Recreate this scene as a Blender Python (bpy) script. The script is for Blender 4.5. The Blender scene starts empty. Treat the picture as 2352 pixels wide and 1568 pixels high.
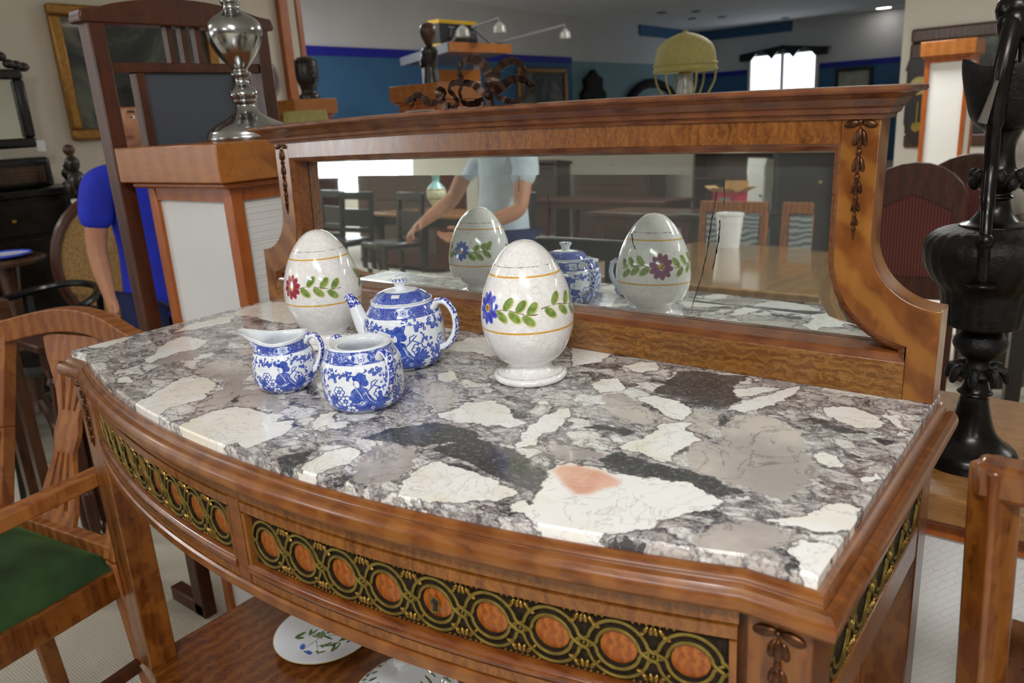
import bpy, bmesh, math, random
import numpy as np
from mathutils import Vector, Matrix, Euler
random.seed(7)
SC = bpy.context.scene
COL = SC.collection
PI = math.pi
H = 0.86                       # height of the marble surface
GZ = -0.13                     # level of the carpet
LEAN = 0.0361                  # the mirror back leans a little away from the viewer

# ------------------------------------------------------------------ camera
FPX = 1788.46
cd = bpy.data.cameras.new('camera')
cam = bpy.data.objects.new('camera', cd)
COL.objects.link(cam)
cam.location = (0.81735, -0.55435, 1.22055)
cam.rotation_euler = Euler((math.radians(73.7589), math.radians(3.4601), math.radians(38.0638)), 'XYZ')
cd.sensor_width = 23.5
cd.lens = FPX / 2352 * 23.5
cd.clip_start = 0.02
cd.clip_end = 100
cd.dof.use_dof = True
cd.dof.focus_distance = 1.10
cd.dof.aperture_fstop = 4.5
SC.camera = cam
SC.view_settings.view_transform = 'Standard'
SC.view_settings.look = 'None'
SC.view_settings.gamma = 1
SC.view_settings.use_curve_mapping = False
SC.view_settings.exposure = -0.12

# ------------------------------------------------------------------ world and daylight
w = bpy.data.worlds.new('world')
SC.world = w
w.use_nodes = True
w.node_tree.nodes['Background'].inputs[0].default_value = (0.80, 0.88, 1.0, 1)
w.node_tree.nodes['Background'].inputs[1].default_value = 0.55
def area(name, loc, rot, sx, sy, power, col=(1, 1, 1)):
    l = bpy.data.lights.new(name, 'AREA')
    l.shape = 'RECTANGLE'; l.size = sx; l.size_y = sy; l.energy = power; l.color = col
    o = bpy.data.objects.new(name, l); COL.objects.link(o)
    o.location = loc; o.rotation_euler = rot
    return o
# daylight entering through the shop windows behind the photographer and in the far wall
area('daylight_shop_front', (-11.6, -8.7, 1.45), (math.radians(90), 0, 0), 3.4, 1.8, 260, (0.93, 0.97, 1.0))
area('daylight_far_window', (-5.2, 17.2, 1.5), (math.radians(-90), 0, 0), 1.2, 1.5, 60, (0.93, 0.97, 1.0))

# ------------------------------------------------------------------ pixel -> place helpers
_R = cam.rotation_euler.to_matrix()
_C = Vector(cam.location)
def ray(px, py):
    return _R @ Vector(((px - 1176) / FPX, -(py - 784) / FPX, -1))
def at_z(px, py, z):
    d = ray(px, py); return _C + d * ((z - _C.z) / d.z)
def at_y(px, py, y):
    d = ray(px, py); return _C + d * ((y - _C.y) / d.y)
def at_x(px, py, x):
    d = ray(px, py); return _C + d * ((x - _C.x) / d.x)

# ------------------------------------------------------------------ object helpers
def link(o, parent=None):
    COL.objects.link(o)
    if parent is not None: o.parent = parent
    return o
def tag(o, label=None, cat=None, group=None, kind=None):
    if label: o['label'] = label
    if cat: o['category'] = cat
    if group: o['group'] = group
    if kind: o['kind'] = kind
    return o
FLOOR = set()
def thing(name, label, cat, loc=(0, 0, 0), rotz=0.0, group=None):
    o = bpy.data.objects.new(name, None); COL.objects.link(o)
    o.empty_display_size = 0.05
    o.location = loc; o.rotation_euler = (0, 0, rotz)
    if abs(loc[2]) < 1e-6 and name not in ('washstand', 'window_pelmet', 'person'):
        o.location.z = GZ; FLOOR.add(o.name)          # stands on the carpet
    return tag(o, label, cat, group)
def dup(root, loc, rotz, label, group=None):
    r = root.copy(); COL.objects.link(r); r.location = loc; r.rotation_euler = (0, 0, rotz)
    r['label'] = label
    if group: r['group'] = group
    for ch in list(root.children):
        c = ch.copy(); COL.objects.link(c); c.parent = r
        for g in list(ch.children):
            d = g.copy(); COL.objects.link(d); d.parent = c
    return r

class G:
    """collects verts and faces, then links them as one mesh object"""
    def __init__(s): s.v = []; s.f = []; s.mi = []; s.m = 0
    def add(s, vs, fs):
        b = len(s.v); s.v += [tuple(q) for q in vs]
        for f in fs: s.f.append(tuple(b + i for i in f)); s.mi.append(s.m)
        return s
    def box(s, x0, x1, y0, y1, z0, z1, M=None):
        vs = [Vector(q) for q in ((x0,y0,z0),(x1,y0,z0),(x1,y1,z0),(x0,y1,z0),(x0,y0,z1),(x1,y0,z1),(x1,y1,z1),(x0,y1,z1))]
        if M is not None: vs = [M @ q for q in vs]
        return s.add(vs, [(3,2,1,0),(4,5,6,7),(0,1,5,4),(1,2,6,5),(2,3,7,6),(3,0,4,7)])
    def bar(s, p, q, wx, wy, wx2=None, wy2=None, up=(0, 0, 1)):
        p, q = Vector(p), Vector(q); d = (q - p).normalized()
        a = d.cross(Vector(up))
        if a.length < 1e-4: a = Vector((1, 0, 0))
        a.normalize(); b = a.cross(d)
        wx2 = wx if wx2 is None else wx2; wy2 = wy if wy2 is None else wy2
        vs = []
        for c, u, t in ((p, wx, wy), (q, wx2, wy2)):
            for i, j in ((-1,-1),(1,-1),(1,1),(-1,1)): vs.append(c + a * (i * u / 2) + b * (j * t / 2))
        return s.add(vs, [(3,2,1,0),(4,5,6,7),(0,1,5,4),(1,2,6,5),(2,3,7,6),(3,0,4,7)])
    def prism(s, poly, f0, f1):
        """poly: list of 2-D points; f0, f1 map (u, v) to 3-D for both ends"""
        n = len(poly)
        vs = [f0(*q) for q in poly] + [f1(*q) for q in poly]
        fs = [tuple(range(n))[::-1], tuple(range(n, 2 * n))]
        fs += [(i, (i + 1) % n, n + (i + 1) % n, n + i) for i in range(n)]
        return s.add(vs, fs)
    def prism_z(s, poly, z0, z1):
        return s.prism(poly, lambda x, y: (x, y, z0), lambda x, y: (x, y, z1))
    def prism_y(s, poly, y0, y1):
        return s.prism(poly, lambda x, z: (x, y0, z), lambda x, z: (x, y1, z))
    def prism_x(s, poly, x0, x1):
        return s.prism(poly, lambda y, z: (x0, y, z), lambda y, z: (x1, y, z))
    def lathe(s, prof, n=40, c=(0, 0, 0), M=None, sx=1.0, sy=1.0):
        vs, fs = [], []
        for r, z in prof:
            for i in range(n):
                t = 2 * PI * i / n
                q = Vector((c[0] + r * sx * math.cos(t), c[1] + r * sy * math.sin(t), c[2] + z))
                vs.append(M @ q if M is not None else q)
        m = len(prof)
        for j in range(m - 1):
            for i in range(n):
                k = (i + 1) % n
                fs.append((j * n + i, j * n + k, (j + 1) * n + k, (j + 1) * n + i))
        if prof[0][0] > 1e-6: fs.append(tuple(range(n))[::-1])
        if prof[-1][0] > 1e-6: fs.append(tuple((m - 1) * n + i for i in range(n)))
        return s.add(vs, fs)
    def ball(s, c, r, n=14, m=9, M=None):
        r = (r, r, r) if not hasattr(r, '__len__') else r
        prof = [(math.sin(PI * j / (m - 1)), -math.cos(PI * j / (m - 1))) for j in range(m)]
        vs, fs = [], []
        for a, z in prof:
            for i in range(n):
                t = 2 * PI * i / n
                q = Vector((r[0] * a * math.cos(t), r[1] * a * math.sin(t), r[2] * z))
                if M is not None: q = M @ q
                vs.append(q + Vector(c))
        for j in range(m - 1):
            for i in range(n):
                k = (i + 1) % n
                fs.append((j * n + i, j * n + k, (j + 1) * n + k, (j + 1) * n + i))
        return s.add(vs, fs)
    def tube(s, path, r, n=8, closed=False, flat=1.0, nrm=None):
        """r: number or list; flat squashes across the binormal"""
        P = [Vector(q) for q in path]; m = len(P)
        rs = r if hasattr(r, '__len__') else [r] * m
        vs, fs = [], []
        ref = None
        for i in range(m):
            a = P[(i - 1) % m] if (closed or i > 0) else P[i]
            b = P[(i + 1) % m] if (closed or i < m - 1) else P[i]
            d = (b - a).normalized()
            if nrm is not None: u = Vector(nrm) - d * Vector(nrm).dot(d)
            else:
                if ref is None:
                    ref = Vector((0, 0, 1)) if abs(d.z) < 0.9 else Vector((1, 0, 0))
                u = ref - d * ref.dot(d)
            if u.length < 1e-6: u = d.orthogonal()
            u.normalize(); ref = u
            b2 = d.cross(u)
            for k in range(n):
                t = 2 * PI * k / n
                vs.append(P[i] + u * (rs[i] * flat * math.cos(t)) + b2 * (rs[i] * math.sin(t)))
        L = m if closed else m - 1
        for i in range(L):
            j = (i + 1) % m
            for k in range(n):
                l = (k + 1) % n
                fs.append((i * n + k, i * n + l, j * n + l, j * n + k))
        if not closed:
            fs.append(tuple(range(n))[::-1]); fs.append(tuple((m - 1) * n + k for k in range(n)))
        return s.add(vs, fs)
    def strip(s, path, wid, th, nrm):
        """flat ribbon: path points, width vectors per point, thickness along nrm per point"""
        vs, fs = [], []
        m = len(path)
        for i in range(m):
            p = Vector(path[i]); a = Vector(wid[i]); t = Vector(nrm[i]) * th
            vs += [p - a - t, p + a - t, p + a + t, p - a + t]
        for i in range(m - 1):
            for k in range(4):
                l = (k + 1) % 4
                fs.append((i * 4 + k, i * 4 + l, i * 4 + 4 + l, i * 4 + 4 + k))
        fs.append((3, 2, 1, 0)); fs.append(tuple((m - 1) * 4 + k for k in range(4)))
        return s.add(vs, fs)
    def sweep(s, path, prof, cap=True):
        """closed profile of (out, z) carried along an open plan path"""
        m, n = len(path), len(prof); vs, fs = [], []
        for i in range(m):
            p = Vector(path[i])
            d1 = (p - Vector(path[i - 1])).normalized() if i > 0 else None
            d2 = (Vector(path[i + 1]) - p).normalized() if i < m - 1 else None
            d1 = d1 or d2; d2 = d2 or d1
            n1 = Vector((-d1.y, d1.x)); n2 = Vector((-d2.y, d2.x))
            q = n1 + n2; q = q / max(0.3, q.length_squared / 2)
            for o, z in prof: vs.append((p.x + q.x * o, p.y + q.y * o, z))
        for i in range(m - 1):
            for k in range(n):
                l = (k + 1) % n
                fs.append((i * n + k, i * n + l, (i + 1) * n + l, (i + 1) * n + k))
        if cap: fs.append(tuple(range(n))[::-1]); fs.append(tuple((m - 1) * n + k for k in range(n)))
        return s.add(vs, fs)
    def xf(s, fn):
        s.v = [tuple(fn(Vector(q))) for q in s.v]; return s
    def obj(s, name, mats, parent=None, bev=0.0, seg=2, ang=38, sub=0):
        root = parent
        while root is not None and root.parent is not None: root = root.parent
        if root is not None and root.name in FLOOR:      # heights were taken from z = 0; the feet reach down to the carpet
            s.v = [(q[0], q[1], q[2] - GZ if q[2] > .06 else q[2]) for q in s.v]
        me = bpy.data.meshes.new(name)
        me.from_pydata([tuple(q) for q in s.v], [], s.f)
        mats = mats if isinstance(mats, (list, tuple)) else [mats]
        for m in mats: me.materials.append(m)
        if len(mats) > 1: me.polygons.foreach_set('material_index', s.mi)
        bm = bmesh.new(); bm.from_mesh(me); bmesh.ops.recalc_face_normals(bm, faces=bm.faces); bm.to_mesh(me); bm.free()
        me.polygons.foreach_set('use_smooth', [True] * len(me.polygons))
        me.set_sharp_from_angle(angle=math.radians(ang))
        o = bpy.data.objects.new(name, me); link(o, parent)
        if bev > 0:
            b = o.modifiers.new('bevel', 'BEVEL'); b.width = bev; b.segments = seg; b.limit_method = 'ANGLE'; b.angle_limit = math.radians(40)
            b.harden_normals = False
        if sub:
            q = o.modifiers.new('sub', 'SUBSURF'); q.levels = sub; q.render_levels = sub
        return o
def inst(name, mesh_obj, parent, M):
    o = bpy.data.objects.new(name, mesh_obj.data); link(o, parent); o.matrix_basis = M
    return o
def arc(cx, cy, r, a0, a1, n):
    return [(cx + r * math.cos(math.radians(a0 + (a1 - a0) * i / n)), cy + r * math.sin(math.radians(a0 + (a1 - a0) * i / n))) for i in range(n + 1)]
def smooth(pts, k=6):
    """Catmull-Rom through points"""
    P = [Vector(q) for q in pts]; out = []
    for i in range(len(P) - 1):
        a = P[i - 1] if i > 0 else P[i] * 2 - P[i + 1]; b, c = P[i], P[i + 1]
        d = P[i + 2] if i + 2 < len(P) else c * 2 - b
        for j in range(k):
            t = j / k
            out.append(0.5 * ((2 * b) + (c - a) * t + (2 * a - 5 * b + 4 * c - d) * t * t + (3 * b - a - 3 * c + d) * t ** 3))
    out.append(P[-1]); return out

# ------------------------------------------------------------------ materials
def lin(c):
    r = []
    for x in c[:3]:
        x = x / 255.0
        r.append(x / 12.92 if x <= 0.04045 else ((x + 0.055) / 1.055) ** 2.4)
    return (r[0], r[1], r[2], 1)
class NT:
    def __init__(s, name):
        s.m = bpy.data.materials.new(name); s.m.use_nodes = True
        s.t = s.m.node_tree; s.b = s.t.nodes['Principled BSDF']
        s.tc = None
    def n(s, typ, ins=None, **pr):
        q = s.t.nodes.new(typ)
        for k, v in pr.items(): setattr(q, k, v)
        for k, v in (ins or {}).items(): s.put(q.inputs[k], v)
        return q
    def put(s, sock, v):
        if isinstance(v, bpy.types.NodeSocket): s.t.links.new(v, sock)
        elif isinstance(v, tuple) and len(v) == 3 and sock.type == 'RGBA': sock.default_value = (*v, 1)
        else: sock.default_value = v
    def coord(s, kind='Object', scale=(1, 1, 1), rot=(0, 0, 0), loc=(0, 0, 0)):
        if s.tc is None: s.tc = s.n('ShaderNodeTexCoord')
        mp = s.n('ShaderNodeMapping', {'Vector': s.tc.outputs[kind], 'Scale': scale, 'Rotation': rot, 'Location': loc})
        return mp.outputs[0]
    def noise(s, vec, scale, detail=4, rough=0.55, dist=0.0, col=False):
        q = s.n('ShaderNodeTexNoise', {'Vector': vec, 'Scale': scale, 'Detail': detail, 'Roughness': rough, 'Distortion': dist})
        return q.outputs['Color' if col else 'Fac']
    def voro(s, vec, scale, feature='F1', rnd=1.0, out='Distance'):
        return s.n('ShaderNodeTexVoronoi', {'Vector': vec, 'Scale': scale, 'Randomness': rnd}, feature=feature).outputs[out]
    def math(s, op, a, b=0.0, c=0.0, clamp=False):
        q = s.n('ShaderNodeMath', operation=op, use_clamp=clamp)
        s.put(q.inputs[0], a); s.put(q.inputs[1], b); s.put(q.inputs[2], c); return q.outputs[0]
    def step(s, x, lo, hi, a=0.0, b=1.0):
        q = s.n('ShaderNodeMapRange', {'Value': x, 'From Min': lo, 'From Max': hi, 'To Min': a, 'To Max': b}, interpolation_type='SMOOTHSTEP')
        return q.outputs[0]
    def mix(s, f, a, b, typ='MIX'):
        q = s.n('ShaderNodeMix', data_type='RGBA', blend_type=typ)
        s.put(q.inputs[0], f); s.put(q.inputs[6], a); s.put(q.inputs[7], b); return q.outputs[2]
    def ramp(s, f, stops):
        q = s.n('ShaderNodeValToRGB', {'Fac': f}); e = q.color_ramp.elements
        while len(e) < len(stops): e.new(0.5)
        for k, (p, c) in zip(e, stops): k.position = p; k.color = c if len(c) == 4 else (*c, 1)
        return q.outputs[0]
    def attr(s, name):
        return s.n('ShaderNodeAttribute', attribute_name=name).outputs['Fac']
    def bump(s, h, strength=0.3, dist=0.002):
        s.put(s.b.inputs['Normal'], s.n('ShaderNodeBump', {'Height': h, 'Strength': strength, 'Distance': dist}).outputs[0])
    def fin(s, col=None, rough=None, metal=None, coat=None, crough=None, spec=None):
        for k, v in (('Base Color', col), ('Roughness', rough), ('Metallic', metal), ('Coat Weight', coat), ('Coat Roughness', crough), ('Specular IOR Level', spec)):
            if v is not None: s.put(s.b.inputs[k], v)
        return s.m
def plain(name, c, rough=0.5, metal=0.0, var=0.12, scale=18, coat=0.0, bump=0.0, spec=0.5):
    """one colour with a little procedural unevenness"""
    t = NT(name); v = t.coord()
    c = lin(c); d = tuple(x * (1 - var) for x in c[:3]); l = tuple(min(1, x * (1 + var)) for x in c[:3])
    nz = t.noise(v, scale, 5)
    if bump: t.bump(t.noise(v, scale * 4, 5), bump, 0.003)
    return t.fin(t.mix(t.step(nz, 0.3, 0.7), d, l), t.step(nz, 0.2, 0.8, max(0.02, rough - 0.06), rough + 0.06), metal, coat, 0.12, spec)
def wood(name, base, dark, light, grain=(1, 14, 14), fig=9.0, dist=5.0, rough=0.34, coat=0.35, figamt=0.6, rot=(0, 0, 0), crough=0.16, ripple=0.0, rip=(60, 60, 60), k=0.84, diag=False):
    """polished timber: long grain, a wavy figure and, on the show veneers, fine dark ripple lines"""
    base, dark, light = (tuple(x * k for x in c) for c in (base, dark, light))
    t = NT(name); v = t.coord(scale=grain, rot=rot)
    g = t.noise(v, 6.0, 8, 0.62, 0.4)
    v2 = t.coord(scale=(1, 1, 1), rot=rot)
    wv = t.n('ShaderNodeTexWave', {'Vector': v2, 'Scale': fig, 'Distortion': dist, 'Detail': 3.0, 'Detail Scale': 2.2, 'Detail Roughness': 0.6}, wave_type='BANDS', bands_direction='DIAGONAL' if diag else 'X').outputs['Fac']
    big = t.noise(t.coord(), 5.0, 3)
    c1 = t.mix(t.step(g, 0.25, 0.75), lin(dark), lin(base))
    c2 = t.mix(t.math('MULTIPLY', t.step(wv, 0.25, 0.95), figamt), c1, lin(light))
    c3 = t.mix(t.step(big, 0.35, 0.75, 0.0, 0.35), c2, lin(dark))
    if ripple:
        rn = t.noise(t.coord(scale=rip), 1.0, 4, 0.6, 1.6)
        ln = t.math('SUBTRACT', 1.0, t.step(t.math('ABSOLUTE', t.math('SUBTRACT', rn, 0.5)), 0.0, 0.035))
        c3 = t.mix(t.math('MULTIPLY', ln, t.step(t.noise(t.coord(), 14, 3), 0.3, 0.65, 0.15 * ripple, ripple)), c3, lin(tuple(x * 0.7 for x in dark)))
    t.bump(g, 0.05, 0.001)
    return t.fin(c3, t.step(g, 0.2, 0.8, rough - 0.05, rough + 0.1), 0.0, coat, crough)
def emit(name, c, power):
    t = NT(name); t.put(t.b.inputs['Emission Color'], lin(c)); t.put(t.b.inputs['Emission Strength'], power)
    return t.fin(lin(c), 0.6)

M = {}
M['satin'] = wood('satinwood_figured', (196, 114, 34), (126, 64, 12), (222, 152, 60), (10, 10, 2), 24, 11, 0.30, 0.45, 0.30, ripple=0.65, rip=(120, 60, 46), k=0.72)
M['satin_stile'] = wood('satinwood_stile', (192, 112, 32), (136, 70, 14), (222, 150, 58), (6, 6, 3), 9, 3.0, 0.30, 0.45, 0.55, k=0.72, diag=True)
M['satin_plain'] = wood('satinwood_plain', (188, 106, 34), (122, 60, 12), (212, 138, 54), (3, 18, 18), 6, 4, 0.32, 0.4, 0.35, k=0.72)
M['satin_pale'] = wood('satinwood_pale', (206, 134, 50), (130, 72, 18), (228, 170, 84), (2, 16, 30), 26, 9, 0.34, 0.35, 0.45, (0, math.radians(90), 0), ripple=0.9, rip=(34, 40, 150), k=0.72)
M['satin_red'] = wood('mahogany_moulding', (170, 88, 28), (106, 46, 10), (200, 122, 46), (2, 22, 22), 5, 3, 0.26, 0.6, 0.3, k=0.72)
M['satin_leg'] = wood('satinwood_leg', (166, 90, 22), (102, 46, 8), (196, 120, 40), (16, 16, 2), 10, 6, 0.3, 0.5, 0.5, k=0.72)
M['roundel'] = wood('glossy_orange_roundel', (180, 90, 12), (130, 56, 6), (206, 124, 32), (12, 12, 12), 30, 8, 0.34, 0.2, 0.5)
M['mahog'] = wood('dark_mahogany', (100, 46, 20), (60, 25, 10), (124, 62, 30), (14, 14, 2), 6, 4, 0.40, 0.12, 0.3)
M['darkwood'] = wood('near_black_oak', (34, 22, 17), (16, 11, 9), (52, 34, 25), (12, 12, 2), 6, 4, 0.36, 0.35, 0.3)
M['pine'] = wood('orange_pine', (206, 108, 34), (170, 80, 20), (218, 130, 54), (14, 14, 2), 5, 3, 0.36, 0.25, 0.35)
M['pine_top'] = wood('varnished_pine_cap', (200, 122, 46), (164, 90, 28), (216, 144, 68), (2, 16, 16), 5, 3, 0.36, 0.25, 0.3)
M['beech'] = wood('beech_edge', (196, 140, 78), (160, 104, 50), (214, 164, 104), (2, 16, 16), 5, 3, 0.24, 0.5, 0.3)
M['chair_wood'] = wood('armchair_satinwood', (186, 108, 40), (128, 64, 18), (210, 138, 62), (12, 12, 2), 9, 5, 0.56, 0.0, 0.45)
M['table_top'] = wood('polished_light_table', (196, 150, 88), (160, 112, 58), (216, 176, 116), (2, 14, 14), 4, 4, 0.16, 0.8, 0.4, crough=0.08)
M['walnut'] = wood('walnut', (92, 54, 32), (54, 30, 18), (116, 74, 46), (12, 12, 2), 6, 4, 0.34, 0.35, 0.4)
M['brass'] = plain('old_brass', (136, 118, 58), 0.50, 0.85, 0.25, 60)
M['brass_dark'] = plain('tarnished_brass', (150, 120, 62), 0.44, 1.0, 0.5, 300)
M['brass_back'] = plain('blackened_brass_ground', (46, 36, 26), 0.5, 0.55, 0.4, 200, bump=0.5)
M['ormolu'] = plain('brown_patinated_mount', (86, 54, 34), 0.34, 0.75, 0.4, 120)
M['ribbon'] = plain('dark_bronze_ribbon', (66, 50, 43), 0.36, 0.9, 0.3, 60)
M['silver'] = plain('worn_nickel_silver', (166, 168, 168), 0.17, 1.0, 0.16, 14)
M['blackbronze'] = plain('black_bronze', (34, 33, 33), 0.46, 0.7, 0.3, 60, bump=0.5)
M['blackbronze_smooth'] = plain('black_bronze_smooth', (40, 38, 38), 0.26, 0.8, 0.2, 30)
M['matte_dark'] = plain('matte_dark_carving', (28, 23, 20), 0.75, 0.0, 0.3, 30, spec=0.2)
M['black'] = plain('black_lacquer', (18, 17, 17), 0.3, 0.0, 0.2, 20)
M['white'] = plain('white_paint', (226, 224, 218), 0.6, 0.0, 0.03, 3)
M['wall_warm'] = plain('warm_white_plaster', (205, 198, 184), 0.8, 0.0, 0.03, 3)
M['wall_white'] = plain('cool_white_plaster', (216, 217, 220), 0.8, 0.0, 0.03, 2)
M['wall_blue'] = plain('mid_blue_wall', (58, 104, 146), 0.7, 0.0, 0.06, 3)
M['wall_teal'] = plain('pale_teal_wall', (120, 158, 166), 0.7, 0.0, 0.06, 3)
M['royal'] = plain('royal_blue_band', (28, 34, 160), 0.6, 0.0, 0.05, 3)
M['ceiling'] = plain('ceiling_white', (232, 233, 236), 0.85, 0.0, 0.03, 2)
M['grey'] = plain('grey_laminate', (116, 118, 122), 0.5, 0.0, 0.05, 6)
M['shade'] = plain('olive_straw_shade', (162, 153, 92), 0.7, 0.0, 0.1, 60)
M['skin'] = plain('skin', (196, 140, 108), 0.5, 0.0, 0.06, 30)
M['hair'] = plain('black_hair', (24, 20, 18), 0.45, 0.0, 0.4, 80)
M['blueshirt'] = plain('blue_cotton', (36, 52, 200), 0.85, 0.0, 0.15, 14, bump=0.1)
M['paleshirt'] = plain('pale_blue_cotton', (206, 222, 234), 0.85, 0.0, 0.08, 14, bump=0.1)
M['jeans'] = plain('blue_denim', (34, 46, 96), 0.9, 0.0, 0.2, 60)
M['shoe'] = plain('dark_shoe', (30, 28, 28), 0.5)
M['gilt'] = plain('gilt_frame', (150, 108, 50), 0.38, 0.6, 0.2, 40)
M['grey_panel'] = plain('slate_grey_panel', (76, 82, 94), 0.55, 0.0, 0.06, 6)
M['bulb'] = emit('lamp_light', (255, 250, 240), 12.0)
M['glass_lamp'] = plain('frosted_glass', (168, 168, 162), 0.2, 0.0, 0.06, 20)
def m_velvet():
    t = NT('green_velvet'); v = t.coord()
    n1 = t.noise(v, 9, 4); n2 = t.noise(v, 420, 2)
    t.put(t.b.inputs['Sheen Weight'], 0.35); t.put(t.b.inputs['Sheen Roughness'], 0.4); t.put(t.b.inputs['Sheen Tint'], lin((90, 130, 60)))
    t.bump(n2, 0.25, 0.001)
    return t.fin(t.mix(t.step(n1, 0.3, 0.7), lin((22, 48, 14)), lin((36, 68, 22))), 0.9)
M['velvet'] = m_velvet()
def m_carpet():
    t = NT('ribbed_beige_carpet'); v = t.coord()
    rib = t.n('ShaderNodeTexWave', {'Vector': v, 'Scale': 44.0, 'Distortion': 0.4, 'Detail': 2.0}, wave_type='BANDS', bands_direction='Y').outputs['Fac']
    nz = t.noise(v, 160, 3); big = t.noise(v, 1.2, 3)
    t.bump(rib, 0.4, 0.003)
    c = t.mix(t.step(rib, 0.1, 0.7), lin((196, 189, 172)), lin((218, 213, 198)))
    c = t.mix(t.step(nz, 0.3, 0.7, 0, 0.25), c, lin((168, 158, 134)))
    return t.fin(t.mix(t.step(big, 0.4, 0.8, 0, 0.2), c, lin((150, 138, 112))), 0.95)
M['carpet'] = m_carpet()
def m_quilt(name, c, sc):
    """embossed zig-zag wallpaper"""
    t = NT(name); v = t.coord()
    br = t.n('ShaderNodeTexBrick', {'Vector': t.coord(scale=(1, 1, 1), rot=(math.radians(90), 0, math.radians(45))), 'Scale': sc, 'Mortar Size': 0.03, 'Mortar Smooth': 0.4, 'Brick Width': 0.9, 'Row Height': 0.3}, offset=0.5)
    t.bump(br.outputs['Fac'], 0.5, -0.003)
    return t.fin(t.mix(t.math('MULTIPLY', br.outputs['Fac'], 0.10), lin(c), lin(tuple(x * 0.8 for x in c))), 0.7)
M['quilt'] = m_quilt('embossed_white_panel', (222, 222, 222), 30)
def m_stripe():
    t = NT('red_striped_fabric'); v = t.coord()
    wv = t.n('ShaderNodeTexWave', {'Vector': v, 'Scale': 26.0, 'Distortion': 0.3}, wave_type='BANDS', bands_direction='X').outputs['Fac']
    return t.fin(t.mix(t.step(wv, 0.3, 0.7), lin((84, 36, 30)), lin((116, 64, 58))), 0.85)
M['stripe'] = m_stripe()
def m_damask():
    t = NT('grey_patterned_fabric'); v = t.coord(scale=(1, 1, 1))
    wv = t.n('ShaderNodeTexWave', {'Vector': v, 'Scale': 9.0, 'Distortion': 7.0, 'Detail': 1.0, 'Detail Scale': 1.0}, wave_type='RINGS').outputs['Fac']
    return t.fin(t.mix(t.step(wv, 0.35, 0.65), lin((92, 98, 100)), lin((158, 162, 158))), 0.85)
M['damask'] = m_damask()
def m_painting():
    t = NT('dark_landscape_painting'); v = t.coord(kind='Object')
    n1 = t.noise(v, 3.2, 6, 0.6, 0.8); n2 = t.noise(v, 7, 4, 0.6, 1.2)
    c = t.ramp(n1, [(0.30, lin((18, 20, 18))), (0.48, lin((38, 44, 40))), (0.58, lin((82, 88, 78))), (0.70, lin((110, 108, 88)))])
    c = t.mix(t.step(n2, 0.60, 0.72, 0, 0.5), c, lin((120, 78, 36)))
    return t.fin(c, 0.55, 0.0, 0.05)
M['painting'] = m_painting()
def m_mirror():
    t = NT('old_mirror_silver'); v = t.coord()
    n1 = t.noise(v, 190, 3, 0.5); n2 = t.noise(v, 9, 3)
    spot = t.math('MULTIPLY', t.step(n1, 0.735, 0.76), t.step(n2, 0.52, 0.62))
    c = t.mix(spot, lin((228, 235, 232)), lin((20, 20, 20)))
    return t.fin(c, 0.015, t.math('SUBTRACT', 0.95, t.math('MULTIPLY', spot, 0.9)))
M['mirror'] = m_mirror()

# ================================================================== the setting
def struct(name, g, m, parent=None, **k):
    o = g.obj(name, m, parent, **k)
    if parent is None: o['kind'] = 'structure'
    return o
ZC = 2.75
cor = at_z(1603, 74, ZC); XW, YW = cor.x, cor.y        # far left corner of the hall
XR, YF, XO = 7.0, -9.0, -15.0
struct('floor', G().box(XO, XR, YF, YW, GZ - 0.1, GZ), M['carpet'])
struct('ceiling', G().box(XO, XR, YF, YW + 0.2, ZC, ZC + 0.1), M['ceiling'])
wb = struct('wall_back', G().box(XW - 0.2, XR, YW, YW + 0.2, GZ, ZC), M['wall_white'])
q_ = at_z(1050, 3, ZC); WSL = (q_.x - XW) / (q_.y - YW)          # this wall is not quite square to the others
def xw(y): return XW + WSL * (y - YW)
def along(o0, o1, y0, y1, z0, z1):
    return G().prism_z([(xw(y0) + o0, y0), (xw(y0) + o1, y0), (xw(y1) + o1, y1), (xw(y1) + o0, y1)], z0, z1)
wf = struct('wall_far_left', along(-0.2, 0.0, -0.8, YW, GZ, ZC), M['wall_white'])
struct('wall_right', G().box(XR, XR + 0.2, YF, YW, GZ, ZC), M['wall_warm'])
zb = at_y(2060, 130, YW).z
def hit_left(px, py):
    d = ray(px, py); s_ = (XW + WSL * (_C.y - YW) - _C.x) / (d.x - WSL * d.y); return _C + d * s_
zl = (hit_left(720, 111).z + hit_left(1390, 132).z) / 2
ybl = hit_left(1312, 150).y
xpr = at_y(2065, 200, 9.0).x
for nm, g, m, p in (
    ('blue_dado', G().box(XW, XR, YW - 0.012, YW, GZ, zb - 0.10), M['wall_blue'], wb),
    ('royal_band', G().box(XW, XR, YW - 0.02, YW, zb - 0.10, zb), M['royal'], wb),
    ('blue_dado', along(0, 0.012, -0.8, ybl, GZ, zl - 0.10), M['wall_blue'], wf),
    ('teal_dado', along(0, 0.012, ybl, YW - 0.02, GZ, zl - 0.06), M['wall_teal'], wf),
    ('royal_band', along(0, 0.02, -0.8, ybl, zl - 0.10, zl), M['royal'], wf),
    ('ceiling_strip', along(0, 0.03, hit_left(1467, 66).y, YW - 0.03, ZC - 0.20, ZC - 0.001), M['wall_blue'], wf),
    ('ceiling_strip', G().box(XW, at_y(1820, 60, YW).x, YW - 0.03, YW, ZC - 0.20, ZC - 0.001), M['wall_blue'], wb)):
    g.obj(nm, m, p)
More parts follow.
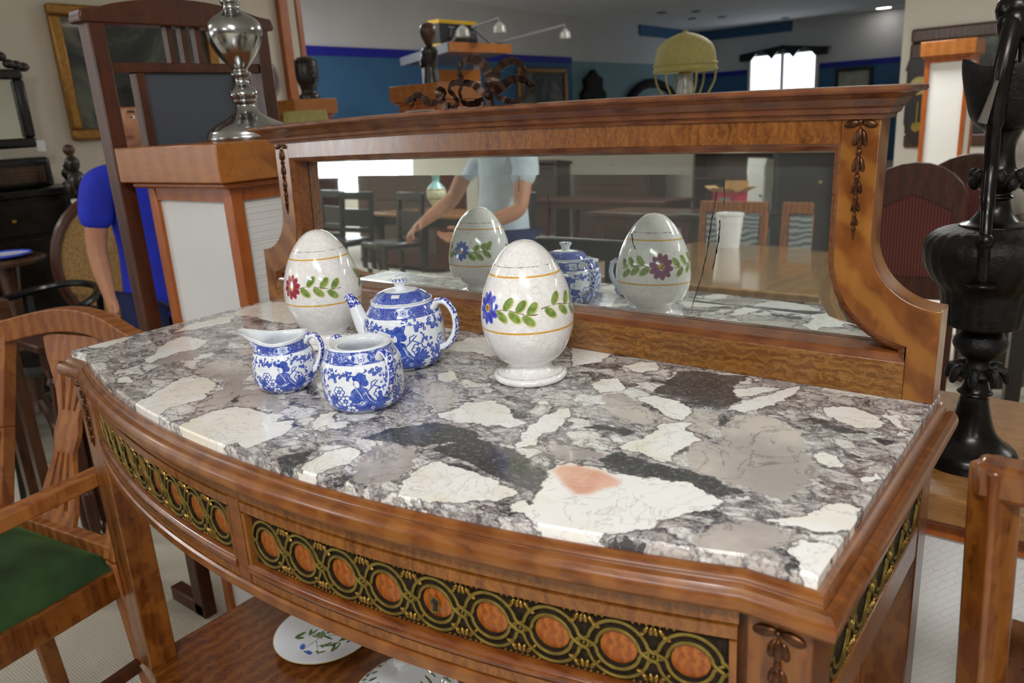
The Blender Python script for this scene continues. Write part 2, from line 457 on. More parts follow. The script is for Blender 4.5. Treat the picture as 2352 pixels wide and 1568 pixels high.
# short partition with the painting
YE = at_x(668, 100, -3.6).y
struct('wall_left', G().box(-3.72, -3.6, -0.8, YE, GZ, ZC), M['wall_warm'])
struct('trim_1', G().box(-3.62, -3.56, at_x(648, 100, -3.58).y, at_x(668, 100, -3.58).y, GZ, ZC), M['pine'], bev=0.004)
struct('wall_return', G().box(-3.70, -3.61, YE + 0.002, at_x(690, 100, -3.6).y, GZ, ZC), M['wall_warm'])
struct('trim_2', G().box(-3.72, -3.60, at_x(690, 100, -3.6).y + 0.002, at_x(702, 100, -3.6).y, GZ, ZC), M['pine'], bev=0.004)
# white wall on the right of the hall
struct('wall_partition_right', G().box(xpr, XR, 9.0, 9.15, GZ, ZC), M['wall_warm'])
# walls behind the photographer
struct('wall_front', G().box(XO, -13.4, YF - 0.2, YF, GZ, ZC).box(-9.8, XR, YF - 0.2, YF, GZ, ZC).box(-13.4, -9.8, YF - 0.2, YF, GZ, 0.5).box(-13.4, -9.8, YF - 0.2, YF, 2.45, ZC), M['wall_warm'])
struct('wall_outer_left', G().box(XO - 0.2, XO, YF, -0.8, GZ, ZC).box(XO, xw(-.8), -1.0, -0.8, GZ, ZC), M['wall_warm'])
M['sky_pane'] = emit('bright_sky_behind_glass', (236, 244, 255), 2.2)
def window(name, x0, x1, y, z0, z1, side, nmul):
    f = G()
    t = 0.06
    f.box(x0, x1, y - 0.05, y + 0.05, z0, z0 + t).box(x0, x1, y - 0.05, y + 0.05, z1 - t, z1)
    for i in range(nmul + 1):
        x = x0 + (x1 - x0 - t) * i / nmul
        f.box(x, x + t, y - 0.05, y + 0.05, z0 + t, z1 - t)
    o = struct(name, f, M['white'])
    for i in range(nmul):
        a = x0 + (x1 - x0 - t) * i / nmul + t; b = x0 + (x1 - x0 - t) * (i + 1) / nmul
        G().box(a, b, y + side * 0.02, y + side * 0.03, z0 + t, z1 - t).obj('pane', M['sky_pane'], o)
    return o
window('window_1', -13.4, -9.8, YF - 0.1, 0.5, 2.45, -1, 3)
wx0, wx1 = at_y(1722, 160, YW).x, at_y(1882, 160, YW).x
ws = at_y(1800, 135, YW).z
window('window_2', wx0, wx1, YW - 0.06, 0.55, ws + 0.15, 1, 2)
# scalloped dark pelmet above the far window
pel = thing('window_pelmet', 'black scalloped wooden pelmet over the bright far window', 'pelmet')
px0, px1 = at_y(1700, 140, YW - 0.2).x, at_y(1902, 130, YW - 0.2).x
zt = at_y(1800, 122, YW - 0.2).z
poly = [(px0, zt + 0.05), (px0, zt - 0.10), (px0 + 0.25, zt - 0.10)]
n = 3; wsc = (px1 - px0 - 0.5) / n
for k in range(n):
    for i in range(1, 9):
        t = i / 8.0
        poly.append((px0 + 0.25 + wsc * (k + t), zt - 0.10 + 0.17 * math.sin(PI * t)))
poly += [(px1, zt - 0.10), (px1, zt + 0.05)]
top = [(px1 - 0.3, zt + 0.08), ((px0 + px1) / 2, zt + 0.16), (px0 + 0.3, zt + 0.08)]
G().prism_y(poly + top, YW - 0.25, YW - 0.2).obj('scalloped_board', M['black'], pel)
G().box(px0, px1, YW - 0.2, YW - 0.02, zt + 0.02, zt + 0.05).obj('pelmet_shelf', M['black'], pel)

# ------------------------------------------------------------------ ceiling lights
def ceiling_panel(x, y, power, label, lx=1.25, ly=0.32):
    t = thing('ceiling_light', label, 'ceiling light', (x, y, ZC), 0, 'fluorescent ceiling fittings')
    G().box(-lx/2 - .03, lx/2 + .03, -ly/2 - .03, ly/2 + .03, -0.045, 0).obj('housing', M['white'], t, bev=0.004)
    G().box(-lx/2, lx/2, -ly/2, ly/2, -0.052, -0.046).obj('diffuser', M['bulb'], t)
    a = area('ceiling_lamp', (0, 0, -0.06), (0, 0, 0), lx, ly, power, (0.98, 0.99, 1.0)); a.parent = t
for i, (x, y, pw) in enumerate([(1.4, -1.5, 70), (-3.9, -0.9, 42), (0.9, -4.6, 56), (3.6, -3.0, 34), (-3.6, -4.8, 60), (-5.2, 3.4, 60), (-1.2, 5.6, 90), (2.8, 4.6, 42), (-9.0, -3.4, 60)]):
    ceiling_panel(x, y, pw, 'white fluorescent ceiling fitting, one of those above and behind the viewer')
dl = at_z(2030, 19, ZC - 0.01)
t = thing('ceiling_downlight', 'small bright recessed downlight in the far ceiling', 'ceiling light', (dl.x, dl.y, ZC))
G().lathe([(0.13, -0.002), (0.17, -0.012), (0.17, 0)], 28).obj('ring', M['white'], t)
G().lathe([(0.0, -0.006), (0.13, -0.006), (0.13, -0.001)], 28).obj('bulb', M['bulb'], t)
for (px, py) in ((1600, 25), (1658, 38), (1590, 42), (1804, 40), (1520, 28)):
    q = at_z(px, py, ZC)
    tag(G().lathe([(0.0, -0.02), (0.07, -0.02), (0.09, 0)], 16, (q.x, q.y, ZC)).obj('ceiling_sprinkler', M['grey']), 'small grey fitting dotted on the far ceiling', 'ceiling fitting', 'small ceiling fittings')

# ================================================================== the washstand
A = 0.66; XB = 0.602; SAG = 0.101; YFR = 0.4237; YB = 0.470
def yf(x):
    return -SAG * (1 - (x / XB) ** 2) if abs(x) < XB else 0.0
def bow(x0, x1, n):
    return [(x0 + (x1 - x0) * i / n, yf(x0 + (x1 - x0) * i / n)) for i in range(n + 1)]
def lean(v):
    # the upper members carry a slight camber, highest in the middle
    z = v.z + .0085 * max(0.0, 1 - (v.x / .60) ** 2) * min(1.0, max(0.0, (v.z - 1.115) / .08))
    return Vector((v.x, v.y + (v.z - H) * math.tan(LEAN), z))
XS_ = [.535 - .535 * i / 12 for i in range(13)]
WS = thing('washstand', 'bow-fronted satinwood washstand with brass ring frieze and mirror back', 'washstand')
full = [(A, YB), (A, 0)] + bow(XB, -XB, 56) + [(-A, 0), (-A, YB)]
P_TOP = [(-.03, H - .022), (-.0015, H - .022), (-.0015, H - .0125), (.0035, H - .0115), (.0062, H - .0130), (.0072, H - .0170), (.0085, H - .0190), (.0072, H - .0205), (.0085, H - .0222), (.0108, H - .0205),
         (.0165, H - .0215), (.0205, H - .0260), (.0225, H - .0325), (.0215, H - .0390), (.0175, H - .0440), (.0150, H - .0450), (.0135, H - .0470), (-.03, H - .0470)]
G().sweep(full, P_TOP).obj('top_moulding', M['satin_plain'], WS, ang=28)
inner = [(A - .014, YB), (A - .014, .02)] + bow(XB - .002, -XB + .002, 56) + [(-A + .014, .02), (-A + .014, YB)]
G().sweep(full, [(-.028, H - .195), (-.013, H - .195), (-.013, H - .047), (-.028, H - .047)]).obj('carcass', M['satin_leg'], WS)
front = bow(XB - .004, -XB + .004, 52)
G().sweep(front, [(-.013, H - .066), (.003, H - .066), (.0035, H - .047), (-.013, H - .047)]).obj('fascia', M['satin'], WS)
G().sweep(front, [(-.013, H - .199), (.004, H - .199), (.009, H - .195), (.009, H - .183), (.006, H - .181), (-.013, H - .181)]).obj('apron_rail', M['satin_plain'], WS, ang=28)
G().sweep(bow(.0115, -.0115, 4), [(-.013, H - .181), (.0055, H - .181), (.0055, H - .066), (-.013, H - .066)]).obj('muntin', M['satin_plain'], WS)
# lower shelf
shelf = [(A - .01, .44), (A - .01, .005)] + bow(XB - .01, -XB + .01, 40) + [(-A + .01, .005), (-A + .01, .44)]
g = G().prism_z(shelf, .176, .199)
g.sweep(shelf, [(-.01, .170), (.004, .170), (.010, .177), (.012, .186), (.006, .192), (.004, .1985), (-.01, .1985)])
g.obj('lower_shelf', M['satin_leg'], WS, ang=30)
for sx in (-1, 1):
    for (y0, y1) in ((-.006, .050), (.405, .455)):
        x0, x1 = sorted((sx * (A - .054), sx * (A + .001)))
        G().box(x0, x1, y0, y1, .199, H - .047).box(x0 + .006, x1 - .006, y0 + .006, y1 - .006, GZ, .171).obj('leg', M['satin_leg'], WS, bev=.0025)

# ---- brass frieze: one ring, one eyelet, one leaf cluster, one roundel, shared by all copies
L = 0.0645; RM = 0.0255
def strand(sgn):
    pts = [(-L / 2, 0)] + [(RM * math.cos(math.radians(q)), sgn * RM * math.sin(math.radians(q))) for q in range(172, 7, -8)] + [(L / 2, 0)]
    c = smooth([(x, z, 0) for x, z in pts], 2)
    return c
g = G()
for sgn in (1, -1):
    c = strand(sgn)
    for off in (-.0043, .0043):
        path = []
        for i, q in enumerate(c):
            a = c[max(0, i - 1)]; b = c[min(len(c) - 1, i + 1)]
            d = (b - a).normalized()
            t = q.x / (L / 2)
            path.append((q.x - d.y * off, -.0012 - (.0007 * sgn * math.sin(t * PI / 2)), q.y + d.x * off))
        g.tube(path, .0019, 6, nrm=(0, 1, 0), flat=.6)
ringm = g.obj('guilloche_ring', M['brass'])
g = G().tube([(.0046 * math.cos(2 * PI * i / 14), -.0016, .0046 * math.sin(2 * PI * i / 14)) for i in range(14)], .0014, 5, closed=True, nrm=(0, 1, 0))
g.ball((0, -.001, 0), .0016, 8, 5)
eyem = g.obj('eyelet', M['brass'])
g = G()
for s in (1,):
    for i, a in enumerate((-64, -36, -12, 12, 36, 64)):
        r = .0085 if abs(a) < 30 else .0105
        q = math.radians(a)
        Mx = Matrix.Rotation(-q * s, 3, 'Y')
        g.ball((r * 1.25 * math.sin(q), -.0012, s * (.0145 + r * math.cos(q) * 1.25)), (.0026, .0026, .0050), 8, 6, Mx)
    for i in range(-3, 4):
        g.ball((i * .0062, -.001, s * .0315), (.0017, .0016, .0017), 6, 5)
leafm = g.obj('leaf_cluster', M['brass_dark'])
g = G().lathe([(0.0, 0.0), (.0160, 0.0), (.0194, -.0012), (.0194, -.006)], 28, M=Matrix.Rotation(PI / 2, 4, 'X'))
rndm = g.obj('roundel', M['roundel'])
for q in (ringm, eyem, leafm, rndm): COL.objects.unlink(q)
def place(x, off):
    e = 1e-3; dx = 2 * e; dy = yf(x + e) - yf(x - e)
    ang = math.atan2(dy, dx); nx, ny = dy / math.hypot(dx, dy), -dx / math.hypot(dx, dy)
    return Matrix.Translation((x + nx * off, yf(x) + ny * off, H - .117)) @ Matrix.Rotation(ang, 4, 'Z')
ZF0, ZF1 = H - .152, H - .083
for s in (1, -1):
    x0, x1 = s * .0135, s * (XB - .005)
    pth = bow(max(x0, x1), min(x0, x1), 28)
    g = G()
    g.sweep(pth, [(-.012, ZF1), (.0015, ZF1), (.005, ZF1 + .003), (.005, H - .068), (-.012, H - .068)])
    g.sweep(pth, [(-.012, H - .179), (.005, H - .179), (.005, H - .168), (-.012, H - .168)])
    drawer = g.obj('drawer', M['satin'], WS, ang=28)
    for (a, b) in ((x0, x0 + s * .006), (x1 - s * .006, x1)):
        G().sweep(bow(max(a, b), min(a, b), 2), [(-.012, H - .168), (.005, H - .168), (.005, ZF1), (-.012, ZF1)]).obj('drawer_edge', M['satin_plain'], drawer)
    G().sweep(pth, [(-.012, H - .168), (.003, H - .168), (.007, H - .165), (.0085, H - .160), (.007, H - .155), (.003, ZF0), (-.012, ZF0)]).obj('bead_moulding', M['satin_red'], drawer, ang=60)
    G().sweep(pth, [(-.012, ZF0), (-.004, ZF0), (-.004, ZF1), (-.012, ZF1)]).obj('frieze_ground', M['brass_back'], drawer)
    n = 9; step = (XB - .005 - .0135 - .012) / n
    for k in range(n):
        x = s * (.0135 + .006 + step * (k + .5))
        inst('guilloche_ring', ringm, drawer, place(x, -.0015) @ Matrix.Scale(step / L, 4, (1, 0, 0)))
        inst('roundel', rndm, drawer, place(x, -.0035))
        if k < n - 1:
            inst('eyelet', eyem, drawer, place(x + s * step / 2, -.0015))
        if k < n - 1:
            for rr_ in (0, PI): inst('leaf_cluster', leafm, drawer, place(x + s * step / 2, -.0030) @ Matrix.Rotation(rr_, 4, 'Y'))
        if k == 4:
            Mk = place(x, .0004)
            key = G().lathe([(0, 0), (.0036, 0), (.0036, .001)], 16, M=Matrix.Rotation(PI / 2, 4, 'X') @ Matrix.Translation((0, .0035, 0)))
            key.prism_y([(-.0012, .002), (.0012, .002), (.0030, -.0075), (-.0030, -.0075)], -.001, 0.0)
            o = key.obj('keyhole', M['black'], drawer); o.matrix_basis = Mk
            esc = []
            for i in range(24):
                t = 2 * PI * i / 24
                esc.append((.0052 * math.cos(t) * (1 if math.sin(t) > -.4 else .85), -.0004, .0030 + .0052 * math.sin(t) if math.sin(t) > -.4 else -.0085 - .0012 * math.sin(t * 2)))
            o = G().tube(esc, .0008, 5, closed=True, nrm=(0, 1, 0)).obj('escutcheon', M['brass'], drawer); o.matrix_basis = Mk
# side panels with the same frieze
for s in (1, -1):
    xs = s * (A - .012)
    x0, x1 = sorted((xs, s * (A - .004)))
    g = G().box(x0, s * A if s > 0 else x1, .052, .404, H - .083, H - .047) if s > 0 else G().box(-A, x1, .052, .404, H - .083, H - .047)
    g.box(min(xs, s * A), max(xs, s * A), .052, .404, H - .195, H - .152)
    side = g.obj('side_panel', M['satin_plain'], WS, bev=.0015)
    G().box(min(xs, s * (A - .004)), max(xs, s * (A - .004)), .052, .404, H - .152, H - .083).obj('frieze_ground', M['brass_back'], side)
    for k in range(5):
        y = .052 + .0704 * (k + .5)
        Mx = Matrix.Translation((s * (A - .0025), y, H - .117)) @ Matrix.Rotation(s * PI / 2, 4, 'Z')
        inst('guilloche_ring', ringm, side, Mx @ Matrix.Scale(.0704 / L, 4, (1, 0, 0)))
        inst('roundel', rndm, side, Mx @ Matrix.Translation((0, .002, 0)))
        if k < 4:
            inst('eyelet', eyem, side, Matrix.Translation((0, .0352, 0)) @ Mx)
            [inst('leaf_cluster', leafm, side, Matrix.Translation((0, .0352, 0)) @ Mx @ Matrix.Rotation(rr_, 4, 'Y')) for rr_ in (0, PI)]

# ---- bell-flower mounts
def husk(g, cx, cz, h, wd, y):
    for dx, k in ((-.42, .8), (.42, .8), (0, 1.0)):
        Mx = Matrix.Rotation(-dx * .55, 3, 'Y')
        g.ball((cx + dx * wd, y - (.002 if dx == 0 else 0), cz - h * .5), (wd * .34, .0032, h * .5 * k), 10, 8, Mx)
def garland(parent, cx, cz, tot, wd, y, fn=None, mat=None):
    hs = [.26, .24, .20, .17, .13]
    base = G()
    base.ball((cx, y - .003, cz), (.003, .003, .003), 8, 6)
    for s in (-1, 1):
        base.ball((cx + s * wd * .95, y - .0012, cz - .002), (wd * .85, .003, wd * .42), 12, 8, Matrix.Rotation(s * .22, 3, 'Y'))
    if fn: base.xf(fn)
    b = base.obj('garland_mount', mat, parent)
    z = cz - wd * .5
    for i, f in enumerate(hs):
        h = f * tot; q = G()
        husk(q, cx, z, h * .82, wd * (1 - .13 * i), y)
        q.ball((cx, y - .002, z - h * .92), (.0034 * (1 - .1 * i), .003, .0042), 8, 6)
        if i == 4: q.lathe([(.0028, -h * .9), (.0014, -h * 1.3), (.0002, -h * 1.9)], 8, (cx, y - .001, z))
        if fn: q.xf(fn)
        q.obj('bellflower', mat, b); z -= h
for s in (-1, 1):
    garland(WS, s * (A - .026), H - .058, .105, .0125, -.006, None, M['ormolu'])

# ---- mirror back, leaning a little
def wing(s):
    out = [(.6593, H), (.6593, .9725)] + arc(.6593, 1.0555, .083, -90, -180, 14)[1:] + [(.5785, 1.196)]
    inn = [(.5350, 1.196), (.5350, 1.030)] + arc(.6400, 1.030, .105, 180, 262, 14)[1:] + [(.6253, H)]
    return [(s * x, z) for x, z in out + inn]
TH = .042
stiles = []
for s in (-1, 1):
    st = G().prism_y(wing(s), YFR, YFR + TH).xf(lean).obj('stile', M['satin_stile'], WS, bev=.0012); stiles.append(st)
    garland(st, s * .5565, 1.187, .118, .0105, YFR, lean, M['ormolu'])
tp_ = [x for x in XS_] + [-x for x in XS_[::-1][1:]]
G().prism_y([(x, 1.163) for x in tp_] + [(x, 1.196) for x in tp_[::-1]], YFR, YFR + TH).xf(lean).obj('top_rail', M['satin'], WS)
G().box(-.6253, .6253, YFR - .0005, YFR + TH, H, .9065).xf(lean).obj('bottom_rail', M['satin_pale'], WS, bev=.0008)
G().box(-.655, .655, YFR + TH, YFR + TH + .008, H, .968).box(-.575, .575, YFR + TH, YFR + TH + .008, .968, 1.196).xf(lean).obj('back_board', M['satin_leg'], WS)
# opening outline and the bead round the glass
half = [(0, .9065), (.6240, .9065), (.6240, .9260)] + arc(.6400, 1.030, .105, 261, 180, 14) + [(x, 1.163) for x in XS_]
loop = half + [(-x, z) for x, z in half[::-1] if x > 0]
def inset(poly, d):
    n = len(poly); out = []
    for i in range(n):
        p, q, r = Vector(poly[i - 1]), Vector(poly[i]), Vector(poly[(i + 1) % n])
        d1 = (q - p); d2 = (r - q)
        if d1.length < 1e-7: d1 = d2
        if d2.length < 1e-7: d2 = d1
        d1.normalize(); d2.normalize()
        m = Vector((-d1.y, d1.x)) + Vector((-d2.y, d2.x)); m = m / max(.35, m.length_squared / 2)
        out.append((q.x + m.x * d, q.y + m.y * d))
    return out
l0, l1, l2, l3 = loop, inset(loop, .004), inset(loop, .0085), inset(loop, .0125)
g = G(); n = len(loop); vs = []
YM_ = 0.4585
ys = (YFR + .001, YFR + .003, YFR + .0075, YM_ - .0003)
for lp, y in zip((l0, l1, l2, l3), ys): vs += [(x, y, z) for x, z in lp]
vs += [(x, YFR + .0015, z) for x, z in inset(loop, -.0005)]
fs = []
for j in range(3): fs += [(j * n + i, j * n + (i + 1) % n, (j + 1) * n + (i + 1) % n, (j + 1) * n + i) for i in range(n)]
g.add(vs[:4 * n], fs); g.xf(lean).obj('glass_bead', M['satin_red'], WS, ang=25)
# glass: flat middle and ground bevel
g = G(); lo = inset(loop, .004)
B_ = .0385; rb_ = .105 + B_; a_ = math.degrees(math.asin((1.030 - .9065 - B_) / rb_)); xc_ = .640 - rb_ * math.cos(math.radians(a_))
hl = [(0, .9065 + B_), (xc_ - .0004, .9065 + B_), (xc_ - .0002, .9065 + B_)] + arc(.640, 1.030, rb_, 180 + a_, 180, 14) + [(x * (.535 - B_) / .535, 1.163 - B_) for x in XS_]
li = hl + [(-x, z) for x, z in hl[::-1] if x > 0]
YM = 0.4585
vs = [(x, YM + .0011, z) for x, z in lo] + [(x, YM, z) for x, z in li]
fs = [(i, (i + 1) % n, n + (i + 1) % n, n + i) for i in range(n)] + [tuple(n + i for i in range(n))]
# re-level the glass so that its plane passes through YM at the marble and leans like the frame
mir = g.add(vs, fs).xf(lean).obj('mirror_glass', M['mirror'], WS, ang=1)
# tarnish where the silvering has cracked
def on_glass(px, py):
    d = ray(px, py); nrm = Vector((0, -math.cos(LEAN), math.sin(LEAN))); p0 = Vector((0, YM - .0006, H))
    return _C + d * ((p0 - _C).dot(nrm) / d.dot(nrm))
for pts, wd in (([(1645, 440), (1641, 470), (1632, 520), (1624, 575), (1612, 630), (1601, 668)], .0007), ([(1653, 505), (1651, 540), (1645, 580), (1637, 620)], .0008),
                ([(1258, 445), (1262, 475), (1263, 505)], .0005), ([(1600, 666), (1593, 690), (1588, 708)], .0004), ([(1662, 408), (1664, 470)], .0003), ([(1451, 536), (1454, 560), (1459, 572)], .0006), ([(1193, 405), (1191, 440)], .0003)):
    q = [on_glass(*p) for p in pts]
    rp = smooth(q, 8); g = G()
    rs = [wd * random.uniform(.25, 1.3) for _ in rp]
    jit = [p + Vector((random.uniform(-1, 1) * .0006, 0, 0)) for p in rp]
    g.strip(jit, [(r, 0, 0) for r in rs], .0001, [(0, 1, 0)] * len(rp)).obj('tarnish_streak', M['black'], mir)
# cornice
P_COR = [(-.03, 1.190), (.003, 1.190), (.0045, 1.1945), (.009, 1.1965), (.011, 1.202), (.0145, 1.2045), (.019, 1.2125), (.027, 1.2175), (.0345, 1.2190), (.0362, 1.2215), (.0355, 1.2250), (.030, 1.2270), (-.03, 1.2270)]
cpath = [(.5785, YFR + TH + .008), *[(.5785 - 1.157 * i / 26, YFR) for i in range(27)], (-.5785, YFR + TH + .008)]
g = G().sweep(cpath, P_COR)
cx_ = [.56 - 1.12 * i / 24 for i in range(25)]
g.prism_y([(x, 1.190) for x in cx_] + [(x, 1.2269) for x in cx_[::-1]], YFR + .02, YFR + TH + .008)
g.xf(lean).obj('cornice', M['satin_red'], WS, ang=20)
# ribbon crest
def zp(X, Y): return at_y(900 + X / 6.533, 110 + 4 + Y / 6.533, .452)
crest = None
for pts, wv in (([(1430, 650), (1470, 480), (1440, 330), (1330, 190), (1190, 140), (1060, 190), (1010, 300), (1040, 420), (1085, 490)], 1.25),
            ([(1400, 700), (1290, 570), (1180, 510), (1060, 510), (1022, 610), (1040, 740), (1100, 805), (1230, 815), (1380, 730)], 1.0),
            ([(1500, 640), (1550, 480), (1580, 320), (1680, 210), (1820, 165), (1950, 230), (1995, 340), (1960, 410)], 1.1),
            ([(1530, 670), (1640, 570), (1760, 470), (1900, 430), (2040, 480), (2130, 580), (2060, 605)], 1.2),
            ([(2000, 480), (1995, 640), (1940, 735), (1800, 775), (1680, 745), (1550, 690)], .8),
            ([(1085, 490), (980, 490), (890, 520), (860, 600), (940, 700), (990, 800), (920, 870), (830, 875), (760, 780), (700, 640), (760, 600), (800, 670), (760, 740)], 1.0),
            ([(700, 760), (640, 800), (560, 800), (450, 710), (370, 680), (290, 730), (190, 800)], 1.0), ([(390, 690), (330, 780), (275, 885)], .8)):
    rp = smooth([zp(*p) for p in pts], 10); m = len(rp); wid = []; nr = []
    for i in range(m):
        d = (rp[min(m - 1, i + 1)] - rp[max(0, i - 1)]).normalized()
        nn = Vector((d.z, 0, -d.x))
        wob = math.sin(i * .8) * .0006
        rp[i] = rp[i] + nn * wob * .6 + Vector((0, math.sin(i * .55) * .0010, 0))
        wid.append((Vector((0, .0030, 0)) + nn * (.0052 * wv)) * (1.0 if 4 < i < m - 5 else .6)); nr.append(nn.cross(d) * .9 + nn * .1)
    o = G().strip(rp, wid, .0011, nr).obj('ribbon_loop' if crest else 'ribbon_crest', M['ribbon'], crest or WS, ang=60)
    if crest is None: crest = o
kz = zp(1460, 680)
zb_ = 1.2335
G().box(kz.x - .005, kz.x + .005, .449, .457, zb_, kz.z).box(kz.x - .095, kz.x - .089, .449, .457, zb_, zb_ + .012).obj('ribbon_peg', M['ribbon'], crest)
G().ball(kz, (.0075, .009, .008), 12, 8).ball(kz + Vector((.004, -.006, -.001)), (.004, .004, .007), 8, 6).obj('ribbon_knot', M['ribbon'], crest)

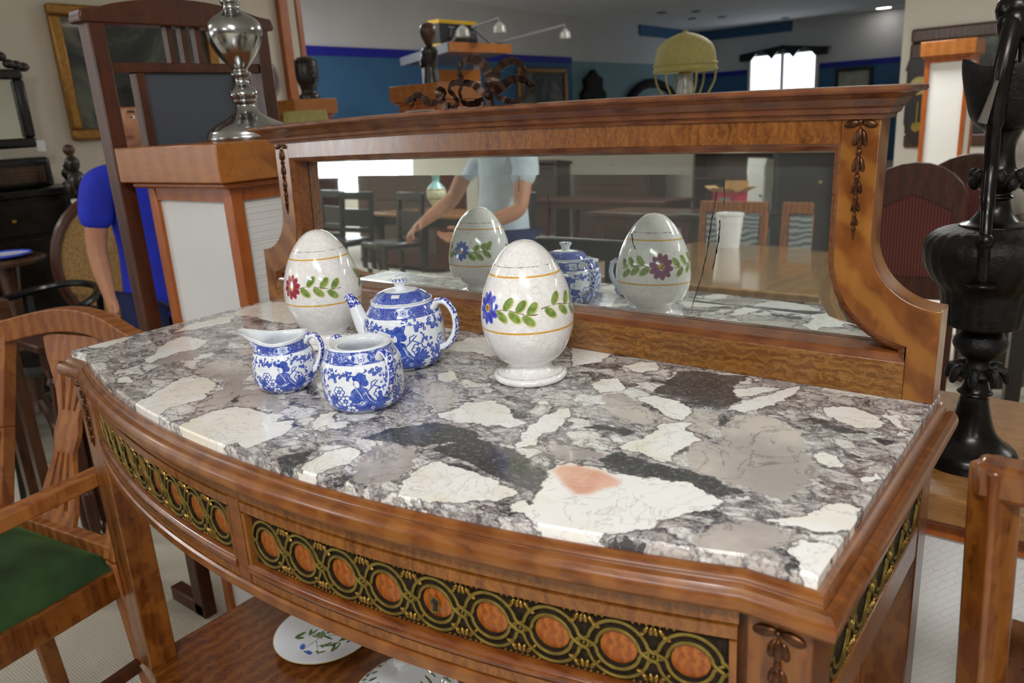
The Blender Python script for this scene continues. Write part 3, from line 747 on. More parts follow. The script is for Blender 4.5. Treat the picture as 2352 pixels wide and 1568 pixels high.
# ================================================================== marble slab
MARBLE = {
 'C': [
  [(-0.261,-0.087),(-0.27,-0.058),(-0.299,-0.011),(-0.308,0.018),(-0.29,0.033),(-0.269,0.039),(-0.233,0.03),(-0.211,0.01),(-0.186,-0.029),(-0.188,-0.05),(-0.2,-0.065),(-0.182,-0.083),(-0.155,-0.09),(-0.194,-0.098),(-0.246,-0.095)],
  [(-0.111,-0.102),(-0.127,-0.074),(-0.128,-0.041),(-0.118,-0.019),(-0.099,-0.009),(-0.059,-0.01),(-0.023,-0.001),(-0.018,-0.027),(-0.003,-0.046),(-0.0,-0.072),(0.001,-0.09),(-0.004,-0.102),(-0.045,-0.107),(-0.084,-0.107)],
  [(-0.475,0.038),(-0.48,0.065),(-0.521,0.093),(-0.541,0.122),(-0.552,0.157),(-0.471,0.17),(-0.44,0.121),(-0.455,0.095),(-0.449,0.068),(-0.439,0.034),(-0.457,0.03)],
  [(-0.407,-0.039),(-0.406,-0.024),(-0.369,-0.024),(-0.367,-0.037),(-0.385,-0.046)],
  [(-0.406,-0.059),(-0.397,-0.052),(-0.377,-0.062),(-0.388,-0.066)],
  [(-0.661,0.029),(-0.671,0.071),(-0.648,0.11),(-0.625,0.081),(-0.619,0.044),(-0.63,0.026)],
  [(0.149,0.104),(0.157,0.123),(0.161,0.155),(0.189,0.175),(0.213,0.169),(0.225,0.146),(0.232,0.122),(0.22,0.102),(0.196,0.095),(0.171,0.098)],
  [(0.266,-0.079),(0.254,-0.052),(0.246,-0.021),(0.247,0.001),(0.264,0.006),(0.307,-0.0),(0.353,-0.007),(0.375,-0.012),(0.363,-0.038),(0.335,-0.061),(0.307,-0.076),(0.284,-0.081)],
  [(0.132,-0.094),(0.123,-0.067),(0.119,-0.045),(0.134,-0.022),(0.154,-0.025),(0.166,-0.058),(0.159,-0.078),(0.164,-0.097),(0.149,-0.1)],
  [(0.001,-0.09),(-0.01,-0.057),(-0.016,-0.026),(0.002,-0.001),(0.028,-0.035),(0.028,-0.068),(0.028,-0.093)],
  [(0.028,-0.001),(0.014,0.028),(0.027,0.039),(0.054,0.014),(0.052,-0.008)],
  [(0.057,0.002),(0.061,0.032),(0.077,0.034),(0.073,0.004)],
  [(0.174,0.161),(0.183,0.175),(0.209,0.164),(0.228,0.162),(0.245,0.145),(0.272,0.138),(0.261,0.116),(0.237,0.11),(0.224,0.103)],
  [(0.303,0.072),(0.286,0.103),(0.278,0.134),(0.276,0.17),(0.28,0.196),(0.289,0.205),(0.31,0.166),(0.317,0.134),(0.311,0.11),(0.317,0.094),(0.309,0.073)],
  [(0.265,0.292),(0.266,0.316),(0.283,0.33),(0.31,0.312),(0.311,0.289),(0.294,0.271)],
  [(0.345,0.277),(0.357,0.293),(0.385,0.295),(0.423,0.276),(0.429,0.234),(0.406,0.243),(0.371,0.263)],
  [(0.371,0.138),(0.399,0.135),(0.412,0.168),(0.415,0.211),(0.429,0.234),(0.444,0.236),(0.44,0.212),(0.471,0.196),(0.463,0.185),(0.467,0.138),(0.483,0.125),(0.461,0.123),(0.429,0.128),(0.389,0.135)],
  [(0.401,-0.033),(0.388,0.003),(0.372,0.041),(0.369,0.06),(0.383,0.07),(0.406,0.073),(0.432,0.072),(0.454,0.074),(0.479,0.089),(0.5,0.091),(0.524,0.086),(0.546,0.075),(0.547,0.057),(0.533,0.04),(0.52,0.018),(0.513,-0.007),(0.498,-0.025),(0.478,-0.04),(0.459,-0.05),(0.431,-0.055),(0.412,-0.049)],
  [(0.554,0.349),(0.57,0.373),(0.6,0.367),(0.632,0.342),(0.625,0.318),(0.603,0.312),(0.564,0.332)],
  [(0.614,0.364),(0.632,0.371),(0.651,0.326),(0.641,0.334)],
  [(0.629,0.023),(0.632,0.044),(0.65,0.051),(0.663,0.052),(0.661,-0.005),(0.65,0.001),(0.639,0.014)],
  [(0.588,0.061),(0.607,0.076),(0.625,0.097),(0.635,0.13),(0.656,0.125),(0.661,0.098),(0.651,0.071),(0.627,0.068),(0.603,0.061)],
  [(0.586,0.22),(0.595,0.231),(0.621,0.212),(0.613,0.197),(0.592,0.206)],
  [(0.639,0.186),(0.651,0.208),(0.66,0.199),(0.648,0.181)],
  [(0.455,0.293),(0.465,0.331),(0.487,0.376),(0.508,0.428),(0.511,0.39),(0.498,0.326),(0.481,0.293)],
  [(0.238,0.197),(0.238,0.214),(0.254,0.215),(0.26,0.201)],
  [(0.382,-0.035),(0.389,-0.021),(0.401,-0.033),(0.399,-0.043)],
  [(0.437,0.367),(0.468,0.392),(0.488,0.394),(0.474,0.361),(0.455,0.342)],
  [(0.261,0.38),(0.273,0.418),(0.299,0.421),(0.321,0.39),(0.295,0.366)],
  [(-0.627,0.307),(-0.647,0.354),(-0.648,0.414),(-0.591,0.421),(-0.465,0.328),(-0.477,0.302),(-0.55,0.31),(-0.599,0.308)],
  [(-0.598,0.171),(-0.632,0.229),(-0.62,0.277),(-0.6,0.297),(-0.562,0.262),(-0.569,0.229),(-0.576,0.196)],
  [(-0.618,0.333),(-0.637,0.406),(-0.58,0.494),(-0.408,0.451),(-0.398,0.35),(-0.444,0.298)],
  [(-0.048,0.322),(-0.044,0.395),(0.029,0.446),(0.131,0.439),(0.153,0.348),(0.073,0.332)],
  [(0.138,0.429),(0.212,0.453),(0.223,0.385),(0.2,0.349)],
  [(0.04,0.22),(0.049,0.247),(0.088,0.224),(0.078,0.197)],
  [(-0.116,0.115),(-0.114,0.15),(-0.07,0.139),(-0.061,0.091)]],
 'D': [
  [(0.126,-0.001),(0.139,0.036),(0.153,0.06),(0.173,0.085),(0.235,0.083),(0.275,0.07),(0.304,0.073),(0.347,0.049),(0.377,0.034),(0.388,0.018),(0.39,-0.005),(0.351,0.002),(0.305,0.007),(0.268,0.014),(0.207,0.018),(0.165,0.011)],
  [(0.403,0.094),(0.407,0.121),(0.434,0.119),(0.463,0.118),(0.485,0.12),(0.514,0.116),(0.539,0.11),(0.558,0.102),(0.542,0.082),(0.516,0.086),(0.488,0.089),(0.459,0.083),(0.427,0.08)],
  [(0.35,0.302),(0.345,0.344),(0.34,0.39),(0.361,0.411),(0.398,0.411),(0.433,0.424),(0.436,0.375),(0.461,0.329),(0.456,0.302),(0.432,0.297),(0.393,0.308),(0.367,0.302)],
  [(0.633,0.003),(0.635,0.014),(0.644,0.006),(0.636,-0.002)],
  [(0.333,0.158),(0.361,0.181),(0.385,0.187),(0.403,0.17),(0.395,0.152),(0.371,0.165)],
  [(0.435,0.147),(0.437,0.154),(0.443,0.151),(0.44,0.143)],
  [(0.544,0.321),(0.569,0.314),(0.605,0.306),(0.626,0.306),(0.6,0.284),(0.571,0.294)],
  [(0.082,-0.09),(0.089,-0.069),(0.106,-0.053),(0.117,-0.076),(0.119,-0.097),(0.102,-0.102)],
  [(0.624,0.291),(0.65,0.294),(0.643,0.278)]],
 'P': [
  [(-0.311,0.042),(-0.344,0.078),(-0.334,0.099),(-0.292,0.11),(-0.24,0.095),(-0.202,0.06),(-0.162,0.027),(-0.139,-0.003),(-0.133,-0.032),(-0.138,-0.046),(-0.163,-0.037),(-0.18,-0.009),(-0.203,0.023),(-0.235,0.043),(-0.268,0.035),(-0.29,0.033)],
  [(-0.143,0.003),(-0.167,0.034),(-0.139,0.049),(-0.048,0.024),(-0.041,0.004),(-0.082,0.0),(-0.108,-0.006)],
  [(-0.456,0.036),(-0.449,0.068),(-0.441,0.108),(-0.411,0.112),(-0.391,0.093),(-0.412,0.064),(-0.417,0.034)],
  [(0.199,-0.075),(0.17,-0.039),(0.161,-0.009),(0.182,0.007),(0.223,-0.001),(0.235,-0.022),(0.241,-0.05),(0.24,-0.07),(0.223,-0.081),(0.208,-0.085)],
  [(0.479,0.134),(0.466,0.174),(0.474,0.198),(0.495,0.185),(0.489,0.213),(0.475,0.246),(0.475,0.282),(0.503,0.298),(0.538,0.282),(0.568,0.246),(0.592,0.201),(0.607,0.177),(0.604,0.139),(0.596,0.106),(0.578,0.104),(0.55,0.112),(0.528,0.114),(0.507,0.122)],
  [(0.556,-0.004),(0.558,0.021),(0.567,0.035),(0.584,0.052),(0.61,0.057),(0.623,0.041),(0.613,0.02),(0.604,0.003),(0.583,-0.003),(0.566,-0.009)],
  [(0.298,0.264),(0.317,0.284),(0.356,0.263),(0.396,0.237),(0.398,0.202),(0.367,0.199),(0.326,0.229)],
  [(0.353,0.083),(0.357,0.104),(0.382,0.112),(0.402,0.105),(0.384,0.083),(0.368,0.068)],
  [(0.403,0.234),(0.432,0.273),(0.457,0.287),(0.469,0.249),(0.463,0.218),(0.431,0.221)],
  [(0.04,0.172),(0.051,0.196),(0.094,0.192),(0.145,0.154),(0.145,0.116),(0.083,0.144)]],
 'O': [
  [(0.372,0.047),(0.373,0.062),(0.388,0.071),(0.416,0.073),(0.446,0.064),(0.451,0.052),(0.442,0.039),(0.435,0.021),(0.423,0.014),(0.404,0.023),(0.387,0.034)],
  [(0.472,0.035),(0.484,0.037),(0.496,0.035),(0.489,0.021)],
  [(0.486,0.083),(0.499,0.088),(0.511,0.083),(0.499,0.076)],
  [(0.419,-0.008),(0.431,0.005),(0.447,-0.005),(0.435,-0.021)],
  [(0.631,0.1),(0.638,0.109),(0.649,0.099),(0.644,0.091)]],
 'S': [
  [(0.205,0.011),(0.251,0.072)]]}
def sd_poly(X, Y, P):
    P = np.array(P); n = len(P); d = np.full(X.shape, 1e9); ins = np.zeros(X.shape, bool)
    for i in range(n):
        x0, y0 = P[i - 1]; x1, y1 = P[i]
        ex, ey = x1 - x0, y1 - y0; wx, wy = X - x0, Y - y0
        t = np.clip((wx * ex + wy * ey) / (ex * ex + ey * ey + 1e-12), 0, 1)
        d = np.minimum(d, (wx - ex * t) ** 2 + (wy - ey * t) ** 2)
        c = (y0 > Y) != (y1 > Y)
        ins ^= c & (X < (x1 - x0) * (Y - y0) / (y1 - y0 + 1e-12) + x0)
    d = np.sqrt(d); return np.where(ins, d, -d)
def sd_cap(X, Y, x0, y0, x1, y1, r):
    ex, ey = x1 - x0, y1 - y0; wx, wy = X - x0, Y - y0
    t = np.clip((wx * ex + wy * ey) / (ex * ex + ey * ey + 1e-12), 0, 1)
    return r - np.sqrt((wx - ex * t) ** 2 + (wy - ey * t) ** 2)
class Field:
    """signed distance (metres, positive inside) of painted marks over a grid of surface coordinates"""
    def __init__(s, X, Y, lim=.02): s.X, s.Y, s.lim = X, Y, lim; s.F = np.full(X.shape, -lim)
    def _do(s, pts, r, fn, cut):
        pts = np.array(pts); x0, y0 = pts.min(0) - r - s.lim; x1, y1 = pts.max(0) + r + s.lim
        k = (s.X > x0) & (s.X < x1) & (s.Y > y0) & (s.Y < y1)
        if not k.any(): return s
        v = fn(s.X[k], s.Y[k])
        s.F[k] = np.minimum(s.F[k], -v) if cut else np.maximum(s.F[k], v)
        return s
    def poly(s, P, cut=False): return s._do(P, 0, lambda x, y: sd_poly(x, y, P), cut)
    def cap(s, x0, y0, x1, y1, r, cut=False): return s._do([(x0, y0), (x1, y1)], r, lambda x, y: sd_cap(x, y, x0, y0, x1, y1, r), cut)
    def line(s, pts, r, cut=False):
        for a, b in zip(pts, pts[1:]): s.cap(*a, *b, r, cut)
        return s
    def circ(s, x, y, r, cut=False): return s._do([(x, y)], r, lambda u, v: r - np.hypot(u - x, v - y), cut)
    def ell(s, x, y, a, b, ang, cut=False):
        c, q = math.cos(ang), math.sin(ang)
        def fn(u, v):
            p = (u - x) * c + (v - y) * q; t = -(u - x) * q + (v - y) * c
            return (1 - np.sqrt((p / a) ** 2 + (t / b) ** 2)) * min(a, b)
        return s._do([(x, y)], max(a, b), fn, cut)
def set_attr(me, name, arr):
    at = me.attributes.new(name, 'FLOAT', 'POINT'); at.data.foreach_set('value', np.ascontiguousarray(arr, dtype=np.float32).ravel())

NU, NV = 640, 250
us = np.linspace(-A, A, NU); tv = np.linspace(0, 1, NV)
yf_np = np.where(np.abs(us) < XB, -SAG * (1 - (us / XB) ** 2), 0.0)
YBK = YB - .002
XX = np.repeat(us[None, :], NV, 0); YY = yf_np[None, :] + (YBK - yf_np[None, :]) * tv[:, None]
ch = .0022
ZZ = np.full(XX.shape, H)
ZZ[0, :] -= ch; ZZ[:, 0] -= ch; ZZ[:, -1] -= ch
# inner row a chamfer width from the edge
YY[1, :] = YY[0, :] + ch; XX[:, 1] = -A + ch; XX[:, -2] = A - ch
# a skirt makes the slab thick
skx = np.concatenate([XX[::-1, -1], XX[0, ::-1][1:], XX[1:, 0]]); sky = np.concatenate([YY[::-1, -1], YY[0, ::-1][1:], YY[1:, 0]])
top = np.stack([XX.ravel(), YY.ravel(), ZZ.ravel()], 1)
ring_idx = np.concatenate([np.arange(NV)[::-1] * NU + NU - 1, np.arange(NU)[::-1][1:], np.arange(1, NV) * NU])
nr = len(ring_idx)
low = np.stack([skx, sky, np.full(nr, H - .0185)], 1)
verts = np.concatenate([top, low]); N0 = len(top)
i, j = np.meshgrid(np.arange(NU - 1), np.arange(NV - 1)); a0 = (j * NU + i).ravel()
quads = np.stack([a0, a0 + 1, a0 + NU + 1, a0 + NU], 1)
k = np.arange(nr - 1)
sk = np.stack([ring_idx[:-1], ring_idx[1:], N0 + k + 1, N0 + k], 1)
# close the underside coarsely
faces = quads.tolist() + sk.tolist() + [list(range(N0, N0 + nr))[::-1]] + [[N0 + nr - 1, N0, int(ring_idx[0])] + [int(q) for q in range(NV * NU - 2, (NV - 1) * NU, -1)] + [int(ring_idx[-1])]]
me = bpy.data.meshes.new('marble_top'); me.from_pydata(verts.tolist(), [], faces)
bm = bmesh.new(); bm.from_mesh(me); bmesh.ops.recalc_face_normals(bm, faces=bm.faces); bm.to_mesh(me); bm.free()
VX = np.concatenate([XX.ravel(), skx]); VY = np.concatenate([YY.ravel(), sky])
for key, nm in (('C', 'cream'), ('D', 'dark'), ('P', 'pale'), ('O', 'rosy')):
    f = Field(VX, VY, .03)
    for pl in (MARBLE[key][:1] if key == 'O' else MARBLE[key]): f.poly(pl)
    if key == 'D':
        for (p, q) in MARBLE['S']: f.cap(*p, *q, .0016, True)
    set_attr(me, nm, f.F)
def m_marble():
    t = NT('violet_breccia_marble'); v = t.coord()
    w1 = t.noise(v, 22, 5, 0.6, col=True); 
    wv = t.n('ShaderNodeVectorMath', {0: v, 1: t.n('ShaderNodeVectorMath', {0: w1, 3: 0.055}, operation='SCALE').outputs[0]}, operation='ADD').outputs[0]
    st = t.n('ShaderNodeMapping', {'Vector': wv, 'Scale': (1.0, 1.9, 1.0), 'Rotation': (0, 0, math.radians(24))}).outputs[0]
    # small clasts floating in the matrix
    n0 = t.noise(v, 9, 4)
    vd = t.voro(st, 19, 'DISTANCE_TO_EDGE'); vc = t.n('ShaderNodeTexVoronoi', {'Vector': st, 'Scale': 19.0}).outputs['Color']
    vb = t.n('ShaderNodeSeparateColor', {0: vc})
    vd2 = t.voro(st, 62, 'DISTANCE_TO_EDGE'); vc2 = t.n('ShaderNodeTexVoronoi', {'Vector': st, 'Scale': 62.0}).outputs['Color']
    vb2 = t.n('ShaderNodeSeparateColor', {0: vc2})
    fine = t.noise(st, 30, 6, 0.58, 1.0); fine2 = t.noise(st, 140, 6, 0.6)
    mat = t.ramp(fine, [(0.27, lin((58, 54, 56))), (0.385, lin((108, 102, 104))), (0.49, lin((154, 148, 149))), (0.61, lin((208, 206, 204)))])
    pale = t.mix(t.step(fine, 0.3, 0.7), lin((176, 166, 162)), lin((206, 200, 194)))
    white = t.mix(t.step(t.noise(v, 14, 4), 0.35, 0.7), lin((240, 240, 239)), lin((230, 226, 216)))
    edge = t.math('MULTIPLY', t.math('SUBTRACT', fine2, 0.5), 0.05)
    c1 = t.math('MULTIPLY', t.step(t.math('ADD', vd, edge), 0.03, 0.12), t.step(vb.outputs[0], 0.40, 0.44))
    c2 = t.math('MULTIPLY', t.step(t.math('ADD', vd2, edge), 0.08, 0.20), t.step(vb2.outputs[0], 0.44, 0.48))
    dk = t.math('MULTIPLY', t.step(vd, 0.04, 0.08), t.step(vb.outputs[1], 0.91, 0.93))
    col = t.mix(t.math('MULTIPLY', c2, 0.85), mat, t.mix(vb2.outputs[1], pale, white))
    col = t.mix(t.math('MULTIPLY', c1, 0.92), col, t.mix(t.step(vb.outputs[2], 0.3, 0.6), pale, white))
    col = t.mix(dk, col, lin((70, 68, 70)))
    col = t.mix(t.math('MULTIPLY', t.math('SUBTRACT', 1.0, t.step(vd, 0.0, 0.05)), 0.62), col, lin((62, 56, 60)))
    col = t.mix(t.math('MULTIPLY', t.math('SUBTRACT', 1.0, t.step(vd2, 0.0, 0.07)), 0.40), col, lin((72, 66, 70)))
    ridge = lambda s, d, w: t.math('SUBTRACT', 1.0, t.step(t.math('ABSOLUTE', t.math('SUBTRACT', t.noise(st, s, 7, 0.6, d), 0.5)), 0.0, w))
    col = t.mix(t.math('MULTIPLY', ridge(17, 1.4, 0.030), 0.60), col, lin((68, 63, 66)))
    col = t.mix(t.math('MULTIPLY', ridge(31, 1.0, 0.022), 0.55), col, lin((222, 220, 220)))
    # large clasts
    rough_edge = t.math('ADD', t.math('MULTIPLY', t.math('SUBTRACT', t.noise(v, 60, 6, 0.62), 0.5), 0.026), t.math('MULTIPLY', t.math('SUBTRACT', t.noise(v, 18, 3), 0.5), 0.020))
    def mask(nm, soft=0.0012, k=1.0):
        return t.step(t.math('ADD', t.attr(nm), t.math('MULTIPLY', rough_edge, k)), -soft, soft)
    def rim(nm):
        s = t.math('ADD', t.attr(nm), rough_edge)
        return t.math('MULTIPLY', t.step(s, -0.0045, -0.0008), t.math('SUBTRACT', 1.0, t.step(s, -0.0005, 0.0012)))
    vein = t.math('SUBTRACT', 1.0, t.step(t.math('ABSOLUTE', t.math('SUBTRACT', t.noise(v, 13, 6, 0.6, 1.0), 0.5)), 0.0, 0.018))
    greyp = t.mix(t.step(t.noise(v, 9, 5), 0.35, 0.7), lin((166, 158, 154)), lin((206, 198, 190)))
    greyp = t.mix(t.math('MULTIPLY', vein, 0.55), greyp, lin((98, 90, 94)))
    col = t.mix(mask('pale', 0.002), col, greyp)
    dark = t.mix(t.step(t.noise(v, 150, 6, 0.7), 0.52, 0.62, 0, 0.6), lin((62, 62, 64)), lin((126, 132, 134)))
    col = t.mix(t.math('MULTIPLY', mask('dark'), 0.95), col, dark)
    cr = t.mix(t.step(t.noise(v, 11, 5), 0.42, 0.7), lin((242, 242, 240)), lin((234, 229, 214)))
    cr = t.mix(t.step(t.noise(v, 26, 4, 0.6, 0.8), 0.60, 0.75, 0, 0.4), cr, lin((198, 192, 188)))
    cr = t.mix(t.math('MULTIPLY', t.math('SUBTRACT', 1.0, t.step(t.math('ABSOLUTE', t.math('SUBTRACT', t.noise(v, 16, 6, 0.62, 1.6), 0.5)), 0.0, 0.014)), 0.45), cr, lin((150, 144, 146)))
    cr = t.mix(t.step(t.noise(v, 7, 4, 0.5, 0.5), 0.58, 0.72, 0, 0.35), cr, lin((236, 208, 186)))
    col = t.mix(mask('cream'), col, cr)
    col = t.mix(t.math('MULTIPLY', rim('cream'), 0.6), col, lin((74, 66, 70)))
    ro = t.step(t.math('ADD', t.attr('rosy'), t.math('MULTIPLY', rough_edge, 0.22)), -0.004, 0.007)
    col = t.mix(t.math('MULTIPLY', ro, 0.85), col, t.mix(t.step(t.noise(v, 30, 4), 0.35, 0.7), lin((218, 150, 120)), lin((232, 184, 156))))
    return t.fin(col, 0.16, 0.0, 0.25, 0.05, 0.5)
M['marble'] = m_marble()
me.materials.append(M['marble'])
me.polygons.foreach_set('use_smooth', [True] * len(me.polygons)); me.set_sharp_from_angle(angle=math.radians(30))
tag(link(bpy.data.objects.new('marble_top', me)), 'violet-grey and white breccia marble slab with a pink patch on the washstand', 'marble slab')

# ================================================================== china on the marble
def resample(prof, n):
    P = np.array(prof, float); s = np.concatenate([[0], np.cumsum(np.hypot(*np.diff(P, axis=0).T))])
    t = np.linspace(0, s[-1], n)
    return np.stack([np.interp(t, s, P[:, 0]), np.interp(t, s, P[:, 1])], 1)
def curve_prof(pts, k=10):
    return [(q.x, q.y) for q in smooth([(r, z, 0) for r, z in pts], k)]
def lathe_grid(name, prof, nv, nu, mats, parent, paint, deform=None, th0=0.0, rref=.05):
    """lathe with painted-mark fields stored per vertex; paint(X, Z, R) -> {attribute: field}
       X runs round the pot in metres from the side that faces the viewer (positive to the right)"""
    P = resample(prof, nv); th = np.linspace(0, 2 * PI, nu, endpoint=False)
    R = np.repeat(P[:, :1], nu, 1); Z = np.repeat(P[:, 1:], nu, 1); T = np.repeat(th[None, :], nv, 0)
    x, y, z = R * np.cos(T), R * np.sin(T), Z
    dT = (T - th0 + PI) % (2 * PI) - PI
    att = paint(dT * rref, Z, R)
    if deform: x, y, z = deform(x, y, z, R, T)
    vs = np.stack([x.ravel(), y.ravel(), z.ravel()], 1)
    i, j = np.meshgrid(np.arange(nu), np.arange(nv - 1)); a = (j * nu + i).ravel(); b = (j * nu + (i + 1) % nu).ravel()
    f = np.stack([a, b, b + nu, a + nu], 1).tolist()
    me = bpy.data.meshes.new(name); me.from_pydata(vs.tolist(), [], f)
    for m in (mats if isinstance(mats, list) else [mats]): me.materials.append(m)
    for k, v in att.items(): set_attr(me, k, v)
    me.polygons.foreach_set('use_smooth', [True] * len(me.polygons)); me.set_sharp_from_angle(angle=math.radians(50))
    o = bpy.data.objects.new(name, me); return link(o, parent)
def facing(x, y):
    return math.atan2(_C.y - y, _C.x - x)

def m_egg(name, petal1, petal2):
    t = NT(name); v = t.coord()
    wp = t.n('ShaderNodeVectorMath', {0: v, 1: t.n('ShaderNodeVectorMath', {0: t.noise(v, 60, 3, col=True), 3: 0.008}, operation='SCALE').outputs[0]}, operation='ADD').outputs[0]
    cr = t.voro(wp, 105, 'DISTANCE_TO_EDGE'); cr2 = t.voro(wp, 230, 'DISTANCE_TO_EDGE')
    lines = t.math('MAXIMUM', t.math('SUBTRACT', 1.0, t.step(cr, 0.0, 0.035)), t.math('MULTIPLY', t.math('SUBTRACT', 1.0, t.step(cr2, 0.0, 0.04)), t.step(t.noise(v, 20, 3), 0.45, 0.65, 0, 0.6)))
    base = t.mix(t.step(t.noise(v, 40, 4), 0.3, 0.7), lin((242, 240, 238)), lin((232, 230, 229)))
    base = t.mix(t.math('MULTIPLY', lines, 0.34), base, lin((120, 112, 116)))
    nz = t.noise(v, 260, 4); nb = t.noise(v, 90, 3)
    e = t.math('MULTIPLY', t.math('SUBTRACT', nb, 0.5), 0.0012)
    def mk(a, s=0.0002): return t.step(t.math('ADD', t.attr(a), e), -s, s)
    col = t.mix(mk('band_dark'), base, lin((66, 48, 34)))
    col = t.mix(mk('band'), col, t.mix(t.step(nb, 0.3, 0.7), lin((206, 146, 34)), lin((226, 176, 74))))
    col = t.mix(t.math('MULTIPLY', mk('leaf_edge'), 0.8), col, lin((190, 192, 96)))
    col = t.mix(t.math('MULTIPLY', mk('leaf', 0.0007), 0.92), col, t.mix(t.step(nb, 0.3, 0.65), lin((78, 112, 44)), lin((136, 162, 80))))
    col = t.mix(mk('stem'), col, lin((84, 56, 48)))
    def petal(nm, cs, inn):
        return t.mix(t.step(t.attr(inn), 0.0, 0.004), lin(cs[0]), lin(cs[1]))
    for nm, cs in (('petal_a', petal1), ('petal_b', petal2)):
        f = t.attr(nm)
        col = t.mix(mk(nm), col, t.mix(t.step(t.math('ADD', f, t.math('MULTIPLY', t.math('SUBTRACT', nz, 0.5), 0.002)), 0.0002, 0.0022), lin(cs[0]), lin(cs[1])))
    col = t.mix(mk('heart'), col, t.mix(t.step(nz, 0.45, 0.6), lin((214, 160, 40)), lin((120, 84, 24))))
    t.bump(lines, 0.04, 0.0005)
    return t.fin(col, 0.12, 0.0, 0.5, 0.03)
EGG = [(0.0345, 0.0264), (0.046, 0.0360), (0.0560, 0.0520), (0.0625, 0.0700), (0.0648, 0.0880), (0.0638, 0.1060), (0.0598, 0.1260), (0.0528, 0.1460), (0.0425, 0.1660), (0.0295, 0.1830), (0.0150, 0.1940), (0.0, 0.1975)]
def egg(name, label, x, y, mat, flowers, vines):
    t = thing(name, label, 'egg ornament', (x, y, H))
    th0 = facing(x, y)
    rr = .064
    def paint(X, Z, R):
        out = {}
        def fld(): return Field(X, Z, .012)
        b = fld(); 
        for zc, hw in ((.1545, .0011), (.0815, .0013)): b.F = np.maximum(b.F, hw - np.abs(Z - zc))
        out['band'] = b.F; d = fld(); d.F = np.maximum(d.F, .0005 - np.abs(Z - .1665)); out['band_dark'] = d.F
        pa, pb, le, ld, st, he = fld(), fld(), fld(), fld(), fld(), fld()
        for which, a, zc, r in flowers:
            f = pa if which == 0 else pb; cx = math.radians(a) * rr
            for k in range(10):
                q = 2 * PI * k / 10 + .2; f.ell(cx + .62 * r * math.cos(q), zc + .66 * r * math.sin(q), r * .40, r * .235, q)
            he.ell(cx, zc, r * .27, r * .22, .3)
        for a0, a1, zc in vines:
            pts = []; n = 16
            for i in range(n + 1):
                q = i / n; pts.append((math.radians(a0 + (a1 - a0) * q) * rr, zc + .0035 * math.sin(q * PI * 1.6 + .2) * (1 if a1 > a0 else -1)))
            st.line(pts, .0006)
            cnt = max(3, int(abs(a1 - a0) / 18)); sg = 1 if a1 > a0 else -1
            for k in range(cnt):
                for ud in (1, -1):
                    q = (k + (.80 if ud > 0 else .45)) / (cnt + .2); i = int(q * n); px, pz = pts[i]
                    if (k * 2 + ud) % 5 == 2: continue
                    ang = ud * math.radians(48 if ud > 0 else 40); ox = px + sg * .0050 * (1.0 if ud > 0 else .6)
                    if sg < 0: ang = PI - ang
                    cz = pz + ud * .0082
                    ld.ell(ox, cz, .0098, .0050, ang); le.ell(ox + .0008, cz - .0007, .0112, .0062, ang)
        out.update({'petal_a': pa.F, 'petal_b': pb.F, 'leaf': ld.F, 'leaf_edge': le.F, 'stem': st.F, 'heart': he.F})
        return out
    lathe_grid('egg_body', curve_prof(EGG, 8), 190, 420, mat, t, paint, th0=th0, rref=rr)
    foot = curve_prof([(0.0, .0005), (.043, .0005), (.0505, .0020), (.0525, .0062), (.0505, .0098), (.0475, .0108)], 5) + curve_prof([(.0475, .0111), (.0400, .0124), (.0340, .0150), (.0312, .0190), (.0312, .0235), (.0338, .0268), (.030, .0285), (0, .0285)], 6)
    def fpaint(X, Z, R):
        z = np.full(X.shape, -.02); d = np.maximum(z, .00045 - np.hypot(R - .0468, Z - .0112))
        return {'band': z, 'band_dark': d, 'petal_a': z, 'petal_b': z, 'leaf': z, 'leaf_edge': z, 'stem': z, 'heart': z}
    lathe_grid('foot', foot, 90, 200, mat, t, fpaint, th0=th0, rref=rr)
    return t
m1 = m_egg('crackle_glaze_red_flower', ((176, 84, 84), (150, 50, 66)), ((92, 120, 196), (60, 86, 180)))
m2 = m_egg('crackle_glaze_blue_flower', ((86, 96, 206), (48, 56, 176)), ((150, 96, 124), (126, 70, 104)))
egg('ceramic_egg', 'white crackle-glazed ceramic egg with a red flower, behind the blue cream jug', -.2462, .2568, m1, [(0, -52, .112, .0195), (1, 124, .112, .0195)], [(-38, 26, .110), (110, 64, .112), (138, 190, .110)])
egg('ceramic_egg', 'white crackle-glazed ceramic egg with a blue flower, nearest the mirror centre', .1714, .2787, m2, [(0, -57, .113, .0215), (1, 102, .112, .0215)], [(-42, 12, .110), (18, 84, .113), (118, 168, .110)])

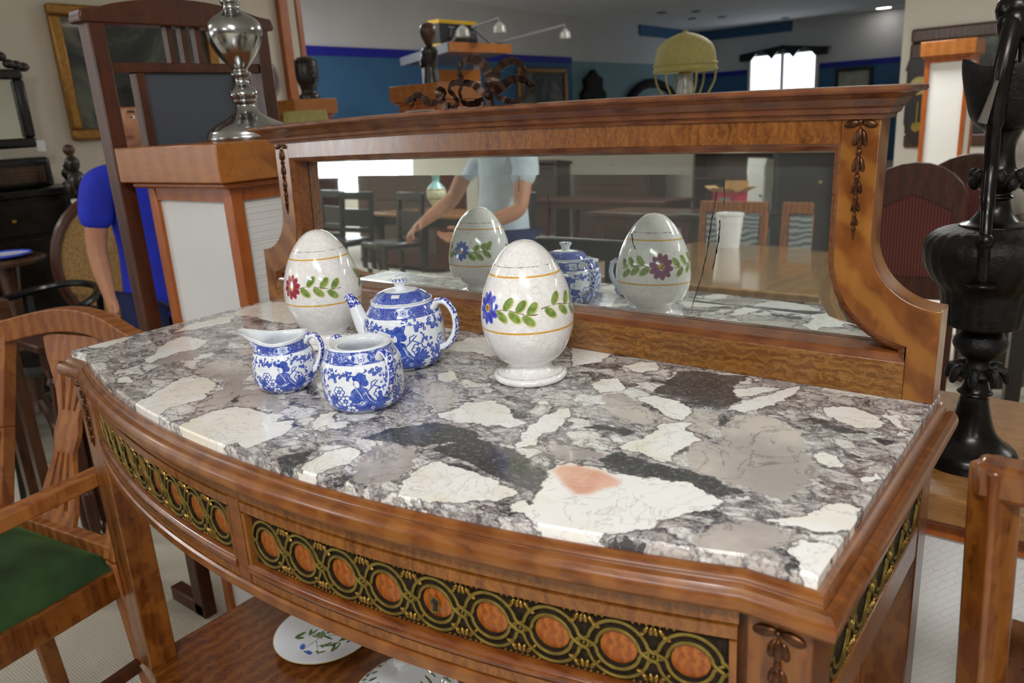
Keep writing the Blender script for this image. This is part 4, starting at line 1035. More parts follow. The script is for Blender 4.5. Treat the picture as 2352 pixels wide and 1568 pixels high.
# ------------------------------------------------------------------ blue and white tea set
def m_china():
    t = NT('blue_printed_porcelain'); v = t.coord()
    nz = t.noise(v, 700, 3); n2 = t.noise(v, 160, 4); n3 = t.noise(v, 60, 2)
    ink = t.step(t.math('ADD', t.attr('ink'), t.math('MULTIPLY', t.math('SUBTRACT', n2, 0.5), 0.0006)), -0.00012, 0.00012)
    blue = t.mix(t.step(n2, 0.3, 0.7), lin((28, 52, 158)), lin((70, 102, 190)))
    blue = t.mix(t.step(nz, 0.55, 0.65, 0, 0.45), blue, lin((150, 172, 220)))
    band = t.step(t.attr('band'), -0.0003, 0.0003)
    speck = t.step(nz, 0.44, 0.56)
    bandc = t.mix(speck, lin((36, 62, 164)), lin((176, 192, 226)))
    bandc = t.mix(t.step(n3, 0.42, 0.5, 0, 0.7), bandc, lin((30, 54, 160)))
    base = t.mix(t.step(n2, 0.3, 0.7), lin((236, 240, 244)), lin((226, 232, 240)))
    col = t.mix(band, base, bandc)
    col = t.mix(t.step(t.attr('reserve'), -0.0001, 0.0002), col, lin((206, 216, 236)))
    col = t.mix(ink, col, blue)
    return t.fin(col, 0.09, 0.0, 0.6, 0.03)
M['china'] = m_china()
M['china_white'] = plain('white_porcelain', (236, 239, 242), 0.10, 0.0, 0.02, 20, coat=0.5)
def floret(f, x, z, r):
    for k in range(5):
        a = 2 * PI * k / 5 + PI / 2; f.circ(x + r * .62 * math.cos(a), z + r * .62 * math.sin(a), r * .40)
    f.circ(x, z, r * .22, True)
def peony(f, x, z, r):
    for k in range(6):
        a = 2 * PI * k / 6; f.circ(x + r * .62 * math.cos(a), z + r * .62 * math.sin(a), r * .46)
    for k in range(6):
        a = 2 * PI * k / 6; f.circ(x + r * .62 * math.cos(a), z + r * .62 * math.sin(a), r * .27, True)
    f.circ(x, z, r * .34); f.circ(x, z, r * .12, True)
def leaf5(f, x, z, r, a):
    for d in (-.9, -.4, 0, .4, .9): f.ell(x + r * .5 * math.cos(a + d), z + r * .5 * math.sin(a + d), r * .55, r * .17, a + d)
def sprig(f, x, z, s, dx, dz):
    rnd = random.Random(int((x * 1e4 + z * 1e5)))
    pts = [(x, z)]
    for i in range(5): pts.append((pts[-1][0] + dx * s * .2, pts[-1][1] + dz * s * .2 + rnd.uniform(-.05, .05) * s))
    f.line(pts, .00045)
    for i, (a, b) in enumerate(pts):
        for k in range(4):
            u, v = a + rnd.uniform(-.20, .20) * s, b + rnd.uniform(-.20, .20) * s
            f.cap(a, b, u, v, .00025); floret(f, u, v, s * rnd.uniform(.055, .078))
def lady(f, x, z, s):
    P = lambda L: [(x + a * s, z + b * s) for a, b in L]
    f.poly(P([(-.46, -.50), (-.50, -.40), (-.36, -.26), (-.24, -.06), (-.19, .10), (-.10, .18), (.04, .20), (.17, .14), (.20, .00), (.30, -.16), (.48, -.30), (.52, -.46), (.30, -.52), (-.25, -.53)]))
    for L in ([(-.09, .17), (.00, .02), (.05, -.12)], [(-.30, -.20), (-.1, -.24), (.14, -.18)], [(.12, .06), (.20, -.14), (.40, -.34)]): f.line(P(L), .009 * s, True)
    for a, b, r in ((.045, .335, .135), (.13, .28, .085), (-.07, .41, .07), (.03, .47, .075), (.12, .44, .055)): f.circ(x + a * s, z + b * s, r * s)
    f.ell(x - .055 * s, z + .265 * s, .062 * s, .088 * s, .2, True)
    f.line(P([(-.115, .33), (-.122, .27), (-.075, .18), (-.02, .17)]), .009 * s); f.cap(x - .095 * s, z + .285 * s, x - .065 * s, z + .29 * s, .008 * s)
    f.line(P([(-.03, .43), (-.17, .47), (-.23, .43)]), .014 * s); f.line(P([(.06, .50), (.20, .55)]), .012 * s)
    f.line(P([(.17, .06), (.32, .20), (.42, .30)]), .014 * s); f.line(P([(.32, .20), (.46, .12), (.38, .04)]), .014 * s); f.line(P([(.26, .14), (.27, .28), (.38, .32)]), .012 * s)
    for a, b in ((.02, -.22), (.26, -.38), (-.2, -.40)):
        f.circ(x + a * s, z + b * s, .045 * s, True); f.circ(x + a * s, z + b * s, .026 * s)
def china_paint(zlo, zhi, bz0, bz1, shift, s, rimz=None):
    """shoulder band from bz0 to bz1, figure scene between zlo and zhi"""
    def paint(X, Z, R):
        band = np.minimum(Z - bz0, bz1 - Z); band = np.clip(band, -.02, .02)
        f = Field(X, Z, .008); h = zhi - zlo
        for k in range(-1, 3):
            c = shift + k * s * 2.35
            lady(f, c, zlo + h * .46, h * .86)
            peony(f, c - .52 * s, zlo + h * .32, h * .14); peony(f, c - .72 * s, zlo + h * .52, h * .12); peony(f, c + .66 * s, zlo + h * .44, h * .12); peony(f, c - .36 * s, zlo + h * .10, h * .14)
            for a, b, q in ((-.60, .16, 3.6), (-.82, .30, 2.6), (.52, .18, .4), (.72, .24, .9), (.60, .06, -.6), (-.72, .02, 4.2), (-.9, .12, 3.3)): leaf5(f, c + a * s, zlo + h * b, h * .20, q)
            f.line([(c + .45 * s, zlo + h * .1), (c + .58 * s, zlo + h * .28), (c + .66 * s, zlo + h * .42)], .0005)
            sprig(f, c - 1.05 * s, zlo + h * .90, h * .50, 1.0, -.15); sprig(f, c + .38 * s, zlo + h * .93, h * .55, 1.0, -.18); sprig(f, c + .85 * s, zlo + h * .72, h * .45, .5, -.8)
        g = Field(X, Z, .008)
        nb = 7 if s > .04 else 6
        for k in range(-nb, nb + 1):
            c = k * s * .95; zc = (bz0 + bz1) / 2
            if k % 2 == 0:
                peony(f, c, zc, (bz1 - bz0) * .30); leaf5(f, c - (bz1 - bz0) * .55, zc, (bz1 - bz0) * .35, PI); leaf5(f, c + (bz1 - bz0) * .55, zc, (bz1 - bz0) * .35, 0)
                g.ell(c, zc, (bz1 - bz0) * .95, (bz1 - bz0) * .40, 0)
        ln = np.maximum(.0004 - np.abs(Z - bz0), .0003 - np.abs(Z - bz1)); F = np.maximum(f.F, ln)
        return {'ink': F, 'band': band, 'reserve': g.F}
    return paint
def handle(t, pts, r, name='handle', mat=None, strip_ink=True):
    P = smooth(pts, 7); n = len(P)
    rs = [r * (1.15 - .3 * math.sin(PI * i / (n - 1))) for i in range(n)]
    o = G().tube(P, rs, 12, nrm=(pts[0][1] - pts[-1][1] + 1e-3, pts[-1][0] - pts[0][0], 0) if False else None, flat=1.0).obj(name, mat or M['handle_china'], t, ang=70)
    return o
def m_handle():
    t = NT('porcelain_with_blue_edge'); v = t.coord()
    ink = t.math('MULTIPLY', t.step(t.noise(v, 300, 4), 0.40, 0.52), t.step(t.attr('outer'), 0.15, 0.55))
    return t.fin(t.mix(ink, lin((236, 240, 244)), lin((34, 58, 164))), 0.09, 0.0, 0.6, 0.03)
M['handle_china'] = m_handle()
def loop_handle(t, ang, pts, w, th, name='handle'):
    """flat loop handle in the vertical plane at angle ang; pts are (r, z)"""
    c = smooth([(r, z, 0) for r, z in pts], 8); g = G(); n = len(c); vs = []; out = []
    ca, sa = math.cos(ang), math.sin(ang); K = 12
    for i, q in enumerate(c):
        d = (c[min(n - 1, i + 1)] - c[max(0, i - 1)]).normalized(); nr = Vector((d.y, -d.x, 0))
        f = 1.25 - .25 * math.sin(PI * i / (n - 1))
        for k in range(K):
            a = 2 * PI * k / K; u = math.cos(a) * th * f; b = math.sin(a) * w * f
            r = q.x + nr.x * u; z = q.y + nr.y * u
            vs.append((r * ca - b * sa, r * sa + b * ca, z)); out.append(math.cos(a) * (-1 if False else 1))
    fs = []
    for i in range(n - 1):
        for k in range(K): l = (k + 1) % K; fs.append((i * K + k, i * K + l, i * K + K + l, i * K + K + k))
    fs += [tuple(range(K))[::-1], tuple((n - 1) * K + k for k in range(K))]
    o = g.add(vs, fs).obj(name, M['handle_china'], t, ang=80)
    mid = c[n // 2]; sgn = 1.0
    set_attr(o.data, 'outer', -np.array(out))
    return o
# sugar bowl (no lid)
SX, SY = .042, .083
sb = thing('sugar_bowl', 'lidless blue and white porcelain sugar bowl with two handles, in front of the teapot', 'sugar bowl', (SX, SY, H))
prof = [(0.0, .0012), (.030, .0012), (.0330, .0), (.0350, .0012)] + curve_prof([(.0355, .003), (.0460, .0070), (.0515, .0150), (.0537, .0290), (.0537, .0460), (.0522, .0600), (.0497, .0670), (.0478, .0690), (.0468, .0708), (.0450, .0770), (.0430, .0830), (.0424, .0865), (.0405, .0878), (.0370, .0870), (.0310, .0845), (.0295, .0850), (.0285, .0830), (.0300, .0760), (.0400, .0600), (.0430, .0400), (.0380, .0180), (.0200, .0080)], 7) + [(0, .008)]
pn = china_paint(.004, .066, .0695, .0855, -.006, .036)
def bowl_paint(X, Z, R):
    d = pn(X, Z, R); k = np.arange(X.shape[0])[:, None] * np.ones_like(X)
    top = np.argmax(Z[:, 0]); inside = k > top - 1
    for q in d: d[q] = np.where(inside, -.02, d[q])
    return d
lathe_grid('bowl', prof, 260, 420, M['china'], sb, bowl_paint, th0=facing(SX, SY), rref=.05)
for a in (math.radians(-8), math.radians(172)):
    loop_handle(sb, a, [(.0440, .0745), (.0540, .0840), (.0650, .0780), (.0690, .0600), (.0640, .0430), (.0560, .0310), (.0510, .0260)], .0060, .0042)
# cream jug
JX, JY = -.115, .072
cj = thing('cream_jug', 'small blue and white porcelain cream jug with a pouring lip', 'jug', (JX, JY, H))
prof = [(0.0, .0012), (.024, .0012), (.0265, .0), (.0285, .0012)] + curve_prof([(.0290, .003), (.0388, .0078), (.0435, .0165), (.0450, .0300), (.0448, .0430), (.0430, .0535), (.0406, .0590), (.0392, .0606), (.0378, .0670), (.0378, .0730), (.0392, .0790), (.0380, .0800), (.0345, .0760), (.0345, .0680), (.0390, .0520), (.0420, .0340), (.0380, .0180), (.0200, .0070)], 7) + [(0, .007)]
SPA = math.radians(218)
def jug_def(x, y, z, R, T):
    dt = (T - SPA + PI) % (2 * PI) - PI
    k = np.clip((z - .058) / .022, 0, 1) ** 1.4
    sp = np.exp(-(dt / .42) ** 2) * k
    r2 = np.hypot(x, y); s = np.where(r2 > 1e-6, (r2 + .021 * sp) / np.maximum(r2, 1e-6), 1.0)
    pinch = 1 - .10 * k * np.exp(-((np.abs(dt) - .95) / .5) ** 2)
    return x * s * pinch, y * s * pinch, z + .008 * sp + .003 * k * np.cos(dt * 2)
pj = china_paint(.004, .057, .0605, .0745, -.004, .031)
def jug_paint(X, Z, R):
    d = pj(X, Z, R); k = np.arange(X.shape[0])[:, None] * np.ones_like(X); top = np.argmax(Z[:, 0])
    for q in d: d[q] = np.where(k > top - 1, -.02, d[q])
    return d
lathe_grid('body', prof, 240, 380, M['china'], cj, jug_paint, jug_def, facing(JX, JY), .043)
loop_handle(cj, math.radians(30), [(.0350, .0690), (.0430, .0780), (.0530, .0770), (.0590, .0640), (.0560, .0470), (.0480, .0310), (.0420, .0250)], .0055, .0040)
# teapot
TX, TY = -.0396, .2413
tp = thing('teapot', 'blue and white porcelain teapot with a domed lid, between the two eggs', 'teapot', (TX, TY, H))
prof = [(0.0, .0012), (.038, .0012), (.0410, .0), (.0430, .0012)] + curve_prof([(.0435, .003), (.0540, .0085), (.0595, .0210), (.0612, .0400), (.0612, .0600), (.0598, .0740), (.0572, .0815), (.0550, .0840), (.0535, .0870), (.0478, .0965), (.0462, .1010), (.0470, .1030), (.0455, .1035), (.0435, .1005), (.0440, .0950), (.0530, .0750), (.0550, .0450), (.0480, .0180), (.0250, .0080)], 7) + [(0, .008)]
pt_ = china_paint(.004, .080, .0835, .0985, -.012, .043)
def pot_paint(X, Z, R):
    d = pt_(X, Z, R); k = np.arange(X.shape[0])[:, None] * np.ones_like(X); top = np.argmax(Z[:, 0])
    for q in d: d[q] = np.where(k > top, -.02, d[q])
    return d
lathe_grid('body', prof, 260, 440, M['china'], tp, pot_paint, None, facing(TX, TY), .057)
HA = math.atan2(.34, .94)
loop_handle(tp, HA, [(.0500, .0900), (.0600, .1000), (.0740, .0980), (.0850, .0800), (.0850, .0560), (.0730, .0350), (.0580, .0270)], .0066, .0048)
sp = smooth([(.050, .040, 0), (.066, .052, 0), (.076, .074, 0), (.083, .093, 0), (.0925, .1065, 0)], 6)
n = len(sp); rs = [.0185 + (.0072 - .0185) * (i / (n - 1)) ** .7 for i in range(n)]
sa = HA + PI
o = G().tube([(q.x * math.cos(sa), q.x * math.sin(sa), q.y) for q in sp], rs, 16).obj('spout', M['handle_china'], tp, ang=80)
set_attr(o.data, 'outer', np.array([1.0 if (i // 16) > n - 9 else -1.0 for i in range(n * 16)]))
lid = curve_prof([(.0448, .1010), (.0452, .1030), (.0430, .1060), (.0380, .1110), (.0290, .1155), (.0180, .1180), (.0090, .1190), (.0080, .1215), (.0092, .1260), (.0118, .1300), (.0118, .1322), (.0085, .1338), (.0, .1342)], 7)
def lid_paint(X, Z, R):
    band = np.minimum(Z - .1035, .1165 - Z); f = Field(X, R, .006); g = Field(X, R, .006)
    for k in range(-6, 7):
        peony(f, k * .027, .034, .0050); leaf5(f, k * .027 + .010, .030, .006, .3); leaf5(f, k * .027 - .010, .036, .006, 3.0)
    f.F = np.where(Z > .1165, -.02, f.F)
    for k in range(-3, 4): leaf5(f, k * .03, .006, .010, 1.5)
    f.F = np.where((Z > .1165) & (Z < .1305), -.02, f.F)
    return {'ink': f.F, 'band': np.clip(band, -.02, .02), 'reserve': np.full(X.shape, -.02)}
lathe_grid('lid', lid, 120, 260, M['china'], tp, lid_paint, None, facing(TX, TY), .057)
th = facing(TX, TY) - .25
M['tagpaper'] = plain('paper_tag', (220, 222, 224), 0.7)
o = G().box(-.006, .006, -.0035, .0035, -.0002, .0002).obj('price_sticker', M['tagpaper'], tp)
o.matrix_basis = Matrix.Translation((.035 * math.cos(th), .035 * math.sin(th), .1135)) @ Matrix.Rotation(th + PI / 2, 4, 'Z') @ Matrix.Rotation(math.radians(32), 4, 'X')

# ------------------------------------------------------------------ things on the lower shelf
pq = at_z(748, 1455, .21)
def m_plate():
    t = NT('botanical_plate_glaze'); v = t.coord()
    n2 = t.noise(v, 200, 4)
    def mk(a): return t.step(t.attr(a), -0.0003, 0.0003)
    col = t.mix(mk('green'), lin((226, 230, 236)), t.mix(t.step(n2, 0.35, 0.65), lin((52, 84, 46)), lin((110, 136, 84))))
    col = t.mix(mk('blue'), col, lin((64, 104, 196))); col = t.mix(mk('rim'), col, lin((176, 150, 90)))
    return t.fin(col, 0.10, 0.0, 0.5, 0.03)
M['plate'] = m_plate()
pl = thing('dinner_plate', 'white plate painted with green leaves and blue flowers, on the lower shelf', 'plate', (pq.x, pq.y, .199))
pr = curve_prof([(0, .004), (.05, .004), (.066, .007), (.090, .014), (.1035, .0185), (.1045, .0195), (.1030, .0200), (.0880, .0160), (.064, .0095), (.048, .0068), (0, .0066)], 6)
pr[0] = (0, .004)
def plate_paint(X, Z, R):
    k = np.arange(R.shape[0])[:, None] * np.ones_like(R); topside = k > np.argmax(R[:, 0])
    T = X / .1; x, y = R * np.cos(T), R * np.sin(T)
    g = Field(x, y, .02); b = Field(x, y, .02)
    for p in ([(-.02, .02), (.0, -.01), (.03, -.05)], [(-.03, -.03), (0, -.01), (.01, .04)], [(.0, -.01), (-.04, .01)], [(.01, -.02), (.06, -.02)]): g.line(p, .0009)
    rnd = random.Random(3)
    for _ in range(26):
        a = rnd.uniform(0, 6.28); r = rnd.uniform(.008, .058); g.ell(r * math.cos(a), r * math.sin(a), rnd.uniform(.007, .014), rnd.uniform(.002, .0042), rnd.uniform(0, 3.1))
    for a, r in ((2.6, .05), (2.9, .062), (.9, .06), (-1.2, .052), (-.7, .058)): b.ell(r * math.cos(a), r * math.sin(a), .010, .0055, a + 1)
    return {'green': np.where(topside, g.F, -.02), 'blue': np.where(topside, b.F, -.02), 'rim': .0011 - np.abs(R - .1042)}
lathe_grid('plate_body', pr, 130, 200, M['plate'], pl, plate_paint, None, facing(pq.x, pq.y), .1)
tq = at_z(930, 1600, .30)
tu = thing('lidded_tureen', 'white glazed tureen with a band of dark leaves, under the centre drawer', 'tureen', (tq.x, tq.y, .199))
pr = curve_prof([(0, .0), (.045, .0), (.050, .006), (.075, .030), (.094, .065), (.096, .090), (.086, .112), (.066, .126), (.060, .129)], 7)
def tur_paint(X, Z, R):
    g = Field(X, Z, .01); b = Field(X, Z, .01)
    for k in range(-22, 23):
        c = k * .0135; g.ell(c, .121, .0042, .0026, .6); g.ell(c + .004, .1235, .0042, .0022, -.5)
        if k % 4 == 0: b.circ(c + .009, .1225, .003)
    return {'green': g.F, 'blue': b.F, 'rim': np.full(X.shape, -.02)}
lathe_grid('tureen_bowl', pr, 120, 260, M['plate'], tu, tur_paint, None, facing(tq.x, tq.y), .09)
ld = curve_prof([(.0615, .128), (.0640, .131), (.056, .140), (.040, .150), (.020, .156), (.008, .158), (.007, .163), (.013, .170), (.011, .178), (0, .181)], 6)
lathe_grid('lid', ld, 60, 160, M['plate'], tu, lambda X, Z, R: {'green': (lambda f: ([f.ell(k * .03, .145, .009, .003, .5) for k in range(-9, 10)], f.F)[1])(Field(X, Z, .01)), 'blue': np.full(X.shape, -.02), 'rim': np.full(X.shape, -.02)}, None, 0, .09)

# ================================================================== display plinths
def plinth(name, label, x0, x1, y0, y1, zt, over=.04, capm=None, panelm=None, cap=.082):
    """frame of pine posts with embossed panels and an overhanging cap; x0..x1, y0..y1 is the body"""
    cx, cy = (x0 + x1) / 2, (y0 + y1) / 2; wx, wy = (x1 - x0) / 2, (y1 - y0) / 2
    t = thing(name, label, 'plinth', (cx, cy, 0))
    capm = capm or M['pine_top']; panelm = panelm or M['quilt']; p = .032
    G().box(-wx - over, wx + over, -wy - over, wy + over, zt - cap, zt).obj('cap', capm, t, bev=.003)
    G().box(-wx - over * .55, wx + over * .55, -wy - over * .55, wy + over * .55, zt - cap - .014, zt - cap).obj('cap_moulding', M['pine'], t, bev=.005)
    for sx in (-1, 1):
        for sy in (-1, 1):
            a, b = sorted((sx * wx, sx * (wx - p))); c, d = sorted((sy * wy, sy * (wy - p)))
            G().box(a, b, c, d, 0, zt - cap - .014).obj('post', M['pine'], t, bev=.003)
    for s in (-1, 1):
        a, b = sorted((s * (wy - .012), s * (wy - .018)))
        G().box(-wx + p, wx - p, a, b, .05, zt - cap - .045).obj('panel', panelm, t)
        a, b = sorted((s * (wx - .012), s * (wx - .018)))
        G().box(a, b, -wy + p, wy - p, .05, zt - cap - .045).obj('panel', panelm, t)
    for (z0, z1) in ((0.0, .05), (zt - cap - .045, zt - cap - .0141)):
        for s in (-1, 1):
            a, b = sorted((s * (wy - .004), s * (wy - .028)))
            G().box(-wx + p, wx - p, a, b, z0, z1).obj('rail', M['pine'], t)
            a, b = sorted((s * (wx - .004), s * (wx - .028)))
            G().box(a, b, -wy + p, wy - p, z0, z1).obj('rail', M['pine'], t)
    return t
c1 = at_y(492, 322, .372); c0 = at_y(262, 347, .372)
PZ = (c1.z + c0.z) / 2
plinth('display_plinth', 'tall plinth of orange pine with white embossed panels, carrying the silver lamp', c0.x + .042, c1.x - .042, .414, .76, PZ, .042)
# silver lamp base standing on it
lp = at_z(522, 317, PZ); lx, ly = (c0.x + c1.x) / 2 + .03, .585
lamp = thing('table_lamp', 'polished silver baluster lamp base on the orange plinth', 'lamp', (lx, ly, PZ))
def lz(y): return (1160 - y) / 2950.0
prof = [(.0, 0)] + curve_prof([(.098, 0), (.100, lz(1140)), (.098, lz(1120)), (.094, lz(1090)), (.082, lz(1060)), (.062, lz(1030)), (.046, lz(1005)), (.030, lz(970)), (.022, lz(930)), (.023, lz(915)), (.030, lz(900)), (.028, lz(888)), (.034, lz(858)), (.030, lz(820)), (.018, lz(785)), (.016, lz(745)), (.024, lz(725)), (.023, lz(708)), (.017, lz(690)), (.030, lz(645)), (.047, lz(580)), (.060, lz(500)), (.0635, lz(440)), (.057, lz(380)), (.037, lz(335)), (.021, lz(305)), (.018, lz(275)), (.023, lz(250)), (.022, lz(232)), (.036, lz(208)), (.030, lz(182)), (.017, lz(140)), (.013, lz(95)), (.019, lz(62)), (.017, lz(45)), (.031, lz(10)), (.031, lz(-15)), (.018, lz(-60)), (.013, lz(-100)), (.016, lz(-140)), (.012, lz(-180))], 4) + [(0, lz(-181))]
G().lathe(prof, 48).obj('lamp_body', M['silver'], lamp, ang=60)
G().lathe([(.0125, lz(-180)), (.0125, lz(-300)), (.015, lz(-301)), (.015, lz(-380)), (0, lz(-381))], 20).obj('lamp_socket', M['brass_dark'], lamp)

# ================================================================== mahogany fire screen / panel frame
XS = -1.172
def sp_(px, py): return at_x(px, py, XS)
yl, yr = sp_(190, 60).y, sp_(600, 50).y
zc0 = sp_(238, 56).z; zr1 = sp_(300, 145).z; zr0 = sp_(300, 168).z
scr = thing('panelled_screen', 'tall dark mahogany screen with arched crest, slats and a slate-grey panel', 'screen', (XS, (yl + yr) / 2, 0))
def L_(g): 
    return g.xf(lambda v: v - Vector((XS, (yl + yr) / 2, 0)))
sw = .040
for a, b in ((yl, yl + sw), (yr - sw, yr)):
    L_(G().box(XS - .025, XS + .025, a, b, 0, zc0 + .01)).obj('stile', M['mahog'], scr, bev=.003)
zm = sp_(400, 2).z
cr = [(yl - .015, zc0), (yl - .018, zc0 + .012), (yl - .012, zc0 + .030)]
for i in range(13):
    q = i / 12; cr.append((yl + .03 + (yr - yl - .06) * q, zc0 + .035 + (zm - zc0 - .035) * math.sin(PI * q) ** .8))
cr += [(yr + .012, zc0 + .030), (yr + .018, zc0 + .012), (yr + .015, zc0)]
L_(G().prism_x(cr, XS - .03, XS + .03)).obj('arched_crest', M['mahog'], scr, bev=.004)
L_(G().box(XS - .018, XS + .018, yl + sw, yr - sw, zr0, zr1)).obj('rail', M['mahog'], scr, bev=.002)
for px in (388, 420, 452):
    y = sp_(px, 100).y; L_(G().box(XS - .011, XS + .011, y - .008, y + .008, zr1, zc0)).obj('slat', M['mahog'], scr)
yi = sp_(309, 200).y
for a in (yi, yr - sw - (yi - yl - sw) - .024):
    L_(G().box(XS - .016, XS + .016, a, a + .024, .40, zr0)).obj('inner_stile', M['mahog'], scr, bev=.002)
L_(G().box(XS - .006, XS + .006, yi + .024, yr - sw - (yi - yl - sw) - .024, .40, zr0)).obj('grey_panel', M['grey_panel'], scr)
for z0, z1 in ((.33, .40), (.10, .15)):
    L_(G().box(XS - .018, XS + .018, yl + sw, yr - sw, z0, z1)).obj('rail', M['mahog'], scr, bev=.002)
for a in (yl, yr - sw):
    L_(G().box(XS - .16, XS + .024, a, a + sw, 0, .045)).obj('foot', M['mahog'], scr, bev=.006)

# ================================================================== near left wall: painting, mirror, sideboard
def frame_on_x(name, label, cat, X, p0, p1, wd, fm, inner, innm, depth=.05):
    """hung on a wall facing +x; p0, p1: top-left and bottom-right pixels"""
    a, b = at_x(*p0, X), at_x(*p1, X); y0, y1 = sorted((a.y, b.y)); z0, z1 = sorted((a.z, b.z))
    t = thing(name, label, cat, (X, (y0 + y1) / 2, z0))
    sh = lambda g: g.xf(lambda v: v - Vector((X, (y0 + y1) / 2, z0)))
    for bx in ((y0, y1, z0, z0 + wd), (y0, y1, z1 - wd, z1), (y0, y0 + wd, z0 + wd, z1 - wd), (y1 - wd, y1, z0 + wd, z1 - wd)):
        g = G().box(X, X + depth, *bx); k = wd * .45
        sh(g).obj('frame_member', fm, t, bev=min(.012, wd * .25))
    sh(G().box(X + .004, X + depth * .4, y0 + wd, y1 - wd, z0 + wd, z1 - wd)).obj(inner, innm, t)
    return t
frame_on_x('landscape_painting', 'dark landscape painting in a broad gilt frame, behind the mahogany screen', 'painting', -3.6, (97, 8), (520, 302), .055, M['gilt'], 'canvas', M['painting'])
a = at_x(0, 168, -3.35); b = at_x(80, 338, -3.35)
wm = frame_on_x('wall_mirror', 'old mirror in a black frame with carved crest, standing on the black sideboard', 'mirror', -3.4, (-70, 160), (80, 338), .045, M['black'], 'mirror_pane', M['mirror'])
cz = at_x(0, 150, -3.08)
g = G()
rnd = random.Random(5)
for i in range(9):
    g.ball((.02, -.12 + .03 * i, 0.415 + .05 * math.sin(PI * i / 8) + rnd.uniform(-.012, .012)), (.018, .028, .022), 8, 6)
zt_ = at_x(40, 160, -3.4).z - at_x(40, 338, -3.4).z
g.xf(lambda v: Vector((v.x, v.y, v.z - .415 + zt_ + .005)))
g.obj('carved_crest', M['darkwood'], wm)
G().box(.045, .048, .09, .13, -.02, .03).obj('paper_tag', M['tagpaper'], wm)
# black sideboard below
zs = at_x(60, 437, -3.15).z; ye = at_x(212, 440, -3.15).y
sd = thing('sideboard', 'long black sideboard against the near wall, carrying radio and mirror', 'sideboard', (-3.36, (ye - .9) / 2, 0))
def S_(g): return g.xf(lambda v: v - Vector((-3.36, (ye - .9) / 2, 0)))
S_(G().box(-3.58, -3.16, -.9, ye - .02, .08, zs - .03)).obj('body', M['black'], sd, bev=.004)
S_(G().box(-3.59, -3.13, -.92, ye, zs - .03, zs)).obj('top', M['black'], sd, bev=.005)
for k in range(3):
    w0 = -.88 + k * (ye + .86) / 3; w1 = w0 + (ye + .86) / 3 - .02
    d = S_(G().box(-3.16, -3.145, w0, w1, .12, zs - .22)).obj('door', M['black'], sd, bev=.004)
    S_(G().box(-3.145, -3.138, w0 + .05, w1 - .05, .18, zs - .30)).obj('door_panel', M['black'], d, bev=.006)
    dr = S_(G().box(-3.16, -3.143, w0, w1, zs - .20, zs - .06)).obj('drawer', M['black'], sd, bev=.004)
    S_(G().ball((-3.135, (w0 + w1) / 2, zs - .13), .012)).obj('knob', M['brass_dark'], dr)
for y in (-.86, ye - .1):
    for x in (-3.52, -3.2): S_(G().box(x - .03, x + .03, y - .03, y + .03, 0, .08)).obj('foot', M['black'], sd)
r0 = at_x(0, 437, -3.25); r1 = at_x(122, 425, -3.25); rz = at_x(60, 362, -3.25).z
rd = thing('radio', 'old dark radio with rounded corners and a wooden dial panel', 'radio', (-3.28, r1.y - .16, zs))
G().box(-.09, .09, -.17, .15, .003, rz - zs).obj('case', M['black'], rd, bev=.02, seg=4)
G().box(.091, .095, -.13, .11, .03, (rz - zs) * .72).obj('dial_panel', M['walnut'], rd, bev=.003)
for k in range(5): G().box(.0951, .098, -.12, .10, .042 + k * (rz - zs) * .12, .045 + k * (rz - zs) * .12).obj('grille_bar', M['darkwood'], rd)
for y in (-.14, .12): G().lathe([(.011, 0), (.012, .012), (0, .013)], 14, M=Matrix.Translation((.09, y, .02)) @ Matrix.Rotation(PI / 2, 4, 'Y')).obj('knob', M['black'], rd)
# carved hall chair with narrow back
hx = -3.02; hb = at_x(203, 520, hx); htop = at_x(155, 333, hx)
hc = thing('carved_hall_chair', 'carved hall chair with a tall narrow pale-edged back and a round finial', 'chair', (hx, hb.y, 0))
def back_y(z): return (htop.y - hb.y) * (z - hb.z) / (htop.z - hb.z)
zf = htop.z
def bp(dy, z): return (0, back_y(z) + dy, z)
for s in (-1, 1):
    G().bar(bp(s * .026, hb.z - .05), bp(s * .034, zf - .24), .016, .02).obj('pale_edge', M['white'], hc)
G().bar(bp(0, hb.z - .06), bp(0, zf - .22), .022, .026, .03, .026).ball(bp(0, zf - .33), (.018, .030, .05)).ball(bp(0, hb.z + .08), (.016, .022, .04)).obj('splat', M['walnut'], hc)
g = G().ball(bp(0, zf - .17), (.024, .044, .06)).ball(bp(-.03, zf - .19), (.02, .03, .045)).ball(bp(.028, zf - .21), (.02, .028, .03)).ball(bp(0, zf - .085), (.022, .033, .038))
g.obj('carved_panel', M['darkwood'], hc)
G().ball(bp(0, zf - .022), (.02, .026, .026)).lathe([(.012, 0), (.016, .012), (.010, .024)], 12, bp(0, zf - .06)).obj('finial', M['walnut'], hc)
G().lathe([(.0, .44), (.14, .44), (.15, .46), (.14, .475), (0, .475)], 28, (.13, .02, 0)).obj('seat', M['darkwood'], hc)
for s in (-1, 1):
    for dx, sx in ((.22, .10), (.04, -.06)):
        G().bar((dx + .0, .02 + s * .10, .44), (dx + sx, .02 + s * .16, 0), .03, .03, .022, .022).obj('leg', M['darkwood'], hc)
G().bar((-.02, .02, .44), bp(0, hb.z - .05), .03, .05).obj('back_support', M['darkwood'], hc)
